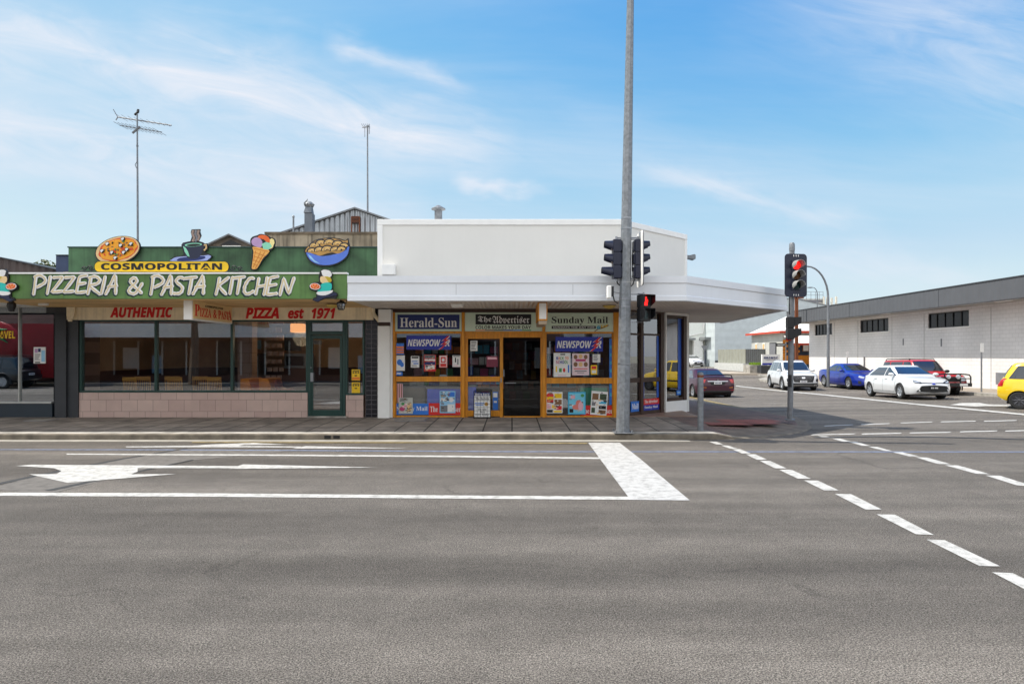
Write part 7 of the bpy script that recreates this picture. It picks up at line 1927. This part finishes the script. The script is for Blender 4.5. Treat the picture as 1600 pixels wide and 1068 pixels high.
# --- white hatchback
P_WHITE = paint('white_car_paint', (.62, .63, .64, 1))
hatch = dict(W=1.79, H=1.435, wb=2.64, r=.318, ends=(-2.10, 2.27),
    deck=[(-2.10, .62), (-2.06, .80), (-1.98, .97), (-1.6, 1.0), (-.3, .955), (.9, .94), (1.15, .925), (1.7, .86), (2.02, .77), (2.2, .66), (2.27, .55)],
    bot=[(-2.10, .46), (-1.95, .28), (-1.6, .19), (0, .17), (1.6, .18), (2.05, .2), (2.27, .3)],
    plan=[(-2.10, .78), (-1.98, .90), (-1.7, .96), (-1.3, 1), (1.2, 1), (1.7, .965), (2.0, .88), (2.16, .76), (2.27, .60)],
    belt=.93, cabin=(-1.98, 1.22, -1.28, .16, .905, .655), glass=(.24, .44), pillars=[-.08], gaps=[(-.86, -.9, -1.0), (-.08, -.08, -.08), (.95, .98, .9)], handles=[-.72, .18], mirror=.72,
    sheets=[('headlight', M_BLK, 'f', dict(mirror=1, slant=.9, top=[(.42, .715), (.62, .755), (.84, .80)], bot=[(.46, .665), (.64, .665), (.80, .715)])),
            ('lamp_strip', M_HEAD, 'f', dict(mirror=1, slant=.9, off=.014, top=[(.50, .712), (.64, .735), (.80, .77)], bot=[(.50, .69), (.64, .695), (.78, .735)])),
            ('headlight_trim', M_BLK, 'f', dict(top=[(-.62, .69), (-.3, .70), (0, .69), (.3, .70), (.62, .69)], bot=[(-.55, .655), (-.3, .665), (0, .655), (.3, .665), (.55, .655)], off=.007)),
            ('grille', M_BLK, 'f', dict(top=[(-.48, .565), (0, .59), (.48, .565)], bot=[(-.66, .33), (0, .30), (.66, .33)], off=.009)),
            ('bumper_lip', P_WHITE, 'f', dict(top=[(-.66, .285), (-.5, .255), (0, .25), (.5, .255), (.66, .285)], bot=[(-.66, .262), (-.5, .225), (0, .222), (.5, .225), (.66, .262)], off=.016)),
            ('badge', M_BLUE, 'f', dict(top=[(-.06, .675), (.06, .675)], bot=[(-.06, .625), (.06, .625)], off=.014)),
            ('tail_light', M_TAIL, 'r', dict(mirror=1, slant=.6, top=[(.45, .92), (.86, .90)], bot=[(.45, .84), (.86, .80)]))],
    plates=[(.49, 'f', .36), (.62, 'r', .36)], darkplate=True)
t, B, *_ = make_car('hatchback', 'white hatchback waiting in the middle of the side street', 'car', hatch, P_WHITE, 'cars in the side street')
place(t, 17.35, 28.3, (-.075, -1))
# the driver's window is open: a darker opening with an arm on the sill is too small to show more than the driver's head

# --- white sport utility vehicle
suv = dict(W=1.88, H=1.70, wb=2.75, r=.36, ends=(-2.35, 2.35), crown=.045,
    deck=[(-2.35, .72), (-2.3, .98), (-2.2, 1.08), (-1.6, 1.1), (0, 1.07), (1.0, 1.06), (1.35, 1.05), (1.95, .99), (2.2, .92), (2.3, .80), (2.35, .62)],
    bot=[(-2.35, .5), (-2.2, .34), (-1.8, .24), (0, .22), (1.8, .23), (2.2, .26), (2.35, .36)],
    plan=[(-2.35, .8), (-2.2, .93), (-1.9, .97), (-1.4, 1), (1.4, 1), (1.9, .97), (2.15, .90), (2.28, .82), (2.35, .72)],
    belt=1.05, cabin=(-2.24, 1.36, -1.72, .40, .90, .70), glass=(.24, .26), pillars=[-1.05, .0], gaps=[(-.9, -.95, -1.0), (.0, .0, .0), (1.02, 1.05, 1.0)], handles=[-.72, .25], mirror=.85, flare=M_PLAS, rim=M_RIM,
    sheets=[('grille', M_BLK, 'f', dict(top=[(-.62, .88), (0, .90), (.62, .88)], bot=[(-.50, .52), (0, .50), (.50, .52)], off=.009)),
            ('headlight', M_HEAD, 'f', dict(mirror=1, slant=.6, top=[(.58, .905), (.92, .93)], bot=[(.60, .865), (.90, .885)])),
            ('headlight', M_BLK, 'f', dict(mirror=1, slant=.5, top=[(.62, .70), (.90, .72)], bot=[(.60, .56), (.88, .54)])),
            ('lower_bumper', M_PLAS, 'f', dict(top=[(-.84, .47), (0, .45), (.84, .47)], bot=[(-.80, .30), (0, .29), (.80, .30)], off=.01)),
            ('skid_plate', M_CHROME, 'f', dict(top=[(-.62, .36), (0, .35), (.62, .36)], bot=[(-.6, .32), (0, .31), (.6, .32)], off=.018)),
            ('door_moulding', M_PLAS, 's', dict(top=[(-1.0, .36), (1.0, .36)], bot=[(-1.0, .27), (1.0, .27)])),
            ('tail_light', M_TAIL, 'r', dict(mirror=1, slant=.5, top=[(.3, 1.02), (.92, 1.02)], bot=[(.3, .94), (.92, .92)]))],
    plates=[(.56, 'f', .37), (.8, 'r', .37)])
t, B, patch, proj, rail, pr = make_car('sport_utility_vehicle', 'white sport utility vehicle with a large dark patterned grille behind the corner post', 'car', suv, P_WHITE, 'cars in the side street')
m = MB()
for k in range(-6, 7):
    for s in (-1, 1): patch(m, rail((0, .09 * k, .87), (0, .09 * k + s * .24, .54), 6), rail((0, .09 * k + .010, .87), (0, .09 * k + s * .24 + .010, .54), 6), (-1, 0, 0), off=.014, nv=1) if abs(.09 * k + s * .24) < .52 else None
B(m, 'grille_lattice', M_GREYP)
m = MB(); patch(m, rail((0, -.09, .80), (0, .09, .80), 4), rail((0, -.09, .72), (0, .09, .72), 4), (-1, 0, 0), off=.022, nv=2); B(m, 'badge', M_CHROME)
for s in (-1, 1):
    m = MB(); m.tube([(.2, s * .60, 1.68), (.1, s * .60, 1.715), (-1.4, s * .60, 1.72), (-1.5, s * .60, 1.67)], .014, 6); B(m, 'roof_rail', M_CHROME)
place(t, 16.85, 38.6, (-.14, -1))

# --- blue sedan
P_BLUE = paint('blue_car_paint', (.005, .024, .30, 1), .2)
sedan = dict(W=1.84, H=1.43, wb=2.82, r=.335, ends=(-2.42, 2.46),
    deck=[(-2.42, .60), (-2.38, .86), (-2.28, 1.0), (-1.9, 1.04), (-1.4, 1.0), (0, .95), (1.0, .935), (1.25, .92), (1.9, .84), (2.2, .76), (2.38, .64), (2.46, .5)],
    bot=[(-2.42, .42), (-2.25, .27), (-1.8, .18), (0, .16), (1.8, .17), (2.25, .18), (2.46, .26)],
    plan=[(-2.42, .76), (-2.25, .88), (-1.9, .96), (-1.4, 1), (1.3, 1), (1.85, .96), (2.2, .86), (2.36, .74), (2.46, .58)],
    belt=.93, cabin=(-1.86, 1.22, -.85, .10, .90, .64), glass=(.24, .42), pillars=[-.10], gaps=[(-1.0, -1.02, -1.1), (-.10, -.1, -.1), (.98, 1.0, .95)], handles=[-.75, .2], mirror=.72, rw0=.10,
    sheets=[('headlight', M_HEAD, 'f', dict(mirror=1, slant=.9, top=[(.46, .70), (.84, .78)], bot=[(.50, .62), (.84, .68)])),
            ('grille', M_BLK, 'f', dict(top=[(-.34, .66), (0, .67), (.34, .66)], bot=[(-.56, .26), (0, .24), (.56, .26)], off=.009)),
            ('fog_trim', M_PLAS, 'f', dict(mirror=1, slant=.5, top=[(.64, .46), (.82, .5)], bot=[(.64, .30), (.82, .32)])),
            ('tail_light', M_TAIL, 'r', dict(mirror=1, slant=.5, top=[(.3, .94), (.88, .92)], bot=[(.3, .86), (.88, .82)]))])
t, *_ = make_car('sedan', 'bright blue sedan parked against the white hall wall', 'car', sedan, P_BLUE, 'cars in the side street')
place(t, 20.3, 38.4, (.01, -1), .04)

# --- maroon sedan with a boot wing
P_MAR = mat('maroon_car_paint', (.050, .006, .020, 1), .34, .1, var=.03, coat=.4, spec=.4)
com = dict(W=1.90, H=1.47, wb=2.91, r=.335, ends=(-2.42, 2.46),
    deck=[(-2.42, .70), (-2.38, .98), (-2.28, 1.05), (-1.9, 1.065), (-1.4, 1.02), (0, .96), (1.0, .945), (1.3, .93), (1.9, .85), (2.25, .76), (2.4, .64), (2.46, .5)],
    bot=[(-2.42, .36), (-2.3, .26), (-1.8, .18), (0, .16), (1.8, .17), (2.25, .18), (2.46, .26)],
    plan=[(-2.42, .84), (-2.3, .92), (-1.95, .975), (-1.4, 1), (1.3, 1), (1.85, .96), (2.2, .86), (2.36, .74), (2.46, .6)],
    belt=.95, cabin=(-1.82, 1.15, -.95, .05, .90, .66), glass=(.24, .36), pillars=[-.15], gaps=[(-1.0, -1.02, -1.1), (-.15, -.15, -.15), (.95, .98, .9)], handles=[-.78, .16], mirror=.68, rw0=.13,
    sheets=[('headlight', M_HEAD, 'f', dict(mirror=1, slant=.8, top=[(.46, .72), (.84, .78)], bot=[(.50, .60), (.84, .66)])),
            ('tail_light', M_TAIL, 'r', dict(mirror=1, slant=.55, top=[(.56, .94), (.93, .97)], bot=[(.60, .78), (.90, .76)], off=.012)),
            ('boot_trim', M_CHROME, 'r', dict(top=[(-.5, .865), (.5, .865)], bot=[(-.5, .842), (.5, .842)], off=.012)),
            ('plate_recess', M_BLK, 'r', dict(top=[(-.42, .84), (.42, .84)], bot=[(-.3, .68), (.3, .68)], off=.008)),
            ('reflector', M_AMB, 'r', dict(mirror=1, top=[(.56, .56), (.74, .57)], bot=[(.56, .535), (.74, .545)])),
            ('reflector', M_TAIL, 'r', dict(mirror=1, top=[(.62, .44), (.80, .45)], bot=[(.62, .415), (.80, .425)])),
            ('diffuser', M_PLAS, 'r', dict(top=[(-.62, .40), (.62, .40)], bot=[(-.7, .27), (.7, .27)], off=.01))],
    plates=[(.77, 'r', .37), (.45, 'f', .37)])
t, B, *_ = make_car('sedan', 'maroon sedan with a black boot wing driving away beyond the bollard', 'car', com, P_MAR, 'cars in the side street')
m = MB(); m.tube([(-2.24, -.76, 1.03), (-2.22, -.76, 1.10), (-2.26, -.70, 1.15), (-2.28, 0, 1.175), (-2.26, .70, 1.15), (-2.22, .76, 1.10), (-2.24, .76, 1.03)], .05, 8, flat=((0, 0, 1), .45)); B(m, 'boot_wing', M_BLK, smooth=50)
m = MB(); m.cyl((-1.0, 0, 1.46), (-1.25, 0, 1.75), .008, n=6); B(m, 'aerial', M_BLK)
m = MB(); m.lathe([(.045, 0), (.045, .02)], (-2.41, 0, .92), (-1, 0, 0), 12); B(m, 'badge', M_CHROME)
place(t, 9.85, 33.4, (-.05, 1), -.05)

# --- red four wheel drive
P_RED = paint('red_car_paint', (.42, .012, .018, 1))
four = dict(W=1.74, H=1.66, wb=2.5, r=.36, ends=(-2.12, 2.12), crown=.03,
    deck=[(-2.12, .80), (-2.09, .98), (-2.0, 1.04), (0, 1.02), (.8, 1.01), (1.1, 1.00), (1.8, .95), (2.0, .92), (2.08, .82), (2.12, .7)],
    bot=[(-2.12, .52), (-2.02, .40), (0, .34), (1.7, .36), (2.12, .46)],
    plan=[(-2.12, .88), (-2.0, .96), (-1.7, 1), (1.5, 1), (1.85, .95), (2.12, .86)],
    belt=1.00, cabin=(-2.06, .95, -1.9, .40, .92, .76), glass=(.16, .16), pillars=[-1.15, -.15], gaps=[(-.9, -.9, -.85), (-.15, -.15, -.15), (.85, .85, .82)], handles=[-.75, .05], mirror=.62, mmat=M_BLK, flare=M_PLAS, spokes=6, twin=False,
    sheets=[('grille', M_BLK, 'f', dict(top=[(-.74, .86), (.74, .86)], bot=[(-.74, .64), (.74, .64)], off=.01)),
            ('headlight', M_HEAD, 'f', dict(mirror=1, slant=.2, top=[(.40, .84), (.72, .84)], bot=[(.40, .68), (.72, .68)], off=.02)),
            ('indicator', M_AMB, 'f', dict(mirror=1, slant=.4, top=[(.74, .82), (.82, .82)], bot=[(.74, .72), (.82, .72)], off=.018)),
            ('tail_light', M_TAIL, 'r', dict(mirror=1, slant=.3, top=[(.64, .94), (.80, .94)], bot=[(.64, .74), (.80, .74)]))],
    plates=[(.75, 'r', .37)])
t, B, *_ = make_car('four_wheel_drive', 'red four wheel drive with black bull bar and roof rack behind the white hatchback', 'car', four, P_RED, 'cars in the side street')
m = MB()
for y in (-.82, .82): m.tube([(2.05, y, .5), (2.26, y, .56), (2.28, y, .84), (2.24, y * .95, .95), (2.24, y * .6, .98)], .03, 8)
m.tube([(2.24, -.76, .95), (2.24, -.4, .985), (2.24, .4, .985), (2.24, .76, .95)], .03, 8); m.tube([(2.28, -.82, .78), (2.3, 0, .78), (2.28, .82, .78)], .022, 8)
for y in (-.36, .36): m.cyl((2.27, y, .55), (2.25, y, .98), .026)
m.box(2.08, 2.30, -.86, .86, .42, .58); B(m, 'bull_bar', M_BLACK, smooth=40)
m = MB()
for y in (-.22, .22): m.lathe([(.06, -.06), (.1, 0), (.1, .03), (.09, .035)], (2.30, y, .86), (1, 0, 0), 14)
B(m, 'spotlight', M_HEAD, smooth=40)
m = MB(); m.box(2.301, 2.31, .3, .66, .45, .55, 0); B(m, 'number_plate', M_PAPER)
for y in (-.6, .6):
    m = MB(); m.tube([(.2, y, 1.62), (.15, y, 1.70), (-1.6, y, 1.71), (-1.7, y, 1.62)], .022, 6); B(m, 'roof_rail', M_BLACK)
m = MB()
for x in (-.1, -.7, -1.5): m.tube([(x, -.6, 1.705), (x, .6, 1.705)], .018, 6)
B(m, 'rack_bar', M_BLACK)
place(t, 19.75, 31.0, (.02, -1), .0)
red_root = t

# --- yellow hatchback
P_YEL = paint('yellow_car_paint', (.80, .53, .01, 1))
mini = dict(W=1.60, H=1.52, wb=2.38, r=.282, ends=(-1.78, 1.80),
    deck=[(-1.78, .66), (-1.75, .86), (-1.68, .98), (-1.4, 1.0), (0, .96), (.8, .94), (1.0, .93), (1.45, .84), (1.68, .74), (1.76, .62), (1.80, .5)],
    bot=[(-1.78, .42), (-1.68, .28), (-1.3, .2), (0, .18), (1.3, .19), (1.65, .22), (1.80, .3)],
    plan=[(-1.78, .82), (-1.68, .92), (-1.4, .98), (-1.0, 1), (1.0, 1), (1.4, .96), (1.65, .86), (1.80, .68)],
    belt=.94, cabin=(-1.70, 1.05, -1.38, .28, .90, .70), glass=(.2, .20), pillars=[-.98, -.05], gaps=[(-.92, -.92, -1.0), (-.05, -.05, -.05), (.85, .88, .85)], handles=[-.66, .2], mirror=.66, spokes=8, twin=False, rim=M_RIMD,
    sheets=[('tail_light', M_TAIL, 'r', dict(mirror=1, slant=.7, top=[(.66, 1.0), (.80, 1.0)], bot=[(.60, .74), (.78, .74)], off=.01)),
            ('headlight', M_HEAD, 'f', dict(mirror=1, slant=.8, top=[(.4, .74), (.74, .80)], bot=[(.42, .62), (.74, .66)])),
            ('grille', M_BLK, 'f', dict(top=[(-.4, .5), (.4, .5)], bot=[(-.5, .34), (.5, .34)])),
            ('rub_strip', M_PLAS, 's', dict(top=[(-.95, .57), (.95, .57)], bot=[(-.95, .50), (.95, .50)])),
            ('rear_bumper_strip', M_PLAS, 'r', dict(top=[(-.7, .60), (.7, .60)], bot=[(-.7, .52), (.7, .52)]))])
t, *_ = make_car('hatchback', 'bright yellow small hatchback cut off by the right edge of the picture', 'car', mini, P_YEL, 'cars in the side street')
place(t, 18.05, 20.75, (.72, -.69))

# --- white coupe far up the street and a dark four wheel drive mirrored in the glass
coupe = dict(hatch); coupe.update(W=1.82, H=1.41, darkplate=False)
t, *_ = make_car('coupe', 'distant white car parked facing the street beyond the shrub', 'car', coupe, P_WHITE, 'cars in the side street')
place(t, X(1080, 80), 80, (.12, -1), .1)
t = dup(red_root, (0, 0, 0), 0, 'dark pick up parked across the road before the red tomato banner')
dk = paint('black_car_paint', (.012, .013, .016, 1))
for ch in t.children:
    if ch.name.startswith('body'):
        ch.data = ch.data.copy(); ch.data.materials[0] = dk
t.location = (-27.3, -.6, 0); t.rotation_euler = (0, 0, math.pi); t['group'] = 'cars parked across the road'
